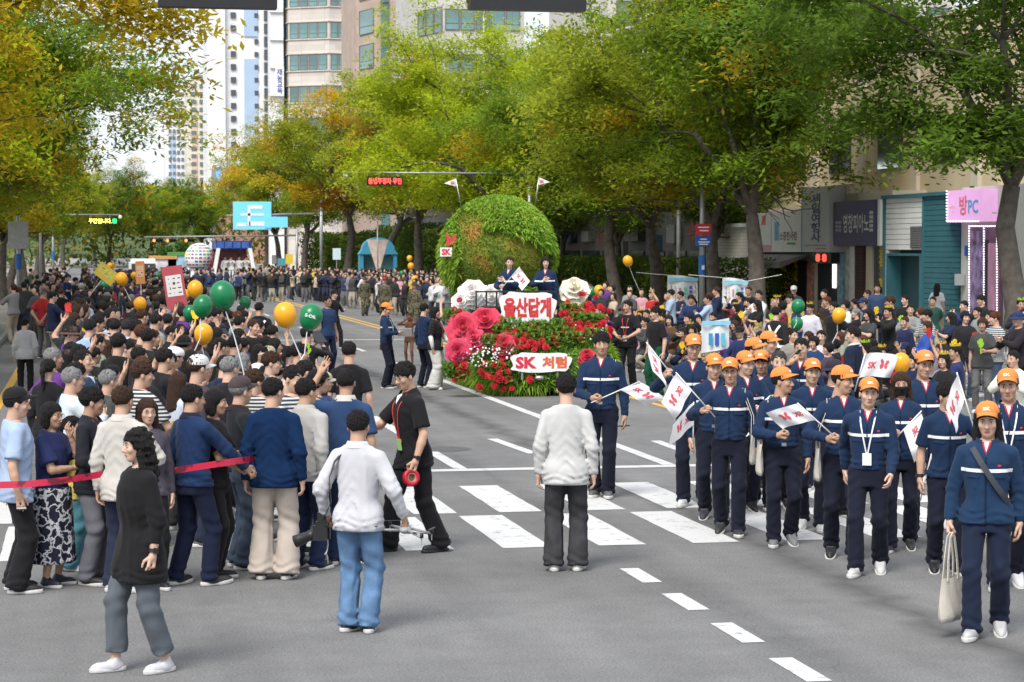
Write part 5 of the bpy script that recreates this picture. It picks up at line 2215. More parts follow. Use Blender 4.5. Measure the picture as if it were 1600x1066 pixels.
ds = empty('direction_sign', (0, 0, 0), 0, 'large pale blue overhead road direction sign far down the road', 'road sign')
a, b = onY(364, 315, 205), onY(424, 359, 205)
SBL = M_('road_sign_blue_glow', (.14, .48, .70), .35, .04, 1, emit=(.2, .6, .85), es=.25)  # emission brightens the unlit panel, as if bleached by daylight
obj('panel', MB().box(((a.x + b.x) / 2, 205, (a.z + b.z) / 2), ((b.x - a.x) / 2, .06, (a.z - b.z) / 2)).mesh('panel', SBL), ds)
sw = M_('road_sign_white', (.85, .87, .88), .4, 0)
cx, cz = (a.x + b.x) / 2, (a.z + b.z) / 2
for (x, z, hx, hz) in ((cx - .3, cz, .12, .95), (cx, cz + .1, 1.1, .11), (cx + .5, cz - .75, .8, .2), (cx - 1, cz - .85, .45, .16), (cx + .4, cz + .8, .55, .17)):
    obj('marking', MB().box((x, 204.92, z), (hx, .01, hz)).mesh('marking', sw), ds)
obj('panel', MB().box((cx + 2.2, 204.8, cz - .6), (1.1, .05, .5)).mesh('panel', SBL), ds)
obj('arm', MB().tube([(a.x - .6, 205.2, cz), (21.5, 205.2, cz + .2)], [.08, .13], 8).mesh('arm', POLE, True), ds)
obj('pole', MB().tube([(21.5, 205.2, 0), (21.5, 205.2, cz + 1.6)], .16, 10).mesh('pole', POLE, True), ds)


def kerb_pole(px, X, ztop, label):
    p = onX(px, 400, X)
    t = empty('sign_pole', (p.x, p.y, .12), 0, label, 'pole')
    obj('pole', MB().tube([(0, 0, 0), (0, 0, ztop)], [.12, .08], 12).mesh('pole', POLE, True), t)
    obj('band', MB().lathe([(.135, 1.75), (.135, 2.45), (.13, 2.45), (.13, 1.75)], 12).mesh('band', BLUEB), t)
    return t, p


t, p = kerb_pole(1097, 21.9, 5.8, 'steel lamp pole with blue band and red and blue notice by the banners')
s = F / math.hypot(p.x, p.y)
obj('sign_panel', MB().box((0, -.16, 3.38), (.29, .02, .21)).mesh('sign_panel', M_('notice_red', (.48, .03, .05), .5)), t)
obj('sign_panel', MB().box((0, -.16, 2.96), (.29, .02, .19)).mesh('sign_panel', M_('notice_blue', (.02, .10, .42), .5)), t)
for k, z in enumerate((3.46, 3.34, 3.03, 2.93, 2.85)):
    obj('print_line', MB().box((.02 * (k % 2), -.183, z), (.21 - .04 * (k % 3), .002, .022)).mesh('print_line', WHITE), t)
obj('notice', MB().box((0, -.14, 2.0), (.05, .01, .08)).mesh('notice', WHITE), t)
t, p = kerb_pole(29, -3.15, 4.2, 'steel pole with blue band and grey board on the left pavement')
obj('board', MB().box((0, -.15, 3.3), (.45, .02, .62)).mesh('board', M_('board_back_grey', (.42, .42, .41), .6)), t)
t, p = kerb_pole(83, -3.1, 5.4, 'pale blue pole with white lamp head on the left pavement')
obj('lamp_head', MB().box((.35, 0, 5.42), (.55, .16, .09)).mesh('lamp_head', WHITE), t)

# bright screen behind the trees
sc_ = empty('electronic_screen', (0, 0, 0), 0, 'glowing white electronic screen half hidden by the right-hand branches', 'screen')
a, b = onY(988, 254, 92), onY(1052, 280, 92)
obj('panel', MB().box(((a.x + b.x) / 2, 92, (a.z + b.z) / 2), ((b.x - a.x) / 2, .08, (a.z - b.z) / 2)).mesh('panel', M_('screen_white', (.9, .9, .9), .4, 0, emit=(.85, .95, 1), es=2.2)), sc_)
obj('frame', MB().box(((a.x + b.x) / 2, 92.12, (a.z + b.z) / 2), ((b.x - a.x) / 2 + .08, .05, (a.z - b.z) / 2 + .08)).mesh('frame', DGREY), sc_)
obj('pole', MB().tube([(b.x + .3, 92.2, .1), (b.x + .3, 92.2, a.z + .4)], .09, 10).mesh('pole', POLE, True), sc_)
obj('arm', MB().tube([(b.x + .3, 92.2, a.z + .2), (a.x, 92.2, a.z + .2)], .05, 8).mesh('arm', POLE, True), sc_)

# cloth banners tied between the trees
BANW = M_('banner_white', (.74, .76, .78), .7, .04, 2)
for (px0, py0, px1, py1, lb) in ((1043, 430, 1090, 476, 'white cloth banner with pale blue border tied beside the lamp pole'), (1129, 434, 1168, 474, 'white cloth banner with blue print tied to the many-limbed tree')):
    Yb = onX(px0, 450, 21.0).y
    a, b = onY(px0, py0, Yb), onY(px1, py1, Yb)
    t = empty('cloth_banner', (0, 0, 0), 0, lb, 'banner')
    n = 12
    V, Fc = [], []
    for i in range(n + 1):
        for j in range(5):
            u, v = i / n, j / 4
            V.append((a.x + (b.x - a.x) * u, Yb + .05 * math.sin(u * 9 + v), a.z + (b.z - a.z) * v - .12 * u + .04 * math.sin(u * 3.1)))
    for i in range(n):
        for j in range(4):
            Fc.append((i * 5 + j, i * 5 + j + 1, i * 5 + j + 6, i * 5 + j + 5))
    obj('cloth', mesh('cloth', V, Fc, True, [BANW]), t)
    w, h = b.x - a.x, a.z - b.z
    for z in (a.z - .06 - .1, b.z + .06 - .1):
        obj('border', MB().box(((a.x + b.x) / 2, Yb - .06, z), (w / 2, .005, .06)).mesh('border', M_('banner_blue', (.25, .55, .70), .7)), t)
    for k, (u, ww, hh, c) in enumerate(((.12, .04, .55, (.3, .25, .2)), (.24, .03, .5, (.6, .35, .2)), (.40, .08, .35, (.65, .25, .35)), (.58, .10, .4, (.2, .55, .4)), (.76, .10, .5, (.06, .12, .45)), (.9, .04, .6, (.5, .3, .1)))):
        for q in range(3):
            obj('print_mark', MB().box((a.x + w * u, Yb - .063, (a.z + b.z) / 2 + h * hh * (q - 1) * .3 - .08), (w * ww / 2, .004, h * hh * .11)).mesh('print_mark', M_('print_%d' % k, c, .7, 0)), t)
    obj('cord', MB().tube([(a.x - 1.2, Yb, a.z + .1), (a.x, Yb, a.z), (b.x, Yb, a.z - .12), (b.x + 1.2, Yb, a.z + .1)], .008, 4).mesh('cord', WHITE), t)

# blue arched booth and street signs on the far right pavement
bt = empty('street_booth', (0, 0, 0), 0, 'bright blue booth with arched roof on the far right pavement', 'booth')
pb = onX(590, 420, 21.0)
BTB = M_('booth_blue', (.05, .26, .40), .5, .08, 2)
sB = pb.y / F
for sx in (-1, 1):
    obj('pillar', MB().box((pb.x + sx * 1.25, pb.y, 1.2), (.14, .5, 1.2)).mesh('pillar', BTB), bt)
V = [(pb.x - 1.45, 2.4), (pb.x + 1.45, 2.4)] + [(pb.x + 1.2 * math.cos(a), 2.75 + .9 * math.sin(a)) for a in np.linspace(0, math.pi, 12)]
k = len(V)
obj('roof', MB().add([(x, pb.y - .6, z) for x, z in V] + [(x, pb.y + .6, z) for x, z in V], [tuple(range(k)), tuple(range(2 * k - 1, k - 1, -1))] + [(i, k + i, k + (i + 1) % k, (i + 1) % k) for i in range(k)]).mesh('roof', BTB), bt)
obj('glass', MB().box((pb.x, pb.y + .3, 1.2), (1.1, .03, 1.1)).mesh('glass', GLASSG), bt)
for px, py, w, h, col, lb in ((526, 397, .35, .5, (.6, .75, .8), 'pale arrow sign on a post on the far right pavement'), (430, 406, .3, .4, (.78, .78, .78), 'white notice on a post near the white-robed float'), (452, 405, .32, .42, (.75, .55, .05), 'yellow notice on a post on the far right pavement'), (440, 410, .35, .35, (.15, .5, .6), 'blue triangular notice between the white and yellow notices')):
    p = onX(px, py, 20.6)
    t = empty('street_sign', (p.x, p.y, 0), 0, lb, 'sign')
    k = p.y / 190
    obj('panel', MB().box((0, -.06, p.z), (w * k, .02, h * k)).mesh('panel', M_('sgn_%d' % px, col, .5, 0)), t)
    obj('post', MB().tube([(0, 0, 0), (0, 0, p.z + h)], .04, 8).mesh('post', POLE), t)
p = onX(590, 395, 19.5)
t = empty('pennant_banner', (p.x, p.y, 0), 0, 'tall swallow-shaped street banner on a pole before the blue booth', 'banner')
obj('pole', MB().tube([(0, 0, 0), (0, 0, p.z + 2.2)], .05, 8).mesh('pole', POLE, True), t)
obj('cloth', MB().add([(-.75, -.02, p.z + .9), (.75, -.02, p.z + .9), (.18, -.02, p.z - 1.1), (-.05, -.02, p.z - 1.3)] + [(-.75, .02, p.z + .9), (.75, .02, p.z + .9), (.18, .02, p.z - 1.1), (-.05, .02, p.z - 1.3)], [(0, 1, 2, 3), (7, 6, 5, 4)]).mesh('cloth', M_('pennant_cloth', (.62, .50, .45), .7, .25, 2)), t)
# shop fronts far along the right pavement
for k, (y0, y1, c, lb) in enumerate(((96, 112, (.13, .12, .11), 'grey shop row behind the float trees'), (113, 133, (.16, .14, .13), 'dull shop row with red and dark panels behind the far trees'), (134, 160, (.12, .12, .13), 'dark shop row far down the right pavement'), (161, 195, (.14, .13, .13), 'farthest low shop row on the right pavement'))):
    t = empty('shop_row', (0, 0, 0), 0, lb, 'shop')
    obj('wall', MB().box((31, (y0 + y1) / 2, 3.2), (3, (y1 - y0) / 2 - .1, 3.1)).mesh('wall', M_('row_wall_%d' % k, c, .8, .1, .4)), t)
    nn = 4
    for i in range(nn):
        yc = y0 + (y1 - y0) * (i + .5) / nn
        hw = (y1 - y0) / nn / 2
        obj('shop_window', MB().box((27.96, yc, 1.5), (.05, hw * .8, 1.2)).mesh('shop_window', GLASSD), t)
        obj('sign_board', MB().box((27.8, yc + rnd.uniform(-.3, .3), 3.3 + rnd.uniform(-.3, .5)), (.2, hw * rnd.uniform(.35, .75), rnd.uniform(.28, .5))).mesh('sign_board', M_('row_sign_%d' % (i % 4), ((.16, .04, .04), (.25, .25, .24), (.04, .07, .13), (.12, .11, .09))[(i + k) % 4], .5, .1, 2)), t)


# ================================================================ the flower float
FY = ground(815, 620).y
fc = Vector((8.78, FY + 2.65, 0))
fl = empty('parade_float', (fc.x, fc.y, 0), 0, 'flower-covered green parade float carrying a giant grass globe and two women', 'float')
FIN = fl.matrix_basis.inverted() if False else T(-fc.x, -fc.y, 0)
GRASS = M_('float_grass', None, .9, 0, spec=.06)


def _grass():
    n, l, b = nodes(GRASS)
    at = n.new('ShaderNodeAttribute')
    at.attribute_name = 'tone'
    r = n.new('ShaderNodeValToRGB')
    r.color_ramp.elements[0].color = (.06, .16, .02, 1)
    r.color_ramp.elements[1].color = (.40, .54, .08, 1)
    e = r.color_ramp.elements.new(.5)
    e.color = (.19, .37, .04, 1)
    l.new(at.outputs['Fac'], r.inputs[0])
    l.new(r.outputs[0], b.inputs['Base Color'])
    tr = n.new('ShaderNodeBsdfTranslucent')
    l.new(r.outputs[0], tr.inputs['Color'])
    ms = n.new('ShaderNodeMixShader')
    ms.inputs[0].default_value = .3
    l.new(b.outputs[0], ms.inputs[1])
    l.new(tr.outputs[0], ms.inputs[2])
    l.new(ms.outputs[0], n['Material Output'].inputs['Surface'])


_grass()


def tufts(P, N, L, wid, seed, tone0=.5, droop=.3, jit=.55):
    """leaf blades on points P with normals N"""
    rs = np.random.RandomState(seed)
    n = len(P)
    d = N + rs.normal(size=(n, 3)) * jit
    d[:, 2] += .25
    d /= np.linalg.norm(d, axis=1)[:, None]
    s = np.cross(d, rs.normal(size=(n, 3)))
    s /= np.linalg.norm(s, axis=1)[:, None]
    LL = (L * rs.uniform(.6, 1.4, n))[:, None]
    m = P + d * LL * .55
    e = P + d * LL + np.array([0, 0, -1]) * droop * LL
    V = np.stack([P - s * wid * .5, P + s * wid * .5, m + s * wid, e, m - s * wid], 1).reshape(-1, 3)
    Q = (np.arange(n) * 5)[:, None] + np.array([0, 1, 2, 3, 4])
    me = mesh('tufts', V, Q, False, [GRASS])
    at = me.attributes.new('tone', 'FLOAT', 'FACE')
    t = np.clip(tone0 + .12 + noise3(P, 4.0, seed) * .18 + rs.normal(size=n) * .2, 0, 1)
    at.data.foreach_set('value', t.astype(np.float32))
    return me


# body: rounded box, sampled for the grass
hx, hy, hz = 1.26, 2.62, .92
mbf = MB()
V, Fc, rows = [], [], []
nA = 64
prof = [(.93, .10), (1.0, .16), (1.02, .5), (.99, .8), (.93, .92), (.80, 1.02), (.5, 1.12), (.02, 1.16)]
for k, z in prof:
    for i in range(nA):
        a = 2 * math.pi * i / nA
        c, s_ = math.cos(a), math.sin(a)
        e = 2 / 5.0
        V.append((k * hx * math.copysign(abs(c) ** e, c), k * hy * math.copysign(abs(s_) ** e, s_), z))
for j in range(len(prof) - 1):
    for i in range(nA):
        i2 = (i + 1) % nA
        Fc.append((j * nA + i, j * nA + i2, (j + 1) * nA + i2, (j + 1) * nA + i))
Fc.append(tuple(range(nA - 1, -1, -1)))
Fc.append(tuple(range((len(prof) - 1) * nA, len(prof) * nA)))
bodym = mesh('body', V, Fc, True, [M_('float_moss', (.05, .12, .02), .9, .3, 5)])
obj('body', bodym, fl)
obj('chassis', MB().box((0, .1, .2), (1.1, 2.4, .12)).mesh('chassis', DGREY), fl)
for sx in (-1, 1):
    for yy in (-1.6, 1.5):
        obj('wheel', MB().lathe([(.05, -.1), (.28, -.1), (.30, -.05), (.30, .05), (.28, .1), (.05, .1)], 18, M=T(sx * .85, yy, .30) @ RY(R(90))).mesh('wheel', DGREY, True), fl)


def sample(V, Fq, n, seed):
    rs = np.random.RandomState(seed)
    V = np.array(V)
    Fq = np.array([f for f in Fq if len(f) == 4])
    a, b, c, d = [V[Fq[:, i]] for i in range(4)]
    ar = np.linalg.norm(np.cross(c - a, d - b), axis=1)
    k = rs.choice(len(Fq), n, p=ar / ar.sum())
    u, v = rs.rand(n, 1), rs.rand(n, 1)
    P = (a[k] * (1 - u) + b[k] * u) * (1 - v) + (d[k] * (1 - u) + c[k] * u) * v
    N = np.cross(c[k] - a[k], d[k] - b[k])
    N /= np.linalg.norm(N, axis=1)[:, None] + 1e-9
    return P, N


P, N = sample(V, Fc, 13000, 3)
tag(obj('grass_skirt', tufts(P, N, .13, .012, 4, .55), fl), kind='stuff')
rs = np.random.RandomState(8)
a = rs.rand(1800) * 6.283
e = .4
P = np.stack([1.0 * hx * np.sign(np.cos(a)) * np.abs(np.cos(a)) ** e, hy * np.sign(np.sin(a)) * np.abs(np.sin(a)) ** e, rs.uniform(.12, .3, 1800)], 1)
N = np.stack([np.cos(a), np.sin(a), -np.full(1800, .7)], 1)
tag(obj('grass_fringe', tufts(P, N, .16, .014, 5, .62, .6), fl), kind='stuff')
# raised flower bank and stage behind it
obj('stage', MB().box((0, .55, 1.08), (1.12, 1.1, .10)).mesh('stage', DGREY), fl)

# globe
gc = onY(778, 396, FY + 3.5)
gr_ = 88 / F * (gc - Vector((0, 0, CH))).length
MOSS = M_('globe_moss', (.10, .13, .015), .95, .0)
n, l, b = nodes(MOSS)
tc = n.new('ShaderNodeTexCoord')
no = n.new('ShaderNodeTexNoise')
no.inputs['Scale'].default_value = 2.2
no.inputs['Detail'].default_value = 5
l.new(tc.outputs['Object'], no.inputs['Vector'])
ra = n.new('ShaderNodeValToRGB')
ra.color_ramp.elements[0].position = .35
ra.color_ramp.elements[0].color = (.11, .17, .018, 1)
ra.color_ramp.elements[1].position = .68
ra.color_ramp.elements[1].color = (.30, .17, .035, 1)
e_ = ra.color_ramp.elements.new(.52)
e_.color = (.18, .21, .02, 1)
l.new(no.outputs['Fac'], ra.inputs[0])
l.new(ra.outputs[0], b.inputs['Base Color'])
gm = T(gc.x - fc.x, gc.y - fc.y, gc.z)
mbg = MB().ball((0, 0, 0), gr_ * .915, 48, 30)
go = obj('grass_globe', mbg.mesh('grass_globe', MOSS, True), fl, gm)
rs = np.random.RandomState(12)
D = rs.normal(size=(26000, 3))
D /= np.linalg.norm(D, axis=1)[:, None]
cov = D[:, 2] * 1.0 + D[:, 0] * .75 + noise3(D * gr_, 3.2, 4) * .35 + (D[:, 1] > .25) * 1.5
cov2 = (D[:, 0] < -.80) | (D[:, 2] < -.62)
lush = (cov > .33) | cov2
tag(obj('fern_cover', tufts(D[lush] * gr_ * np.where(np.arange(lush.sum()) % 3 == 0, .92, .985)[:, None], D[lush], .13, .016, 6, .58, .5, .8), go), kind='stuff')
D2 = D[~lush]
me_ = tufts(D2 * gr_ * .912, D2, .045, .010, 7, .22, .2, .9)
me_.materials.clear()
me_.materials.append(MOSS)
tag(obj('moss_cover', me_, go), kind='stuff')


# roses
def rose_geo(seed, full=1.0, rings=((5, .25, .55, .40), (6, .55, .80, .30), (7, .85, 1.0, .10))):
    r = random.Random(seed)
    mb = MB()
    for k, (n, r0, tilt, z) in enumerate(rings):
        for i in range(n):
            a = 2 * math.pi * (i + .5 * k + r.uniform(-.1, .1)) / n
            V = []
            for u in range(4):
                for v in range(4):
                    t = v / 3
                    w = (u / 3 - .5) * (1.55 * math.pi / n * 1.35) * (.55 + .45 * math.sin(t * 2.2))
                    rad = r0 * (.25 + t * .75) * (1 + .06 * math.sin(u * 2))
                    zz = z * full + t * (1 - tilt) * .85 + .10 * tilt * t - .16 * tilt * t * t + (.05 if v == 3 else 0)
                    zz += -.10 * abs(u / 3 - .5) * t
                    V.append((rad * math.cos(a + w), rad * math.sin(a + w), zz - .3))
            mb.add(V, [(u * 4 + v, (u + 1) * 4 + v, (u + 1) * 4 + v + 1, u * 4 + v + 1) for u in range(3) for v in range(3)])
    mb.ball((0, 0, .25), (.22, .22, .30), 8, 5)
    return mb.mesh('rose', [PETAL], True)


PETAL = M_('petal', None, .65, .18, 6, spec=.25, sheen=.1)
RSM = [rose_geo(1), rose_geo(2), rose_geo(3)]
BIG = rose_geo(9, 1.0, ((4, .18, .35, .5), (5, .38, .5, .42), (6, .58, .65, .32), (7, .80, .85, .18), (8, 1.0, 1.05, .02)))


def fsurf(px, py):
    """point on the flower bank behind photo pixel px,py"""
    q = onY(px, py, FY)
    for _ in range(4):
        z = q.z
        Y = FY + .06 + max(0, z - .9) * 1.15
        q = onY(px, py, Y)
    return q


def rose_at(p, rad, col, mesh_, tilt=.8, name='rose', az=None):
    q = p - Vector((fc.x, fc.y, 0))
    M = T(*q) @ RZ(rnd.uniform(-.6, .6) if az is None else az) @ RX(R(90) * tilt * rnd.uniform(.7, 1.1)) @ RZ(rnd.random() * 6) @ Matrix.Scale(rad, 4)
    return obj(name, mesh_, fl, M, col)


fol = leaf_heap('rose_leaves', 260, (.22, .16, .22), 3, None, .045)
ROSEC = [(.46, .008, .018), (.34, .005, .012), (.54, .016, .026)]
for (x0, x1, y0, y1, n) in ((772, 872, 503, 546, 105), (868, 946, 462, 530, 70), (752, 822, 556, 606, 42), (706, 728, 562, 592, 24), (700, 730, 466, 506, 6), (880, 948, 500, 535, 12)):
    for k in range(n):
        u, v = rnd.gauss(.5, .26), rnd.gauss(.5, .24)
        px, py = x0 + (x1 - x0) * min(max(u, -.05), 1.05), y0 + (y1 - y0) * min(max(v, -.05), 1.05)
        if 776 < px < 872 and 450 < py < 508 or 794 < px < 896 and 547 < py < 586:
            continue
        p = fsurf(px, py)
        p.y -= rnd.uniform(.08, .20)
        rose_at(p, rnd.uniform(.062, .092), rnd.choice(ROSEC), rnd.choice(RSM))
        if k % 11 == 0:
            tag(obj('rose_leaves', fol, fl, T(p.x - fc.x, p.y - fc.y + .10, p.z - .08), (.16, .28, .05, .0)), kind='stuff')
for px, py, r_, c in ((756, 502, .38, (.62, .045, .10)), (722, 512, .35, (.60, .05, .10)), (786, 538, .27, (.60, .04, .09)), (714, 548, .26, (.58, .05, .11)), (738, 528, .26, (.62, .06, .12)), (915, 556, .19, (.50, .02, .05)), (908, 588, .13, (.55, .05, .08))):
    p = fsurf(px, py)
    p.y -= .12
    rose_at(p, r_, c, BIG, .85, 'giant_rose', -.25)
for px, py, r_, c in ((738, 458, .31, (.80, .78, .76)), (768, 462, .26, (.78, .76, .74)), (897, 450, .31, (.78, .74, .60)), (720, 470, .2, (.8, .78, .77))):
    p = onY(px, py, FY + 1.3)
    rose_at(p, r_, c, BIG, .8, 'giant_rose', -.25)
    obj('stem', MB().tube([(p.x - fc.x, p.y - fc.y + .05, p.z - .15), (p.x - fc.x, p.y - fc.y + .15, 1.0)], .03, 6).mesh('stem', M_('stem_green', (.05, .13, .03), .7)), fl)
# white small blossoms
WB = M_('white_blossom', (.80, .80, .78), .7, .05, 20)
mbw = MB()
for (x0, x1, y0, y1, n) in ((712, 775, 530, 572, 130), (798, 830, 500, 516, 40), (895, 940, 500, 530, 50), (770, 800, 540, 560, 30)):
    for k in range(n):
        p = fsurf(rnd.uniform(x0, x1), rnd.uniform(y0, y1))
        q = (p.x - fc.x, p.y - fc.y - rnd.uniform(.03, .16), p.z)
        mbw.ball(q, rnd.uniform(.014, .024), 5, 4)
tag(obj('white_blossoms', mbw.mesh('white_blossoms', WB, True), fl), kind='stuff')
for k in range(12):
    p = fsurf(rnd.uniform(705, 930), rnd.uniform(500, 572))
    tag(obj('rose_leaves', fol, fl, T(p.x - fc.x, p.y - fc.y + .02, p.z - .02), (.17, .29, .05, .0)), kind='stuff')


# lettered boards
def board(par, px0, px1, py0, py1, Y, texts, name='lettered_board'):
    a, b = onY(px0, py0, Y), onY(px1, py1, Y)
    w, h = b.x - a.x, a.z - b.z
    c = Vector(((a.x + b.x) / 2 - fc.x, Y - fc.y, (a.z + b.z) / 2))
    n = 48
    pts = []
    for i in range(n):
        t = 2 * math.pi * i / n
        k = 1 + .045 * math.sin(7 * t + 1) + .03 * math.sin(11 * t)
        cc, ss = math.cos(t), math.sin(t)
        pts.append((c.x + k * w / 2 * math.copysign(abs(cc) ** .45, cc), c.z + k * h / 2 * math.copysign(abs(ss) ** .5, ss)))
    m = MB().add([(x, c.y, z) for x, z in pts] + [(x, c.y + .05, z) for x, z in pts], [tuple(range(n - 1, -1, -1))[::-1], tuple(range(2 * n - 1, n - 1, -1))] + [(i, n + i, n + (i + 1) % n, (i + 1) % n) for i in range(n)])
    o = obj(name, m.mesh(name, M_('board_white', (.82, .82, .82), .5, .03, 4)), par)
    for body, fx, fw, fh, col in texts:
        text_fit(body, w * fw, h * fh, M_('board_ink_%d' % int(col[1] * 1000), col, .5, .1, 8), frame((c.x + (fx - .5) * w, c.y - .008, c.z), (1, 0, 0), (0, 0, 1), (0, -1, 0)), o, .045)
    for q in (-.3, .3):
        obj('stake', MB().box((c.x + q * w, c.y + .12, c.z - h * .4), (.02, .02, h * .5)).mesh('stake', METAL), o)


board(fl, 781, 867, 457, 504, FY + .95, (('울산답게', .5, .86, .66, (.60, .04, .045)),))
board(fl, 799, 891, 552, 581, FY - .12, (('SK', .25, .36, .62, (.62, .03, .06)), ('처럼', .73, .42, .62, (.66, .13, .05))))
rl = MB()
a, b = onY(744, 456, FY + 1.05), onY(872, 505, FY + 1.05)
for z in (a.z, (a.z + b.z) / 2, b.z):
    rl.box(((a.x + b.x) / 2 - fc.x, FY + 1.05 - fc.y, z), ((b.x - a.x) / 2, .015, .015))
for i in range(9):
    rl.box((a.x + (b.x - a.x) * i / 8 - fc.x, FY + 1.06 - fc.y, (a.z + 1.0) / 2), (.015, .015, (a.z - 1.0) / 2 + .02))
obj('railing', rl.mesh('railing', DGREY), fl)
obj('headlamp', MB().ball((onY(842, 590, FY - .05).x - fc.x, FY - .1 - fc.y, onY(842, 590, FY).z), (.10, .07, .05), 12, 8).mesh('headlamp', METAL, True), fl)

REDLOGO = M_('logo_red', (.62, .05, .06), .5, .05, 9)


def wings(w, h):
    """two butterfly wings: list of polygons in a w x h box centred on 0"""
    A = [(0, -.1), (-.12, .30), (-.42, .50), (-.5, .30), (-.34, .05), (-.46, -.18), (-.30, -.5), (-.08, -.36)]
    B = [(.04, -.1), (.16, .34), (.44, .42), (.5, .2), (.34, 0), (.40, -.22), (.28, -.42), (.10, -.34)]
    return [[(x * w, y * h) for x, y in q] for q in (A, B)]


# SK butterfly sign on the left of the globe
sp0 = onY(697, 383, FY + 2.9)
sg = obj('logo_sign', MB().box((sp0.x - fc.x, sp0.y - fc.y, sp0.z - .14), (.12, .02, .09)).mesh('logo_sign', WHITE), fl)
text_fit('SK', .19, .13, REDLOGO, frame((sp0.x - fc.x, sp0.y - fc.y - .024, sp0.z - .14), (1, 0, 0), (0, 0, 1), (0, -1, 0)), sg, .05)
for W_ in wings(.22, .28):
    obj('wing', MB().add([(sp0.x - fc.x + .10 + x, sp0.y - fc.y, sp0.z + .1 + y) for x, y in W_] + [(sp0.x - fc.x + .10 + x, sp0.y - fc.y + .03, sp0.z + .1 + y) for x, y in W_], [tuple(range(8)), tuple(range(15, 7, -1))] + [(i, 8 + i, 8 + (i + 1) % 8, (i + 1) % 8) for i in range(8)]).mesh('wing', REDLOGO), sg)
obj('stake', MB().tube([(sp0.x - fc.x, sp0.y - fc.y + .03, sp0.z), (gc.x - fc.x - gr_ * .8, sp0.y - fc.y + .3, sp0.z - .1)], .02, 6).mesh('stake', METAL), sg)
for px, py, bx, by in ((712, 288, 722, 330), (842, 286, 836, 322)):
    a, b = onY(px, py - 9, gc.y), onY(bx, by, gc.y)
    o_ = obj('pennant_pole', MB().tube([a - fc.xyz, b - fc.xyz], .012, 6).mesh('pennant_pole', METAL, True), fl)
    sg_ = -1 if px < 800 else 1
    V = [a - fc, a - fc + Vector((.0, 0, -.16)), a - fc + Vector((sg_ * .24, .02, -.10))]
    k = obj('pennant', MB().add([tuple(v) for v in V] + [tuple(v + Vector((0, .006, 0))) for v in V], [(0, 1, 2), (5, 4, 3)]).mesh('pennant', WHITE), o_)
    c = (V[0] + V[1] + V[2]) / 3
    text_fit('SK', .10, .06, REDLOGO, frame(c + Vector((-.02 * sg_, -.02, .0)), (1, 0, 0), (0, 0, 1), (0, -1, 0)), k, .04)

# ================================================================ far floats and vehicles
tr = empty('stage_truck', (0, 0, 0), 0, 'blue stage truck carrying white-robed people under a navy canopy', 'truck')
Yt = 140
xt = lambda px: onY(px, 400, Yt).x
zt = lambda py: onY(365, py, Yt).z
NV = M_('truck_navy', (.02, .05, .22), .4, .1, 2)
obj('platform', MB().box(((xt(335) + xt(397)) / 2, Yt + 2, .42), ((xt(397) - xt(335)) / 2, 2.2, .2)).mesh('platform', NV), tr)
obj('canopy', MB().box(((xt(337) + xt(392)) / 2, Yt + 2, zt(383)), ((xt(392) - xt(337)) / 2, 2.2, (zt(376) - zt(389)) / 2)).mesh('canopy', NV), tr)
for k in range(4):
    obj('canopy_panel', MB().box((xt(344 + k * 13), Yt - .22, zt(383)), (.22, .03, .2)).mesh('canopy_panel', M_('panel_blue', (.05, .12, .40), .4, .3, 4)), tr)
obj('backdrop', MB().box(((xt(337) + xt(392)) / 2, Yt + 3.6, zt(405)), ((xt(392) - xt(337)) / 2, .05, .9)).mesh('backdrop', M_('backdrop_mix', (.35, .14, .12), .6, .7, 1.5)), tr)
for a, b in ((334, 341), (397, 390)):
    V = [(xt(a) - .12, Yt - .3, 1.2), (xt(a) + .12, Yt - .3, 1.2), (xt(b) + .12, Yt - .3, zt(388)), (xt(b) - .12, Yt - .3, zt(388))]
    obj('post', MB().add(V + [(x, y + .2, z) for x, y, z in V], [(0, 1, 2, 3), (7, 6, 5, 4), (0, 4, 5, 1), (1, 5, 6, 2), (2, 6, 7, 3), (3, 7, 4, 0)]).mesh('post', WHITE), tr)
for sx in (340, 392):
    obj('wheel', MB().lathe([(.05, -.12), (.42, -.12), (.45, 0), (.42, .12), (.05, .12)], 16, M=T(xt(sx), Yt + .6, .45) @ RY(R(90))).mesh('wheel', DGREY, True), tr)
gl = empty('flag_globe', (0, 0, 0), 0, 'white globe covered with small coloured flags beside the stage truck', 'float')
c = onY(312, 403, 143)
rG = 23 / F * c.length
obj('globe', MB().ball(c, rG, 28, 18).mesh('globe', WHITE, True), gl)
FLC = [(.5, .04, .05), (.05, .1, .4), (.04, .3, .12), (.6, .4, .05), (.55, .2, .1), (.3, .05, .2)]
for i in range(-4, 5):
    for j in range(-4, 5):
        a, t = i * .28, j * .24
        if a * a + t * t > 1.5 or rnd.random() < .12:
            continue
        d = Vector((math.sin(a) * math.cos(t), -math.cos(a) * math.cos(t), math.sin(t)))
        M = frame(c + d * (rG + .005), Vector((math.cos(a), math.sin(a), 0)), d, Vector((-math.sin(a) * math.sin(t), math.cos(a) * math.sin(t), math.cos(t))))
        obj('flag_panel', cached('flagp', lambda: MB().box((0, 0, 0), (.09, .006, .055)).mesh('flag_panel', PLAIN)), gl, M, rnd.choice(FLC))
obj('base', MB().lathe([(rG * .7, 0), (rG * .6, c.z - rG * .8), (.1, c.z - rG * .6)], 16, c=(c.x, c.y, 0)).mesh('base', WHITE), gl)
obj('flower_burst', leaf_heap('flower_burst', 500, (.35, .3, .9), 4, None, .07, PLAIN), gl, T(c.x + rG * .85, c.y - .3, c.z - .8), (.62, .10, .04))
vn = empty('white_van', (0, 0, 0), 0, 'white van waiting at the far end behind the left crowd', 'van')
p = onY(224, 425, 150)
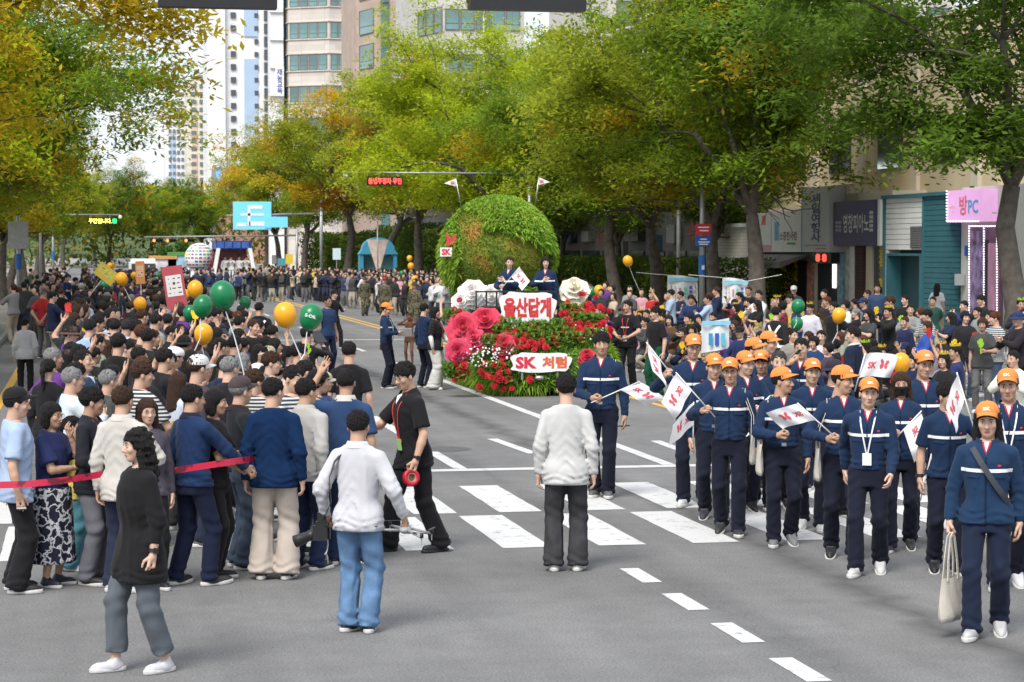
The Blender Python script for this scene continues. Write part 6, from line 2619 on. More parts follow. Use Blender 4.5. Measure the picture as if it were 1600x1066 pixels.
obj('body', MB().box((p.x, 152, 1.15), (.92, 2.2, .75)).mesh('body', WHITE), vn)
obj('windscreen', MB().box((p.x, 149.75, 1.5), (.8, .06, .3)).mesh('windscreen', GLASSD), vn)
obj('roof_box', MB().box((p.x, 152, 2.0), (.8, 1.8, .12)).mesh('roof_box', WHITE), vn)
for q in (-.65, .65):
    obj('headlight', MB().box((p.x + q, 149.75, .95), (.16, .05, .1)).mesh('headlight', M_('headlight', (.9, .9, .85), .2)), vn)
    obj('wheel', MB().lathe([(.05, -.1), (.33, -.1), (.33, .1), (.05, .1)], 14, M=T(p.x + q * 1.3, 150.6, .33) @ RY(R(90))).mesh('wheel', DGREY, True), vn)
for px, py, w, h, col, top, lb in ((255, 418, .9, 1.5, (.75, .72, .78), (.55, .3, .1), 'pale boxy float with yellow top among the far crowd'), (280, 412, .8, 1.9, (.35, .55, .70), (.10, .25, .06), 'far float with pale blue panels and palm leaves')):
    p = onY(px, py, 155)
    t = empty('far_float', (0, 0, 0), 0, lb, 'float')
    obj('body', MB().box((p.x, 156, p.z / 2 + .3), (w, 1.5, p.z / 2 + .3)).mesh('body', M_('ff_%d' % px, col, .6, .3, 1.2)), t)
    obj('canopy', MB().box((p.x, 156, p.z + .7), (w * 1.05, 1.6, .12)).mesh('canopy', M_('fft_%d' % px, top, .6)), t)
    obj('foliage', leaf_heap('foliage', 300, (.5, .3, .7), px, None, .12), t, T(p.x + .2, 155, p.z + .8), (.08, .18, .04, 0))
    obj('panel', MB().box((p.x, 154.45, p.z * .6), (w * .7, .03, .4)).mesh('panel', M_('ffp_%d' % px, (.15, .12, .4), .5, .4, 3)), t)

# ================================================================ balloons
BALY = M_('balloon_yellow', (.80, .36, .012), .28, .03, 3, spec=.5)
BALG = M_('balloon_green', (.004, .17, .058), .28, .03, 3, spec=.5)
STRG = M_('string_white', (.75, .75, .75), .7, 0)


def ball_prof():
    pr = []
    for i in range(1, 18):
        t = math.pi * i / 18
        z = -math.cos(t)
        r_ = math.sin(t) * (1 - .10 * (1 - (z + 1) / 2))
        pr.append((r_, z * 1.08 if z > 0 else z * 1.16))
    return pr


BM = {c: MB().lathe(ball_prof(), 24).mesh('skin', m, True) for c, m in (('y', BALY), ('g', BALG))}
KN = {c: MB().lathe([(.02, -1.13), (.055, -1.20), (.075, -1.25), (.03, -1.25)], 10).mesh('knot', m, True) for c, m in (('y', BALY), ('g', BALG))}
BL = [(348, 461, 44, 'g', 'largest green balloon over the left crowd'), (317, 478, 34, 'g', 'green balloon tucked beside the largest green one'), (305, 452, 27, 'y', 'yellow balloon in front of the red placard'), (383, 473, 20, 'g', 'small green balloon over the road edge'),
      (446, 492, 39, 'y', 'big yellow balloon beside the lettered green balloon'), (486, 495, 40, 'g', 'green balloon with white lettering held over the road edge'), (318, 522, 32, 'y', 'yellow balloon low among the left crowd heads'), (190, 436, 21, 'y', 'yellow balloon beside the tilted yellow placard'),
      (162, 447, 17, 'g', 'green balloon below the tilted yellow placard'), (219, 475, 22, 'y', 'yellow balloon gripped by a raised hand in the left crowd'), (297, 489, 24, 'g', 'half-hidden green balloon under the red placard'), (288, 462, 20, 'y', 'yellow balloon hidden behind the red placard'), (213, 568, 20, 'y', 'yellow balloon low behind the man in the blue suit'),
      (172, 416, 11, 'y', 'tiny yellow balloon far over the left crowd'), (210, 431, 12, 'y', 'small yellow balloon beyond the tilted placard'), (246, 432, 12, 'g', 'small green balloon beyond the tall orange placard'),
      (981, 408, 17, 'y', 'lone yellow balloon floating before the right-hand trees'), (1247, 479, 23, 'g', 'upper green balloon over the right crowd'), (1245, 506, 21, 'g', 'lower green balloon over the right crowd'), (1311, 493, 24, 'y', 'yellow balloon in front of the piano shop'),
      (1408, 567, 31, 'y', 'yellow balloon behind the orange caps'), (1473, 590, 26, 'y', 'yellow balloon half sunk behind the dark-haired marcher'), (925, 456, 16, 'g', 'green balloon of the cluster behind the float'), (936, 454, 17, 'y', 'yellow balloon in the middle of the cluster behind the float'), (948, 455, 15, 'y', 'outer yellow balloon of the cluster behind the float'), (922, 478, 13, 'y', 'yellow balloon among the red roses at the float edge'),
      (640, 404, 10, 'y', 'topmost far yellow balloon left of the globe'), (642, 416, 11, 'y', 'second far yellow balloon left of the globe'), (628, 428, 10, 'g', 'far green balloon left of the globe'), (648, 436, 11, 'y', 'lower far yellow balloon left of the globe'), (600, 470, 9, 'y', 'low yellow balloon among the far spectators'), (552, 446, 10, 'g', 'small green balloon among the far spectators')]
for px, py, d, c, lb in BL:
    dist = F * (.27 if py > 468 else .31) / d
    if d < 14:
        dist = F * .30 / d
    dr = ray(px, py)
    p = Vector((0, 0, CH)) + dr * dist
    r_ = d / 2 / F * dist * 1.0
    tx = rnd.uniform(-.3, .3)
    o = obj('balloon', BM[c], None, T(*p) @ RY(tx) @ RX(rnd.uniform(-.2, .2)) @ Matrix.Scale(r_ / 1.04, 4))
    tag(o, lb, 'balloon', 'parade balloons')
    obj('knot', KN[c], o)
    k = 1.04 / r_
    L = max(p.z - 1.3, .5) * k
    pts = [(0, 0, -1.25), (.3, .1, -1.25 - L * .3), (.15 - tx * 2, 0, -1.25 - L * .65), (.5, .2, -1.25 - L)]
    obj('string', MB().tube(pts, .006 * k, 4).mesh('string', STRG), o)
    if d == 40:
        def fnb(x, y, z):
            a, t = x, y
            return (1.02 * math.sin(a) * math.cos(t), -1.02 * math.cos(a) * math.cos(t), 1.04 * math.sin(t))
        text_fit('S-OIL', .95, .26, WHITE, RZ(R(-8)) @ RX(R(0)), o, .03, fn=fnb)


# ================================================================ people
def spot(px, fy=None, hy=None, H=1.72):
    """where a person stands: from the feet row, or from the top of the head and a height"""
    if fy is not None:
        p = ground(px, fy)
        if hy is not None:
            H = onY(px, hy, p.y).z - .02
        return p, H
    d = ray(px, hy)
    t = (H + .02 - CH) / d.z
    return Vector((d.x * t, d.y * t, 0)), H


def facing(p, f):
    return math.atan2(p.x, -p.y) + R(f)


BLK, WHT = (.014, .014, .016), (.64, .64, .64)
HEROES = {}


def hero(key, label, px, fy, hy, f, sp, C, H=1.72, fine=True, group=None, z=0.0, Y=None):
    if Y is not None:
        p = onY(px, fy, Y)
        p.z = 0
        H = H
    else:
        p, H = spot(px, fy, hy, H)
    sp = dict(sp)
    sp['H'] = min(max(H, 1.15), 1.86)
    fine = fine and fy is not None
    G = build(sp, .0150 if fine else .02, .0062 if fine else .008)
    C = dict(C)
    C.setdefault('skin', SKINC[len(HEROES) % 5])
    C.setdefault('hair', HAIRC['black'])
    C.setdefault('shoe', BLK)
    p = Vector((p.x, p.y, z))
    rz = facing(p, f)
    o = place(G, p, rz, C, label, 'person', group)
    W_ = T(*p) @ RZ(rz)
    HEROES[key] = (o, G, W_)
    return o, G, W_


def shirt_detail(o, G, col, open_col=None, placket=False):
    obj('collar', collar_geo(G['r'], .012), o, None, col)
    if open_col:
        r = G['r']
        tv, tq = G['top']
        a = math.atan(.5)
        p = U_(r, (0, 0, .46))
        n1, n2 = tuple(r.U @ Vector((math.cos(a), 0, -math.sin(a)))), tuple(r.U @ Vector((-math.cos(a), 0, -math.sin(a))))
        m = region(tv, tq, [(p, n1), (p, n2), (U_(r, (0, .02, 0)), tuple(r.U @ Vector((0, -1, 0)))), (U_(r, (0, 0, .57)), tuple(r.U @ Vector((0, 0, 1))))], .004, CLOTH, 'undershirt')
        if m:
            obj('undershirt', m, o, None, open_col)


def watch(o, G, side, col=BLK):
    r = G['r']
    M, _ = r.hm[side]
    mb = MB().lathe([(.031, -.012), (.034, -.012), (.034, .012), (.031, .012)], 14, M=T(-.035, 0, 0) @ RY(R(90)))
    mb.box((-.035, 0, .034 if side else -.034), (.018, .018, .006))
    obj('wristwatch', mb.mesh('wristwatch', PLAIN), o, M, col)


def back_straps(o, G, front=False):
    r = G['r']
    for sx in (-1, 1):
        pts, nr = [], []
        for k in range(12):
            t = k / 11
            x, z = sx * (.12 - .24 * t), .47 - .40 * t
            tt = r.T
            w, d, y = [np.interp(z, tt['z'], tt[q]) for q in 'wdy']
            yy = y - (d + .022) * math.sqrt(max(1 - (x / (w + .03)) ** 2, .05))
            pts.append(U_(r, (x, yy, z)))
            nr.append(tuple(r.U @ Vector((0, -1, 0))))
        obj('reflective_strap', strap_geo(pts, .042, .004, M_('safety_strap', (.82, .84, .84), .3, 0, emit=None, spec=.9), 'reflective_strap', nr), o)
    m = region(*G['top'], [(U_(r, (0, 0, .10)), tuple(r.U @ Vector((0, 0, 1)))), (U_(r, (0, 0, .055)), tuple(r.U @ Vector((0, 0, -1))))], .006, REFL, 'reflective_belt', sel=lambda c: np.abs(r.loc(c)[:, 0]) < .21)
    if m:
        obj('reflective_belt', m, o)


UN = dict(top=dict(hem=.03, fit=.018), bot=dict(fit=.012, hem=.064))
UC = dict(top=NAVY, bot=NAVYD, hat=(.70, .235, .06))


def marcher(key, label, px, fy, hrow, f, seed, hat=True, C=None, extra=None, H=1.72, **kw):
    sp = dict(top=dict(hem=kw.pop('hem', .03), fit=kw.pop('fit', .018), seed=seed, sleeve=kw.pop('sleeve', 1.0)), bot=dict(fit=.012, hem=.064, seed=seed + 3))
    q_ = random.Random(seed)
    sp.update(hy=q_.uniform(-14, 10), hp=q_.uniform(-6, 3), hr=q_.uniform(-4, 4), lean=q_.uniform(-1, 5))
    sp.update(kw)
    if hat:
        sp['hat'] = 'cap'
    c = dict(UC)
    c.update(C or {})
    o, G, W_ = hero(key, label, px, fy, hrow, f, sp, c, H, group='uniformed marchers')
    uniform_extras(G, o, **(extra or {}))
    return o, G, W_


def walk(k, a=.20):
    return dict(lf=(-.09, a, 0), rf=(.09, -a, .035), rpit=-22) if k else dict(lf=(-.09, -a, .035), rf=(.09, a, 0), lpit=-22)


# ---- left foreground group
hero('L1', 'person in light blue T-shirt and black cap behind the red tape', 24, 925, 605, 92, dict(hat='cap', L='down2', Rt='down', top=dict(sleeve=.5, hem=-.13, fit=.026, seed=3), bot=dict(fit=.024, hem=.075, seed=4)), dict(top=(.34, .43, .60), bot=BLK, hat=BLK))
o, G, W_ = HEROES['L1']
cap_mark(G, o, '=', (.25, .75, .1))
hero('L2', 'woman in navy blouse and leaf-print skirt, one hand at her chin', 80, 915, 625, 55, dict(fem=True, hair='bob', L='chin', Rt='fold', glasses=True, top=dict(sleeve=.5, hem=-.02, fit=.03, seed=5), bot=dict(kind='skirt', mat=FLORAL, hemz=.22, flare=.03)), dict(top=(.018, .025, .085), bot=BLK, shoe=(.02, .02, .04)))
hero('L3', 'person in pale yellow top and teal trousers behind the woman in the leaf-print skirt', 112, 890, 648, 70, dict(fem=True, hair='pony', L='hold', Rt='down', top=dict(sleeve=.5, hem=-.1, seed=6), bot=dict(fit=.03, hem=.09)), dict(top=(.55, .45, .10), bot=(.08, .22, .27), shoe=WHT))
o, G, W_ = hero('L4', 'man in black polo with red lanyard and grey trousers gripping the red tape', 143, 912, 603, 62, dict(hair='fringe', glasses=True, L='lap', Rt='holdlow', hy=-25, top=dict(hem=-.10, fit=.02, seed=7), bot=dict(fit=.016, hem=.066, mat=CLOTH)), dict(top=(.016, .017, .024), bot=(.13, .13, .15)))
lanyard_on(G, o, (.55, .03, .08), (.82, .78, .80), .16)
shirt_detail(o, G, (.016, .017, .024))
o, G, W_ = hero('L5', 'man in cream shirt seen from behind beside the red tape', 192, 925, 600, 150, dict(L='down', Rt='lap', top=dict(hem=-.14, fit=.022, seed=8), bot=dict(fit=.014)), dict(top=(.50, .48, .44), bot=(.02, .025, .05), hair=HAIRC['brown'], shoe=(.5, .5, .5)))
shirt_detail(o, G, (.50, .48, .44))
o, G, W_ = hero('L6', 'woman with long curly black hair in black blazer and grey trousers, standing apart', 226, 1048, 664, -62, dict(fem=True, hair='curlylong', hseed=2, L='down', Rt='down2', hy=12, lf=(-.13, -.10, 0), rf=(.11, .17, 0), top=dict(hem=-.26, fit=.022, flare=.07, sleeve=.66, seed=9), bot=dict(fit=.020, hem=.058, end=.13, seed=3)), dict(top=(.012, .012, .013), bot=(.098, .112, .13), shoe=(.56, .56, .60), skin=SKINC[2]))
watch(o, G, 0)
watch(o, G, 1)
o, G, W_ = hero('L7', 'man in navy pullover reaching a hand out over the red tape', 296, 915, 598, 128, dict(glasses=True, L='down', Rt=((.10, .40, -.36), (0, 1, .5), (.6, -1, -.2), 'relaxed'), hy=10, lf=(-.12, -.05, 0), rf=(.13, .12, 0), top=dict(hem=-.05, fit=.022, seed=10), bot=dict(fit=.016, seed=9)), dict(top=(.012, .030, .085), bot=(.010, .014, .036), shoe=(.035, .03, .03)))
shirt_detail(o, G, (.012, .015, .03))
watch(o, G, 1)
hero('L8', 'woman with brown hair and round glasses peering between two men', 229, None, 618, 15, dict(fem=True, hair='long', glasses=True, top=dict(seed=2), bot=dict()), dict(top=(.08, .07, .09), bot=BLK, hair=HAIRC['brown']), 1.58)
hero('L9', 'woman with black bob and black shirt beside the man in the navy pullover', 333, None, 604, 75, dict(fem=True, hair='bob', L='fold', Rt='lap', top=dict(sleeve=.5, seed=4), bot=dict()), dict(top=BLK, bot=BLK), 1.62)
o, G, W_ = hero('L10', 'man in black polo and brown cap with blue-grey jeans', 374, 888, 588, 100, dict(hat='cap', L='lap', Rt='lap', hy=-20, belly=.03, top=dict(sleeve=.5, hem=-.02, fit=.02, seed=11), bot=dict(fit=.02, mat=DENIM, hem=.068)), dict(top=(.016, .018, .022), bot=(.055, .075, .11), hat=(.06, .045, .045), hair=HAIRC['grey']))
shirt_detail(o, G, (.03, .015, .015))
hero('L11', 'man in navy sweatshirt and beige trousers seen from behind', 428, 905, 587, 168, dict(L='down', Rt='down', hy=30, top=dict(hem=-.12, fit=.026, seed=12, mat=KNIT), bot=dict(fit=.028, hem=.085, seed=5)), dict(top=(.008, .026, .078), bot=(.44, .38, .33), shoe=(.04, .04, .045)))
o, G, W_ = hero('L12', 'man in light grey jacket and navy trousers seen from behind', 478, 890, 588, 142, dict(L='down', Rt='down2', hy=15, top=dict(hem=-.10, fit=.026, seed=13), bot=dict(fit=.018, seed=6)), dict(top=(.40, .39, .37), bot=(.014, .022, .06), shoe=(.03, .03, .04)))
shirt_detail(o, G, (.40, .39, .37))
o, G, W_ = hero('L13', 'man in grey striped polo looking down behind the light grey jacket', 455, None, 568, 50, dict(hp=-14, L='lap', Rt='lap', top=dict(sleeve=.5, seed=14, mat=STRIPE), bot=dict()), dict(top=(.1, .1, .1), bot=BLK), 1.74)
o, G, W_ = hero('L14', 'man in blue T-shirt with chequered neck strap seen from behind', 540, None, 573, 170, dict(L='raise', Rt='down', top=dict(sleeve=.5, fit=.022, seed=15), bot=dict(seed=4)), dict(top=(.026, .056, .135), bot=(.02, .03, .07)), 1.74)
obj('neck_strap', collar_geo(G['r'], .012, .004, 4), o, None, (.5, .48, .45))
hero('L15', 'man with thick black hair standing in front of the crowd edge, seen from behind', 545, None, 531, 176, dict(L='down', Rt='down', top=dict(seed=16, sleeve=.5), bot=dict()), dict(top=BLK, bot=BLK), 1.74)
o, G, W_ = hero('L16', 'tall man in black shirt with red lanyard, leaning in with a roll of red tape', 640, 862, 560, -62, dict(hair='fringe', glasses=True, lean=9, hp=-6, hy=-12, L=((.07, .14, -.49), (0, 1, .2), (.6, -1, 0), 'grip'), Rt=((-.02, .40, -.16), (0, .3, 1), (.7, -.4, -.6), 'relaxed'), lf=(-.13, -.24, 0), rf=(.12, .16, 0), pel=(-.01, -.05), shoe='dress', top=dict(sleeve=.5, hem=-.13, fit=.022, seed=17), bot=dict(fit=.020, hem=.072, seed=7)), dict(top=(.013, .013, .015), bot=(.011, .011, .013)))
shirt_detail(o, G, (.013, .013, .015), (.72, .72, .72))
lanyard_on(G, o, (.60, .05, .04), (.35, .62, .22), .10)
b = obj('badge_band', MB().box((0, 0, 0), (.038, .0035, .018)).mesh('badge_band', PLAIN), o, Matrix.Translation(G['r'].up((0, G['r'].surf_y(0, .10, .021) + .010, .137))) @ G['r'].U.to_4x4(), (.65, .10, .06))
watch(o, G, 0)
TAPER = M_('tape_red', (.55, .015, .04), .35, .08, 6)
hm = W_ @ G['r'].hm[0][0]
rp_ = hm @ Vector((.10, 0, .03))
t = tag(obj('tape_roll', MB().lathe([(.042, -.025), (.078, -.025), (.078, .025), (.042, .025), (.042, -.025)], 24).mesh('tape_roll', TAPER, True), None, Matrix.Translation(rp_ + Vector((.0, -.02, -.055))) @ RZ(R(15)) @ RX(R(80))), 'roll of red barrier tape in the black-shirted man\'s hand', 'tape roll')
obj('core', MB().lathe([(.036, -.024), (.0415, -.024), (.0415, .024), (.036, .024), (.036, -.024)], 20).mesh('core', M_('cardboard', (.45, .32, .2), .8)), t)
o, G, W_ = hero('L17', 'photographer in white jacket and blue jeans seen from behind', 556, 988, 638, 158, dict(hy=-6, L=((.12, .06, -.47), (0, 1, 0), (.6, -1, 0), 'grip'), Rt=((.17, .12, -.46), (0, 1, .2), (.6, -1, 0), 'grip'), lf=(-.07, .02, 0), rf=(.10, .02, 0), toe=-18, belly=.02, top=dict(hem=-.11, fit=.022, seed=18), bot=dict(fit=.018, hem=.062, mat=DENIM, seed=8)), dict(top=(.53, .53, .56), bot=(.11, .20, .34), shoe=(.018, .018, .02)))
shirt_detail(o, G, (.52, .52, .55))
r = G['r']
PH = (o, G, W_)
obj('hem_band', region(*G['top'], [(U_(r, (0, 0, -.085)), tuple(r.U @ Vector((0, 0, 1)))), (U_(r, (0, 0, -.112)), tuple(r.U @ Vector((0, 0, -1))))], .004, CLOTH, 'hem_band', sel=lambda c: np.abs(r.loc(c)[:, 0]) < .24), o, None, (.48, .48, .51))

# camera on its strap, drone in the other hand
hm = W_ @ r.hm[0][0]
cp = hm @ Vector((.10, 0, -.03)) + Vector((-.03, -.06, -.03))
cm_ = empty('camera', cp, R(70), 'black camera with long lens hanging at the photographer\'s side', 'camera')
obj('body', MB().box((0, 0, 0), (.072, .045, .055)).box((0, 0, .066), (.032, .038, .016)).box((.055, -.035, -.01), (.018, .02, .045)).mesh('body', DGREY), cm_)
obj('lens', MB().lathe([(.040, 0), (.042, .05), (.038, .06), (.045, .13), (.047, .17), (.035, .17)], 18, M=T(0, .04, -.01) @ RX(R(-112))).mesh('lens', DGREY, True), cm_)
obj('flash', MB().box((0, -.01, .115), (.035, .03, .035)).mesh('flash', DGREY), cm_)
obj('viewfinder', MB().box((-.02, -.05, .06), (.018, .012, .012)).mesh('viewfinder', DGREY), cm_)
pts = [cp + Vector((0, 0, .06))]
for v in ((-.20, -.06, .10), (-.205, -.09, .30), (-.15, -.12, .42), (-.085, -.06, .525), (-.06, .02, .535)):
    pts.append(W_ @ Vector(r.up(v)))
inv = cm_.matrix_basis.inverted()
obj('strap', strap_geo([inv @ p for p in pts], .034, .004, DGREY, 'strap', [(inv.to_3x3() @ (p - W_ @ Vector(r.up((0, 0, z)))).normalized()) for p, z in zip(pts, (.0, .1, .3, .4, .45, .4))]), cm_)
mb = MB()
obj('cable', MB().tube([(.0 + .05 * math.sin(k * .9), -.04, -.05 - .02 * k + .03 * math.cos(k * .9)) for k in range(10)], .004, 5).mesh('cable', WHITE, True), cm_)
hm = W_ @ r.hm[1][0]
dp = hm @ Vector((.11, 0, -.02))
dn = empty('drone', dp, R(-25), 'small folding drone held low by the photographer', 'drone')
DRM = M_('drone_grey', (.32, .32, .33), .4, .1, 8)
obj('body', MB().ball((0, 0, 0), (.045, .085, .032), 12, 8).box((0, .06, -.02), (.022, .02, .018)).mesh('body', DRM, True), dn)
for sx, sy in ((1, 1), (1, -1), (-1, 1), (-1, -1)):
    e = (sx * .16, sy * .13, .01 - .05 * (sx > 0))
    a_ = obj('arm', MB().tube([(sx * .035, sy * .05, 0), e], [.012, .009], 6).mesh('arm', DRM, True), dn)
    obj('motor', MB().lathe([(.014, 0), (.014, .03), (.004, .034)], 10, c=e).mesh('motor', DGREY, True), a_)
    obj('propeller', MB().box((e[0], e[1], e[2] + .034), (.085, .009, .002), rz=.6 * sx + sy).mesh('propeller', DGREY), a_)
    obj('foot', MB().tube([e, (e[0], e[1], e[2] - .05)], [.006, .004], 5).mesh('foot', DRM), a_)

# ---- the white-shirted man and the first marcher
o, G, W_ = hero('M1', 'man in white long-sleeved top and dark grey jeans walking away', 884, 892, 583, 178, dict(hair='fringe', hy=-6, L='down', Rt='down', lf=(-.105, .0, 0), rf=(.105, .02, 0), top=dict(hem=-.145, fit=.020, seed=19), bot=dict(fit=.022, hem=.070, mat=DENIM, seed=9)), dict(top=(.52, .52, .51), bot=(.042, .042, .046), shoe=(.54, .54, .50)))
r = G['r']
for sx in (-1, 1):
    x0, x1 = sorted((sx * .03, sx * .13))
    m = region(*G['bot'], [(U_(r, (x1, 0, 0)), (1, 0, 0)), (U_(r, (x0, 0, 0)), (-1, 0, 0)), (U_(r, (0, 0, -.03)), (0, 0, 1)), (U_(r, (0, 0, -.17)), (0, 0, -1)), (U_(r, (0, 0, 0)), (0, 1, 0))], .004, DENIM, 'back_pocket')
    if m:
        obj('back_pocket', m, o, None, (.055, .055, .06))
marcher('M2', 'bare-headed marcher with fringe in navy uniform, a little apart from the orange caps', 940, 777, 516, -6, 21, False, dict(shoe=(.10, .10, .10)), dict(lanyard=False), hair='fringe', hem=.02, Rt=((-.10, .27, -.30), (.2, .3, 1), (.9, -.5, -.4), 'grip'), L='down', lf=(-.07, .03, 0), rf=(.07, -.02, 0))

# ---- the uniformed column
marcher('R1', 'bespectacled marcher in orange cap raising a flag at the head of the column', 1083, 790, 517, -4, 31, glasses=True, Rt='holdup', L='down', C=dict(shoe=(.55, .56, .58)), **walk(0, .08))
marcher('R2', 'marcher in orange cap half hidden behind the flag bearer with glasses', 1115, 812, 552, 0, 32, Rt='down', L='swingf', C=dict(shoe=(.03, .03, .04)), **walk(1, .12))
marcher('R3', 'marcher in orange cap and tinted glasses holding a flag up before his shoulder', 1140, 835, 559, -4, 33, glasses=True, belly=.03, Rt=((.08, .30, -.12), (-.3, 0, 1), (.9, -.2, -.7), 'grip'), L='down', extra=dict(lanyard=False), C=dict(shoe=(.03, .03, .035)), **walk(1, .13))
marcher('R4', 'marcher in orange cap tucked behind the man with tinted glasses', 1163, 800, 548, 12, 34, L='hold', hy=-25, **walk(0, .1))
marcher('R5', 'young marcher with fringe under his orange cap', 1190, 792, 547, -8, 35, hair='fringe', C=dict(shoe=(.35, .2, .25)), L='swingf', **walk(1, .1))
marcher('R5b', 'marcher in orange cap in the back row, face turned away', 1176, 765, 527, 25, 36, hy=-35, **walk(0, .1))
marcher('R5c', 'marcher in raised orange cap beside the volunteer with white cross straps', 1198, 752, 517, 30, 37, hy=-30, **walk(1, .1))
marcher('R6', 'bare-headed marcher holding a phone up to his face', 1252, None, 526, -8, 38, False, Rt='phone', L='down', H=1.76, extra=dict(capmark=False), **walk(1, .1))
marcher('R6b', 'bare-headed older marcher smiling behind the capped ones', 1217, None, 546, -2, 39, False, C=dict(hair=(.05, .05, .05)), H=1.70, **walk(0, .1))
marcher('R7', 'marcher in orange cap turning his head aside, cloth bag on his shoulder', 1222, 852, 574, 6, 40, hy=-62, L='down', Rt=((-.10, .26, -.26), (.2, .2, 1), (.9, -.4, -.5), 'grip'), C=dict(shoe=(.16, .16, .17)), hem=.06, **walk(0, .09))
marcher('R7b', 'marcher in orange cap seen between the bag carrier and the man in profile', 1268, 828, 560, 0, 55, L='down', Rt='down', C=dict(shoe=(.5, .5, .5)), **walk(1, .12))
hero('R8', 'marcher in navy uniform and dark bucket hat', 1302, 808, 562, 20, dict(hat='bucket', hy=-30, top=dict(hem=.0, fit=.018, seed=41), bot=dict(fit=.012)), dict(top=NAVY, bot=NAVYD, hat=(.03, .025, .04)), group='uniformed marchers')
marcher('R9', 'marcher in orange cap shown in profile, flag held at his waist', 1316, 872, 571, 4, 42, hy=-55, Rt=((-.02, .26, -.26), (.2, .2, 1), (.9, -.4, -.5), 'grip'), L='down', C=dict(shoe=(.02, .02, .022)), **walk(1, .11))
marcher('R10', 'marcher in orange cap with white badge hanging on his chest', 1356, 897, 590, -6, 43, Rt='swingb', L='swingf', extra=dict(lanyard=True), C=dict(shoe=(.48, .48, .47)), **walk(0, .16))
marcher('R11', 'woman marcher with long hair and black face mask', 1406, 860, 578, -2, 44, False, fem=True, hair='long', mask=True, Rt='hold', L='down', C=dict(mask=BLK, shoe=(.02, .02, .02), hair=HAIRC['brown']), extra=dict(belt=False), hem=-.02, **walk(0, .14))
marcher('R12', 'stout marcher in orange cap and glasses behind the masked woman', 1442, 845, 547, 8, 45, glasses=True, belly=.05, hy=-10, L='down', C=dict(shoe=(.05, .09, .16)), fit=.028, **walk(1, .1))
marcher('R13', 'bare-headed marcher with glasses and short sleeves, smiling sideways', 1478, 895, 594, 10, 46, False, hair='fringe', glasses=True, hy=-30, sleeve=.5, Rt='down', L=((.10, .26, -.12), (.2, 0, 1), (.9, -.2, -.8), 'grip'), hem=-.03, extra=dict(belt=False), **walk(1, .1))
watch(*HEROES['R13'][:2], 1)
marcher('R14', 'smiling marcher in orange cap with white lanyard behind the tote carrier', 1572, 918, 576, 4, 47, hr=4, hy=8, C=dict(shoe=(.52, .52, .55)), extra=dict(lanyard=True), **walk(0, .14))
marcher('R15', 'long-haired marcher in orange cap with chest strap and cloth tote in hand', 1540, 994, 628, -4, 48, hair='long', fem=False, Rt='carry', L='down2', hem=-.06, fit=.020, extra=dict(belt=False), C=dict(shoe=(.42, .42, .42), top=(.013, .036, .085), bot=(.012, .018, .040)), **walk(0, .15))
o, G, W_ = HEROES['R15']
r = G['r']
pts, nr = [], []
for k in range(12):
    t_ = k / 11
    x, z = -.10 + .0 * t_, 0
    x, z = .10 - .26 * t_, .505 - .40 * t_
    pts.append(U_(r, (x if True else x, r.surf_y(x, z, .045), z)))
    nr.append(tuple(r.U @ Vector((0, 1, 0))))
obj('chest_strap', strap_geo(pts, .042, .006, CLOTH, 'chest_strap', nr), o, None, (.06, .07, .08))

# ---- people round the float
WM = [('W1', 'woman in navy uniform on the float clapping, smiling to one side', 797, 401, -22, 'clap', 'hold', 'pony', -25), ('W2', 'woman in navy uniform on the float with a hand before her chest', 853, 404, -8, 'down', 'clap', 'long', -10)]
for key, lb, px, hy, f, la, ra_, hair, hyy in WM:
    Y = FY + 1.35
    top_ = onY(px, hy, Y)
    G = build(dict(fem=True, H=1.70, hair=hair, L=la, Rt=ra_, hy=hyy, top=dict(hem=.0, fit=.02, seed=51), bot=dict()), .0155, .007)
    z0 = 1.19
    p = Vector((top_.x, Y, z0 + (top_.z - .01 - z0 - 1.70)))
    p.z = max(p.z, .95)
    o = place(G, p, facing(p, f), dict(top=NAVY, bot=NAVYD, shoe=BLK, hair=HAIRC['brown'] if key == 'W1' else HAIRC['black'], skin=SKINC[2]), lb)
    uniform_extras(G, o, belt=False)
    HEROES[key] = (o, G, T(*p) @ RZ(facing(p, f)))
marcher('G1', 'attendant in orange cap reading a sheet of paper beside the road', 603, 607, 473, 72, 61, Rt='hold', L='hold', hp=-12, extra=dict(lanyard=True))
o, G, W_ = hero('G2', 'performer painted bronze all over dancing beside the float', 640, 572, 488, -20, dict(fem=True, hair='bun', L=((.05, .2, .18), (0, .3, 1), (.9, .2, -.4), 'open'), Rt=((-.05, .25, .12), (0, .3, 1), (.9, .2, -.4), 'open'), lf=(-.12, .06, 0), rf=(.12, -.05, 0), top=dict(sleeve=.2, hem=.12, fit=-.006), bot=dict(fit=-.010, end=1.0, waist=.06)), dict(top=(.13, .055, .03), bot=(.10, .045, .025), skin=(.15, .065, .035), hair=(.06, .03, .02), shoe=(.13, .06, .035)))
hero('G3', 'attendant in navy with one arm raised to his face near the float', 662, 606, 473, 125, dict(Rt='raise', top=dict(hem=-.02), bot=dict()), dict(top=NAVY, bot=NAVYD))
o, G, W_ = hero('G4', 'attendant in black T-shirt and wide off-white trousers beside the giant roses', 679, 609, 478, 75, dict(fem=True, hair='bob', L='lap', Rt='down', top=dict(sleeve=.5, hem=-.08, fit=.024), bot=dict(fit=.045, hem=.10)), dict(top=BLK, bot=(.56, .56, .53), shoe=(.55, .55, .55)))
lanyard_on(G, o, (.55, .05, .05), (.5, .5, .2), .05)
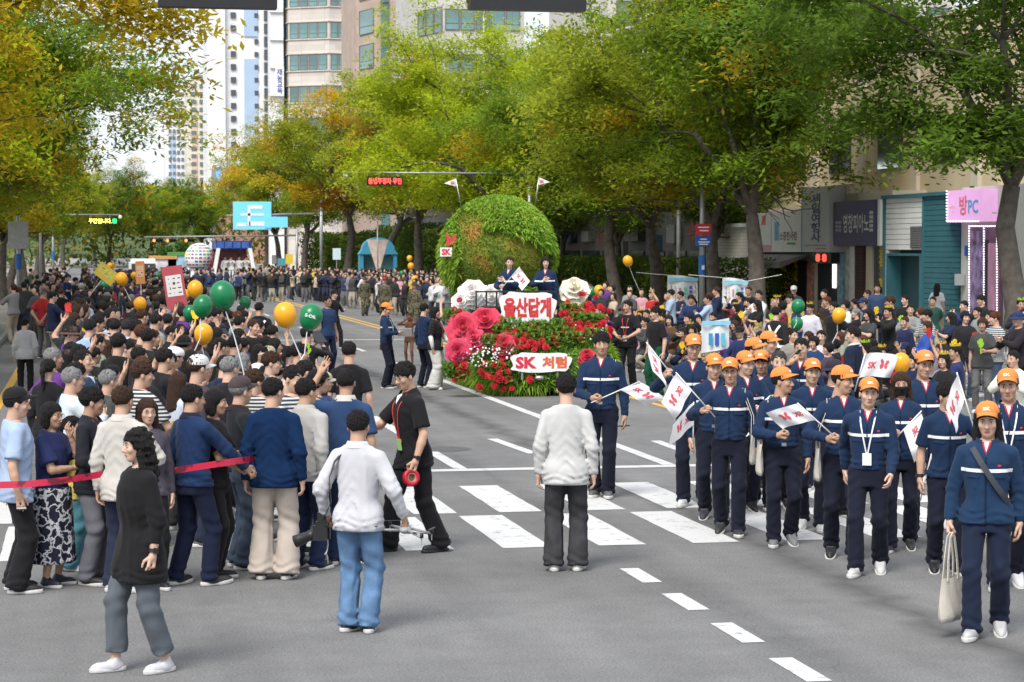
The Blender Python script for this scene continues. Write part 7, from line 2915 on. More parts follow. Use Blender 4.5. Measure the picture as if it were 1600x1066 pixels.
for i in (0, 1):
    M_i = [G['r'].el[i] + (G['r'].wr[i] - G['r'].el[i]) * t_ for t_ in (-.15, .3, .95)]
    obj('arm_sleeve', MB().tube(M_i, [.048, .046, .036], 10).mesh('arm_sleeve', CLOTH, True), o, None, (.68, .68, .68))
o, G, W_ = hero('K1', 'attendant in black T-shirt with white print and red lanyard by the yellow line', 981, 607, 468, -22, dict(hy=22, L='lap', Rt='lap', top=dict(sleeve=.5, hem=-.10, fit=.026), bot=dict(fit=.022)), dict(top=BLK, bot=BLK))
lanyard_on(G, o, (.55, .04, .05), (.6, .55, .5), .08)
r = G['r']
for k in range(7):
    x = -.075 + .025 * k
    obj('print_mark', MB().box((0, 0, 0), (.009, .002, .009 + .004 * (k % 2))).mesh('print_mark', WHITE), o, Matrix.Translation(r.up((x, r.surf_y(x, .30, .036), .30))) @ r.U.to_4x4())
hero('K2', 'man in black polo and dark green trousers standing by the yellow line', 1025, 621, 478, -50, dict(hair='fringe', L='down', Rt='down', hy=10, top=dict(sleeve=.5, hem=-.02, fit=.024), bot=dict(fit=.022)), dict(top=BLK, bot=(.008, .065, .032), shoe=(.6, .6, .58)))
hero('K3', 'attendant in black T-shirt half hidden by the red roses', 938, 606, 476, -70, dict(L='lap', Rt='down', top=dict(sleeve=.5), bot=dict()), dict(top=BLK, bot=BLK), fine=False)
o, G, W_ = hero('K5', 'staff member in navy sweater standing in front of the seated right crowd', 1336, None, 508, -112, dict(hy=-12, top=dict(hem=-.05, fit=.024), bot=dict()), dict(top=(.012, .018, .04), bot=BLK), 1.70)
shirt_detail(o, G, (.5, .5, .5))
o, G, W_ = hero('K6', 'man in slate blue shirt standing before the brown brick pillar', 1371, None, 449, -5, dict(top=dict(hem=.04, fit=.026), bot=dict(fit=.02), hp=-10), dict(top=(.035, .06, .12), bot=(.012, .014, .03)), 1.78, z=.12)
hero('K7', 'woman with very long hair and white shirt facing the teal boards', 1464, None, 448, 165, dict(fem=True, hair='long', top=dict(sleeve=.5, fit=.03), bot=dict(fit=.03)), dict(top=(.62, .62, .62), bot=(.30, .29, .22)), 1.66, z=.12)
hero('K8', 'man with folded arms in dark T-shirt at the game room doorway', 1551, None, 424, -35, dict(L='fold', Rt='fold', hy=40, top=dict(sleeve=.5, hem=-.1), bot=dict(end=.9)), dict(top=(.02, .022, .032), bot=(.18, .17, .17)), 2.02, z=.0)
o, G, W_ = hero('V1', 'volunteer in black T-shirt with glowing white cross straps at the left crowd edge', 405, None, 471, 172, dict(L='down', Rt='down', hy=20, top=dict(sleeve=.5, hem=-.05, fit=.016), bot=dict()), dict(top=BLK, bot=BLK), 1.76)
back_straps(o, G)
o, G, W_ = hero('V2', 'volunteer in black jacket with white cross straps facing the right crowd', 1213, None, 478, 150, dict(L='down', Rt='down', hy=10, top=dict(hem=-.05, fit=.02), bot=dict()), dict(top=(.02, .02, .022), bot=BLK), 1.72)
back_straps(o, G)
hero('P1', 'man in blue T-shirt and glasses beside the lettered green balloon', 511, None, 461, 40, dict(glasses=True, L='down', Rt='down', top=dict(sleeve=.5), bot=dict()), dict(top=(.03, .06, .14), bot=(.015, .02, .05)), 1.76)
hero('P2', 'photographer in black jacket carrying a camera in the roadway', 522, 545, 452, 60, dict(L='hold', Rt='carry', top=dict(hem=-.1), bot=dict(), hat='cap', **walk(1, .2)), dict(top=BLK, bot=BLK, hat=BLK, shoe=(.5, .5, .5)), fine=False)
hero('P3', 'person in black holding up a tablet at the left crowd edge', 478, None, 508, 150, dict(L='phone', Rt='phone', top=dict(), bot=dict()), dict(top=BLK, bot=BLK), 1.70)
for k, (px, fy, hy, f, lb, red) in enumerate(((570, 494, 432, 10, 'soldier in camouflage and field cap walking along the far kerb', False), (601, 505, 433, -10, 'soldier in camouflage and red cap near the far spectators', True), (648, 520, 440, -25, 'soldier in camouflage behind the bronze performer', False))):
    hero('S%d' % k, lb, px, fy, hy, f, dict(hat='cap' if red else 'bucket', top=dict(hem=-.08, mat=CAMO, fit=.022), bot=dict(mat=CAMO, fit=.02), shoe='boot', **walk(k % 2, .1)), dict(hat=(.4, .03, .03) if red else (.06, .065, .04)), fine=False)
hero('B1', 'boy in light grey hoodie standing on the left road edge, seen from behind', 40, 614, 497, 178, dict(L='down', Rt='down', hy=30, top=dict(hem=-.12, fit=.035), bot=dict(fit=.016)), dict(top=(.40, .40, .40), bot=BLK))
o, G, W_ = hero('B2', 'man in blue suit jacket and glasses with pale shirt in the left crowd', 128, None, 543, 60, dict(glasses=True, hp=10, Rt='hip', top=dict(hem=-.14, fit=.03), bot=dict()), dict(top=(.028, .055, .105), bot=BLK), 1.74)
shirt_detail(o, G, (.45, .48, .58), (.52, .55, .66))
hero('B3', 'cyclist in white vented helmet in the left crowd', 270, None, 541, 120, dict(hat='helmet', top=dict(), bot=dict()), dict(hat=(.75, .75, .76), top=(.08, .02, .05), bot=BLK), 1.66)
hero('B4', 'person with black ponytail and white hair ribbon near the man in the blue suit', 74, None, 558, 150, dict(fem=True, hair='pony', top=dict(), bot=dict()), dict(top=BLK, bot=BLK), 1.62)
hero('B5', 'man in pale blue shirt standing with his back turned in the left crowd', 197, None, 497, 130, dict(top=dict(), bot=dict()), dict(top=(.42, .52, .70), bot=BLK, hair=(.03, .03, .03)), 1.74)
hero('B6', 'man in bright blue printed T-shirt in the middle of the left crowd', 255, None, 483, 110, dict(top=dict(sleeve=.5), bot=dict()), dict(top=(.02, .08, .36), bot=BLK), 1.72)

# ---- hand flags
FLW = M_('flag_cloth', (.78, .78, .80), .8, .03, 5)
FLR = M_('flag_print', (.62, .10, .13), .8, .05, 5)
POLEW = M_('flag_stick', (.75, .74, .72), .5, .03)


def flag(grip, tip, cdir, label, seed=0, w=.34, h=.25, droop=.12):
    """stick from the hand to the tip, cloth flying from the tip end"""
    grip, tip, cdir = Vector(grip), Vector(tip), Vector(cdir).normalized()
    u = (tip - grip).normalized()
    t = empty('hand_flag', grip, 0, label, 'flag', 'white hand flags')
    obj('stick', MB().tube([-u * .10, tip - grip], .0065, 6).mesh('stick', POLEW, True), t)
    nr = u.cross(cdir).normalized()
    top = tip - grip

    def S(a, b, k=0.0):
        p = top - u * (b * h + .01) + cdir * a * w
        p = p + nr * (.035 * a * math.sin(5 * a + 2 * b + seed) + .012 * math.sin(9 * a + 4 * b + seed) + k)
        p.z -= droop * a * a
        return tuple(p)
    n, m = 12, 8
    V = [S(i / n, j / m) for i in range(n + 1) for j in range(m + 1)]
    Fc = [(i * (m + 1) + j, (i + 1) * (m + 1) + j, (i + 1) * (m + 1) + j + 1, i * (m + 1) + j + 1) for i in range(n) for j in range(m)]
    c_ = obj('cloth', mesh('cloth', V, Fc, True, [FLW]), t)
    TV, TF = text_vf('SK', 1, .04)
    ex = np.ptp(TV, axis=0)
    # the print shows on both faces of the thin cloth
    for k in (-.003, .003):
        P = [S(.32 + v[0] / ex[0] * .26, .50 - v[1] / ex[1] * .28, k) for v in TV]
        obj('print', mesh('print', P, TF, False, [FLR]), c_)
        for wg in wings(.26, .46):
            obj('print', mesh('print', [S(.68 + x, .46 - y, k) for x, y in wg], [tuple(range(len(wg)))], False, [FLR]), c_)


def grip_of(key, side):
    o, G, W_ = HEROES[key]
    return W_ @ (G['r'].hm[side][0] @ Vector((.085, .0, -.030 if side else .030)))


def tip_px(g, px, py, dy=0.0):
    return onY(px, py, g.y + dy)


for key, side, tx, ty, cd_, lb, sd, dr_ in (
        ('M2', 1, 1000, 596, (.8, -.1, -.35), 'white flag on a stick held out by the bare-headed fringe-haired marcher', 1, .06),
        ('R1', 1, 1010, 535, (.18, -.1, -1), 'white flag hanging from the stick raised by the leading bespectacled marcher', 2, .0),
        ('R3', 1, 1056, 582, (-.55, -.1, -.85), 'white flag raised by the marcher with tinted glasses', 3, .02),
        ('R2', 1, 1084, 628, (-.75, -.2, -.5), 'white flag crossing the chest of the half-hidden marcher', 4, .05),
        ('R9', 1, 1246, 630, (-.9, -.1, -.1), 'white flag held at the waist by the marcher in profile', 5, .04),
        ('R12', 1, 1352, 552, (.85, -.1, .15), 'white flag fluttering above the row behind the masked woman', 6, .06),
        ('R11', 1, 1440, 642, (.25, -.2, -.9), 'white flag carried low by the masked woman', 7, .0),
        ('R13', 0, 1495, 582, (-.35, -.1, -.9), 'white flag raised by the smiling short-sleeved marcher', 8, .0),
        ('R15', 0, 1462, 682, (.85, -.1, -.2), 'white flag beside the long-haired tote carrier', 9, .05),
        ('R4', 0, 1204, 618, (-.3, -.2, -.9), 'white flag drooping behind the marcher with tinted glasses', 10, .0),
        ('W1', 1, 812, 417, (.6, -.1, -.8), 'white flag waved by the clapping woman on the float', 11, .0)):
    g = grip_of(key, side)
    if key == 'R15':
        g = grip_of('R13', 1)
    if key == 'R12':
        g = onY(1340, 596, HEROES['R12'][2].translation.y - .25)
    flag(g, tip_px(g, tx, ty, -.05), cd_, lb, sd, droop=dr_, **(dict(w=.31, h=.23) if key != 'W1' else dict(w=.34, h=.24)))

# ---- cloth tote bags
CANV = M_('canvas', (.62, .58, .50), .9, .06, 10, .2, 90)


def tote(loc, rz, label, handle_top, w=.34, h=.38, d=.05):
    """handle_top: where the handles meet, in the bag's frame"""
    t = empty('tote_bag', loc, rz, label, 'bag', 'cloth tote bags')
    n, m = 10, 8
    V, Fc = [], []
    for s_ in (-1, 1):
        for i in range(n + 1):
            for j in range(m + 1):
                u, v = i / n * 2 - 1, j / m
                bulge = d * (1 - u * u) ** .5 * (.35 + .65 * (1 - v)) * (1 if v > 0 else .6)
                V.append((u * w / 2 * (1 - .05 * v + .03 * math.sin(v * 5)), s_ * bulge + .006 * math.sin(u * 8 + v * 6), -h * (1 - v) - .012 * (1 - u * u) * (v == 1)))
    k = (n + 1) * (m + 1)
    for q in (0, 1):
        for i in range(n):
            for j in range(m):
                f_ = (q * k + i * (m + 1) + j, q * k + (i + 1) * (m + 1) + j, q * k + (i + 1) * (m + 1) + j + 1, q * k + i * (m + 1) + j + 1)
                Fc.append(f_ if q == 0 else f_[::-1])
    for i in range(n):
        a, b = i * (m + 1), (i + 1) * (m + 1)
        Fc.append((a, k + a, k + b, b))
    obj('bag_body', mesh('bag_body', V, Fc, True, [CANV]), t)
    hx, hy_, hz_ = handle_top
    for s_ in (-1, 1):
        pts = [(-w * .24, s_ * d * .4, -.03), (-w * .20, s_ * d * .3, hz_ * .4), (hx - .03, hy_ + s_ * .012, hz_ * .93), (hx, hy_ + s_ * .012, hz_), (hx + .03, hy_ + s_ * .012, hz_ * .93), (w * .20, s_ * d * .3, hz_ * .4), (w * .24, s_ * d * .4, -.03)]
        obj('handle', strap_geo(pts, .026, .005, CANV, 'handle', [(0, 1, 0)] * 7), t)
    return t


g = grip_of('R15', 1)
tote((g.x - .03, g.y - .05, g.z - .30), R(42), 'cream cloth tote carried by its handles by the long-haired marcher', (.0, .0, .30), .34, .33)
for key, sx, lb in (('R7', 1, 'cream tote on the shoulder of the marcher turning his head aside'), ('R3', -1, 'cream tote on the shoulder of the marcher with tinted glasses'), ('R9', 1, 'cream tote at the hip of the marcher in profile'), ('M2', -1, 'cream tote on the shoulder of the bare-headed fringe-haired marcher')):
    o, G, W_ = HEROES[key]
    r = G['r']
    sh = r.up((sx * .135, -.01, .525))
    base = r.up((sx * .225, .02 if key != 'M2' else -.10, .10))
    loc = W_ @ base
    rz = W_.to_euler().z + R(90)
    inv = (Matrix.Translation(loc) @ RZ(rz)).inverted()
    tp = inv @ (W_ @ sh)
    tote(loc, rz, lb, tuple(tp), w=.30, h=.30, d=.035)

# ---- phones and paper
def phone(key, side, label, sz=(.036, .005, .075), M=None, col=(.03, .03, .035)):
    o, G, W_ = HEROES[key]
    Mh = W_ @ G['r'].hm[side][0]
    t = tag(obj('phone', MB().box((0, 0, 0), sz).mesh('phone', PLAIN), None, Mh @ (M or T(.10, .0, -.03)), col), label, 'phone')
    obj('screen', MB().box((0, -sz[1] - .001, 0), (sz[0] * .9, .001, sz[2] * .92)).mesh('screen', GLASSD), t)


phone('R6', 1, 'phone held sideways before the marcher\'s face', (.075, .005, .036), T(.10, .05, -.03) @ RY(R(0)), (.35, .30, .24))
phone('L1', 1, 'silver phone in the hand of the person in light blue', col=(.5, .5, .52), M=T(.10, 0, -.03) @ RZ(R(80)))
phone('M2', 0, 'dark phone in the lowered hand of the bare-headed fringe-haired marcher', M=T(.10, 0, .02) @ RZ(R(80)))
phone('P3', 1, 'tablet raised to film at the left crowd edge', (.12, .005, .085), T(.10, .06, -.03))
g = (grip_of('G1', 0) + grip_of('G1', 1)) / 2
tag(obj('paper_sheet', MB().box((0, 0, 0), (.15, .002, .11)).mesh('paper_sheet', WHITE), None, Matrix.Translation(g + Vector((.05, -.03, .0))) @ RZ(R(-10)) @ RX(R(40))), 'white sheet of paper read by the attendant in orange cap', 'paper')

# ---- barrier tape
TAPEM = M_('barrier_tape', (.50, .012, .05), .3, .0, spec=.6)
n, l, b = nodes(TAPEM)
tc = n.new('ShaderNodeTexCoord')
no = n.new('ShaderNodeTexNoise')
no.inputs['Scale'].default_value = 9
l.new(tc.outputs['Object'], no.inputs['Vector'])
ra = n.new('ShaderNodeValToRGB')
ra.color_ramp.elements[0].position = .40
ra.color_ramp.elements[0].color = (.14, .008, .02, 1)
ra.color_ramp.elements[1].position = .46
ra.color_ramp.elements[1].color = (.52, .014, .055, 1)
l.new(no.outputs['Fac'], ra.inputs[0])
l.new(ra.outputs[0], b.inputs['Base Color'])
yL = HEROES['L1'][2].translation.y - .32
path = [onY(-40, 759, yL), onY(40, 757, yL), onY(90, 752, yL), onY(130, 746, yL), grip_of('L4', 1) + Vector((0, -.03, 0)), onY(200, 742, yL + .25), onY(262, 737, yL + .35), onY(320, 728, yL + .10), onY(360, 722, yL + .12), onY(388, 718, yL + .35), onY(405, 717, yL + .9)]
V, Fc = [], []
for i, p in enumerate(path):
    tw = .25 * math.sin(i * 1.7)
    V += [tuple(p + Vector((0, tw * .03, .027))), tuple(p + Vector((0, tw * .012, .01))), tuple(p + Vector((0, -tw * .012, -.01))), tuple(p - Vector((0, tw * .03, .027)))]
for i in range(len(path) - 1):
    for j in range(3):
        Fc.append((i * 4 + j, i * 4 + j + 1, i * 4 + j + 5, i * 4 + j + 4))
tag(obj('barrier_tape', mesh('barrier_tape', V, Fc, True, [TAPEM])), 'red barrier tape stretched in front of the left spectators', 'tape')

# ---- spectators
CT = []
for i, sp in enumerate((
        dict(L='down', Rt='down', hy=0), dict(L='fold', Rt='fold', hy=20), dict(L='clap', Rt='clap', hy=-20), dict(L='phone', Rt='phone'),
        dict(L='behind', Rt='behind', hy=15), dict(L='raise', Rt='down', hy=-15), dict(fem=True, L='fold', Rt='lap', hair='bob'), dict(fem=True, L='clap', Rt='clap', hair='long', hy=25),
        dict(fem=True, L='down', Rt='phone', hair='pony', hy=-20), dict(fem=True, L='lap', Rt='raise', hair='curly', hy=10), dict(fem=True, L='hold', Rt='down', hair='curly'), dict(fem=True, L='down', Rt='down', hair='bun', hy=-10),
        dict(L='down', Rt='hold', hair='fringe', glasses=True), dict(L='lap', Rt='lap', hair='fringe', hy=30), dict(fem=True, L='hold', Rt='hold', hair='long'), dict(L='down', Rt='clap', hair='short', glasses=True, belly=.03))):
    sp = dict(sp)
    sp['H'] = 1.60 if sp.get('fem') else 1.72
    sp['top'] = dict(sleeve=.5 if i % 3 == 1 else 1.0, hem=-.08, fit=.024, seed=i + 70)
    if i in (9, 13):
        sp['top']['mat'] = PLAID if i == 9 else STRIPE
    sp['bot'] = dict(seed=i)
    CT.append(build(sp, .023, .0095))
ST = []
for i, sp in enumerate((dict(L='clap', Rt='clap', hy=15), dict(fem=True, L='hold', Rt='clap', hair='curly'), dict(fem=True, L='lap', Rt='hold', hair='bob', hy=-15), dict(fem=True, L='raise', Rt='lap', hair='long'), dict(L='lap', Rt='lap', hair='short', hy=-20))):
    sp = dict(sp)
    sp.update(pz=.50, lf=(-.14, .42, 0), rf=(.14, .42, 0), H=1.60 if sp.get('fem') else 1.70)
    sp['top'] = dict(hem=-.06, fit=.024, seed=i + 90)
    ST.append(build(sp, .023, .0095))
TOPC = [('black', BLK), ('black', (.02, .02, .022)), ('navy', (.015, .022, .055)), ('navy', (.02, .035, .10)), ('charcoal', (.05, .05, .055)), ('grey', (.22, .22, .22)), ('white', (.60, .60, .60)), ('pale blue', (.36, .45, .62)), ('beige', (.45, .38, .28)), ('dark green', (.02, .07, .05)), ('purple', (.12, .03, .20)), ('red', (.38, .03, .03)), ('mustard', (.50, .32, .04)), ('brown', (.10, .055, .03)), ('blue', (.03, .09, .32)), ('pink', (.50, .25, .28))]
WT = [14, 10, 9, 7, 8, 5, 4, 2, 2, 1, 1, 1, 1, 2, 1, 1]
BOTC = [BLK, (.02, .025, .05), (.05, .07, .12), (.12, .12, .12), (.35, .31, .25), (.03, .03, .03)]
HCOL = ['black'] * 13 + ['brown'] * 3 + ['grey'] + ['red']
HATC = [('black', BLK), ('black', BLK), ('navy', (.02, .035, .10)), ('navy', (.015, .025, .07)), ('white', (.55, .55, .55)), ('beige', (.42, .37, .27)), ('brown', (.08, .05, .04))]
pr = random.Random(21)
CLAPM = cached('clapper', lambda: MB().lathe([(.012, 0), (.012, .12), (.010, .12)], 6).mesh('stick', PLAIN))


def hand_shape():
    mb = MB()
    out = [(-.03, 0), (.03, 0)]
    for i, (x, h) in enumerate(((.052, .07), (.034, .12), (.006, .13), (-.022, .12), (-.05, .10))):
        out += [(x + .011, h - .03), (x + .006, h), (x - .006, h), (x - .011, h - .03)]
        if i < 4:
            out.append((x - .014, .06))
    n_ = len(out)
    mb.add([(x, -.006, z) for x, z in out] + [(x, .006, z) for x, z in out], [tuple(range(n_)), tuple(range(2 * n_ - 1, n_ - 1, -1))] + [(i, n_ + i, n_ + (i + 1) % n_, (i + 1) % n_) for i in range(n_)])
    return mb.mesh('palm', PLAIN)


PALM = hand_shape()


def clapper(W_, G, side, col, label):
    Mh = W_ @ G['r'].hm[side][0]
    p = Mh @ Vector((.09, 0, 0))
    t = empty('hand_clapper', p, pr.uniform(-.8, .8), label, 'clapper', 'hand-shaped clappers')
    t.rotation_euler.y = pr.uniform(-.5, .5)
    obj('stick', CLAPM, t, T(0, 0, -.04), col)
    obj('palm', PALM, t, T(0, 0, .07) @ Matrix.Scale(1.15, 4), col)


NP = [0]


def i_phone(G):
    return 1 if G['sp']['L'] == 'phone' else (2 if G['sp']['Rt'] == 'phone' else 0)


def spectator(x, y, rz, seated, where, z=0.0, crownp=.0, clapp=.0, grp='spectators'):
    G = pr.choice(ST if seated else CT)
    fem = G['r'].fem
    k = pr.choices(range(len(TOPC)), WT)[0]
    cn, cc = TOPC[k]
    hc = pr.choice(HCOL)
    cc = tuple(v * pr.uniform(.85, 1.15) for v in cc)
    C = dict(top=cc, bot=pr.choice(BOTC), shoe=pr.choice([BLK, (.5, .5, .5), (.1, .1, .1)]), hair=HAIRC[hc], skin=pr.choice(SKINC))
    o = place(G, (x, y, z), rz, C, None)
    sc = pr.uniform(.94, 1.05)
    o.scale = (sc, sc, sc)
    hs = G['sp'].get('hair', 'short')
    hw = {'short': 'short', 'fringe': 'fringed', 'bob': 'bobbed', 'long': 'long', 'pony': 'tied-back', 'curly': 'permed', 'bun': 'knotted'}[hs]
    extra = ''
    u = pr.random()
    if u < crownp:
        obj('headband', crown_geo(), o, G['r'].HM, (.72, .50, .02) if pr.random() < .75 else (.35, .62, .03))
        extra = ', yellow crown'
    elif u < crownp + .12:
        hn, hcol = pr.choice(HATC)
        bk_ = pr.random() < .25
        obj('cap' if not bk_ else 'hat', cap_geo('bucket' if bk_ else 'cap'), o, G['r'].HM, hcol)
        extra = ', %s %s' % (hn, 'hat' if bk_ else 'cap')
    act = {'phone': 'filming', 'clap': 'clapping', 'fold': 'arms folded', 'raise': 'hand raised', 'hold': 'hand forward', 'behind': 'hands behind'}.get(G['sp']['L'], 'hands lowered')
    tag(o, '%s in %s top, %s %s hair%s, %s, %s' % ('woman' if fem else 'man', {PLAID: 'plaid', STRIPE: 'striped'}.get(G['sp']['top'].get('mat'), cn), hw, hc, extra, act, where), 'person', grp)
    NP[0] += 1
    if i_phone(G):
        Mh = o.matrix_basis @ G['r'].hm[i_phone(G) - 1][0]
        ph = tag(obj('phone', cached('ph', lambda: MB().box((0, 0, 0), (.075, .005, .038)).mesh('phone', DGREY)), None, Mh @ T(.11, .03, 0)), 'phone held up by the %s in %s top, %s' % ('woman' if fem else 'man', cn, where), 'phone', 'phones raised to film')
        obj('screen', cached('phs', lambda: MB().box((0, -.006, 0), (.068, .001, .033)).mesh('screen', GLASSD)), ph)
    if pr.random() < clapp:
        cn_, ccol = pr.choice([('yellow', (.75, .55, .02)), ('yellow', (.75, .50, .02)), ('lime', (.35, .62, .04)), ('red', (.55, .03, .03))])
        clapper(o.matrix_basis, G, 0 if G['sp']['L'] in ('clap', 'hold', 'raise') else 1, ccol, '%s hand-shaped clapper held by the %s in %s top, %s' % (cn_, 'woman' if fem else 'man', cn, where))
    return o


taken = [tuple(h[2].translation[:2]) for h in HEROES.values()]


def free(x, y, d=.42):
    return all((x - a) ** 2 + (y - b_) ** 2 > d * d for a, b_ in taken)


# left crowd between the kerb line and the road
y = 20.6
row = 0
while y < 39.5:
    xr = 2.35 + (y - 20) * .028
    x = -.25 + (row % 2) * .28 + pr.uniform(-.1, .1)
    if y < 24:
        x += .1
    while x < xr:
        xx, yy = x + pr.uniform(-.09, .09), y + pr.uniform(-.18, .18)
        if free(xx, yy):
            taken.append((xx, yy))
            wh = 'road edge of left crowd' if xx > xr - .7 else ('kerb side of left crowd' if xx < .3 else ('left crowd near the tape' if yy < 27 else 'amid the left crowd'))
            spectator(xx, yy, facing(Vector((xx, yy, 0)), pr.gauss(122, 28)), False, wh, 0, .0, .10, 'spectators of the left crowd')
        x += .60
    y += 1.0
    row += 1
for px, fy, f in ((68, 560, 150), (82, 575, 100), (120, 560, 140), (96, 545, 170), (62, 520, 175), (42, 505, 160), (130, 530, 120), (118, 512, 60), (105, 500, 60), (58, 492, 150), (75, 490, 90), (30, 520, 170), (90, 487, 30), (48, 480, 100)):
    p = ground(px, fy)
    spectator(p.x, p.y, facing(p, f + pr.uniform(-15, 15)), False, 'on the left kerb strip', .12 if p.x < KX else 0, grp='spectators on the left kerb')
# right crowd: seated front rows, standing behind
for i, (x0, seated) in enumerate(((12.7, True), (13.35, True), (14.1, True), (14.9, False), (15.7, False), (16.6, False), (17.7, False), (19.0, False), (20.3, False))):
    y = 29.5 + pr.uniform(0, .6)
    while y < (60 if i < 3 else 58):
        xx, yy = x0 + pr.uniform(-.15, .15) + max(0, y - 50) * -.01, y + pr.uniform(-.15, .15)
        q = (CM.transposed() @ (Vector((xx, yy, 1.2)) - Vector((0, 0, CH))))
        sx_ = 800 + F * q.x / -q.z
        if sx_ < 1615 and free(xx, yy, .4):
            taken.append((xx, yy))
            wh = 'seated before right crowd' if seated else ('behind the seated rows' if x0 < 16 else 'right crowd by the pavement')
            spectator(xx, yy, facing(Vector((xx, yy, 0)), pr.gauss(-48, 32)), seated, wh, 0, .20 if i < 5 else .04, .26 if i < 5 else .06, 'spectators of the right crowd')
        y += (1.25 if i < 3 else (1.75 if i < 6 else 2.8)) * pr.uniform(.85, 1.25)

# far crowd: nobody could count it
CROWDM = M_('far_crowd', (.1, .1, .1), .85, 0)
n, l, b = nodes(CROWDM)
at = n.new('ShaderNodeAttribute')
at.attribute_name = 'tint'
l.new(at.outputs['Color'], b.inputs['Base Color'])
LOW = []
for sp in (dict(L='down', Rt='fold'), dict(L='clap', Rt='clap'), dict(fem=True, L='fold', Rt='down', hair='bob'), dict(fem=True, L='raise', Rt='down', hair='long')):
    sp['H'] = 1.62 if sp.get('fem') else 1.72
    r = Rig(sp)
    A = np.array(r.HM)
    tv, tq = r.top_geo(dict(hem=-.08, fit=.03), .05)
    bv, bq = r.bottom_geo(dict(fit=.02), .06)
    hv, hq = snets(lambda P: head_sdf(P, r.fem), (-.12, -.15, -.16), (.12, .15, .15), .03)
    rv, rq = snets(lambda P: np.maximum(ell(P, (0, -.025, .03), (.098, .11, .11)), np.where(P[:, 1] > .03, .05 - P[:, 2], -.09 - P[:, 2])), (-.13, -.17, -.13), (.13, .14, .18), .03)
    V, Q, K = [], [], []
    nn = 0
    for k, (v_, q_) in enumerate(((tv, tq), (bv, bq), (hv @ A[:3, :3].T + A[:3, 3], hq), (rv @ A[:3, :3].T + A[:3, 3], rq))):
        V.append(v_)
        Q.append(q_ + nn)
        K.append(np.full(len(q_), k))
        nn += len(v_)
    LOW.append((np.concatenate(V), np.concatenate(Q), np.concatenate(K)))


def mass(pts, name, label):
    Vs, Qs, Cs = [], [], []
    nn = 0
    for x, y, rz in pts:
        v_, q_, k_ = pr.choice(LOW)
        c, s_ = math.cos(rz), math.sin(rz)
        sc = pr.uniform(.94, 1.05)
        Vs.append(v_ @ np.array([[c, s_, 0], [-s_, c, 0], [0, 0, 1]]) * sc + np.array([x, y, 0]))
        Qs.append(q_ + nn)
        nn += len(v_)
        pal = np.array([TOPC[pr.choices(range(len(TOPC)), WT)[0]][1], pr.choice(BOTC), pr.choice(SKINC), HAIRC[pr.choice(HCOL)]])
        Cs.append(pal[k_])
    me = mesh(name, np.concatenate(Vs), np.concatenate(Qs), True, [CROWDM])
    at = me.attributes.new('tint', 'FLOAT_COLOR', 'FACE')
    C4 = np.concatenate([np.concatenate(Cs), np.ones((nn * 0 + sum(len(c) for c in Cs), 1))], 1)
    at.data.foreach_set('color', C4.astype(np.float32).ravel())
    tag(obj(name, me), label, 'crowd', kind='stuff')


pts = []
y = 40.2
while y < 128:
    x = -.3 + pr.uniform(0, .3)
    while x < 3.0 + (y - 45) * .02:
        pts.append((x + pr.uniform(-.1, .1), y + pr.uniform(-.3, .3), facing(Vector((x, y, 0)), pr.gauss(110, 35))))
        x += .62
    if y > 62:
        pts.append((pr.uniform(-2.2, -1.0), y, pr.random() * 6))
    y += 1.25
mass(pts, 'far_left_crowd', 'dense far crowd along the left lane, too many to count')
pts = []
y = 58.8
while y < 128:
    for x in np.arange(13 - (y - 62) * .02, 20 if y > 95 else 16.3, .85):
        pts.append((x + pr.uniform(-.2, .2), y + pr.uniform(-.5, .5), facing(Vector((x, y, 0)), pr.gauss(-50, 35))))
    y += 1.9
mass(pts, 'far_right_crowd', 'far crowd along the right lanes behind the float')
pts = []
for k in range(150):
    x, y = pr.uniform(3, 14), pr.uniform(112, 160)
    if not (6 < x < 12.5 and 134 < y < 148):
        pts.append((x, y, pr.random() * 6))
mass(pts, 'far_parade_crowd', 'far marchers filling the road around the stage truck')
# robed people on the stage truck
for k, px in enumerate((351, 361, 373, 384)):
    p = onY(px, 400, Yt + .9)
    o = place(CT[(k * 3) % 6], (p.x, Yt + .4, .63), facing(p, pr.uniform(-20, 20)), dict(top=(.72, .70, .68), bot=(.6, .6, .58), shoe=BLK, hair=HAIRC['black'], skin=SKINC[k]), 'person in white robe standing on the far stage truck', 'person', 'robed people on the stage truck')

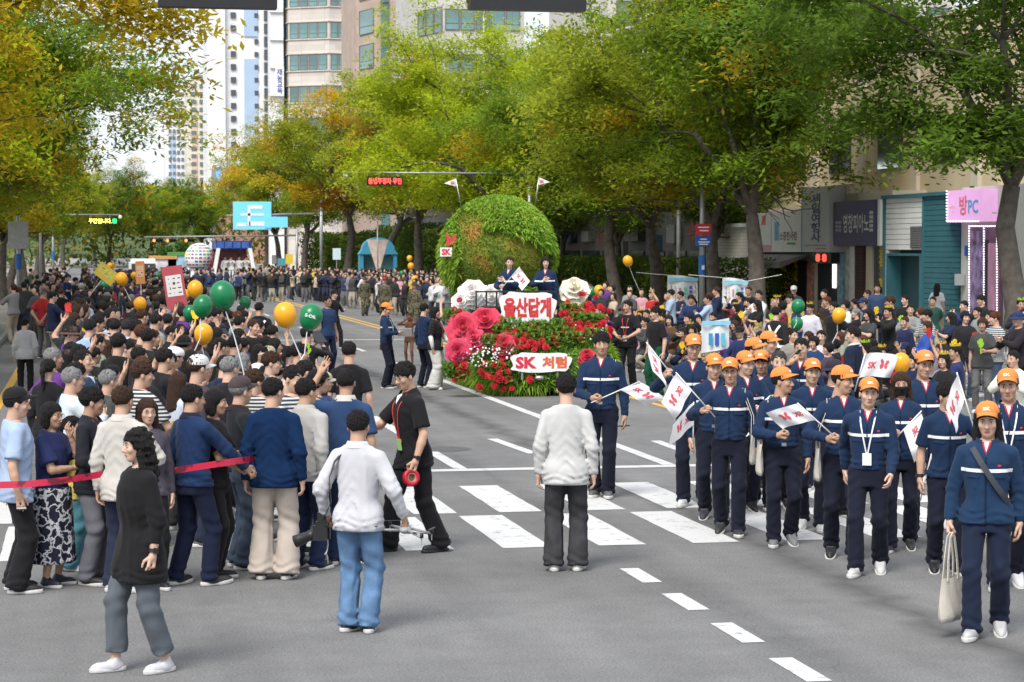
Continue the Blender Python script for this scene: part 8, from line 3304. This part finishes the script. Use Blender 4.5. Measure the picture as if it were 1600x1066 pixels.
# ---- placards in the left crowd, crowd barrier on the right
for px, py, w, h, dist, rot, bc, fcol, txt, lb, tc_ in ((273, 450, .40, .85, 42, -8, (.45, .08, .10), (.72, .72, .70), '응원', 'tall red placard with white panel above the left crowd', (.4, .05, .08)), (219, 426, .26, .65, 62, -2, (.62, .25, .08), (.7, .45, .3), None, 'narrow orange placard farther back in the left crowd', None), (166, 428, .60, .40, 60, 38, (.70, .55, .08), (.75, .65, .15), None, 'tilted yellow placard above the left crowd', None)):
    p = Vector((0, 0, CH)) + ray(px, py) * dist
    t = empty('placard', p, R(-12), lb, 'placard')
    t.rotation_euler.y = R(rot)
    obj('board', MB().box((0, 0, 0), (w / 2, .012, h / 2)).mesh('board', M_('plc_%d' % px, bc, .6, .08, 5)), t)
    pn = obj('panel', MB().box((0, -.015, .05 * h), (w * .38, .003, h * .24)).mesh('panel', M_('plp_%d' % px, fcol, .6, .05, 5)), t)
    for q in range(4):
        for s_ in range(3):
            obj('print_mark', MB().box((w * .22 * (s_ - 1) + rnd.uniform(-.02, .02), -.019, .05 * h + h * .055 * (1.5 - q) * 2), (w * rnd.choice((.02, .06, .08)), .001, h * rnd.choice((.008, .012, .03)))).mesh('print_mark', M_('plk_%d' % px, [c * .35 for c in bc], .6, 0)), pn)
    obj('stick', MB().tube([(0, .02, -h / 2 + .1), (0, .02, -h / 2 - (p.z - h / 2 - 1.1))], .012, 6).mesh('stick', POLEW), t)
pb_ = onX(1535, 545, 16.2)
cb = empty('crowd_barrier', (16.3, pb_.y, 0), R(90), 'grey steel crowd barrier among the right spectators', 'barrier')
for z in (.15, 1.05):
    obj('rail', MB().tube([(-1.1, 0, z), (1.1, 0, z)], .02, 8).mesh('rail', RAILM, True), cb)
bm_ = MB().tube([(0, 0, .15), (0, 0, 1.05)], .008, 6).mesh('bar', RAILM, True)
for k in range(16):
    obj('bar', bm_, cb, T(-1.03 + k * .137, 0, 0))
for sx in (-1, 1):
    obj('post', MB().tube([(sx * 1.1, 0, 0), (sx * 1.1, 0, 1.07)], .02, 8).mesh('post', RAILM, True), cb)
    obj('foot', MB().box((sx * .8, 0, .015), (.03, .3, .015)).mesh('foot', RAILM), cb)
# cheering banner held among the right spectators
p0, p1 = onY(1096, 505, 42), onY(1140, 552, 42)
t = empty('cheering_banner', (p0.x, 42, (p0.z + p1.z) / 2), 0, 'pale blue and white cheering banner held by right spectators', 'banner')
w, h = p1.x - p0.x, p0.z - p1.z
obj('cloth', mesh('cloth', [(w * i / 8, .04 * math.sin(i), h * (j / 4 - .5) + .1 * i / 8) for i in range(9) for j in range(5)], [(i * 5 + j, (i + 1) * 5 + j, (i + 1) * 5 + j + 1, i * 5 + j + 1) for i in range(8) for j in range(4)], True, [BANW]), t)
for k in range(3):
    obj('print_mark', MB().box((w * (.3 + .22 * k), -.06, -.02), (w * .07, .004, h * .2)).mesh('print_mark', M_('cheer_%d' % k, ((.05, .3, .5), (.04, .1, .45), (.1, .5, .6))[k], .7, 0)), t)
obj('border', MB().box((w / 2, -.05, h * .42 + .05), (w / 2, .004, h * .07)).mesh('border', M_('banner_blue')), t)
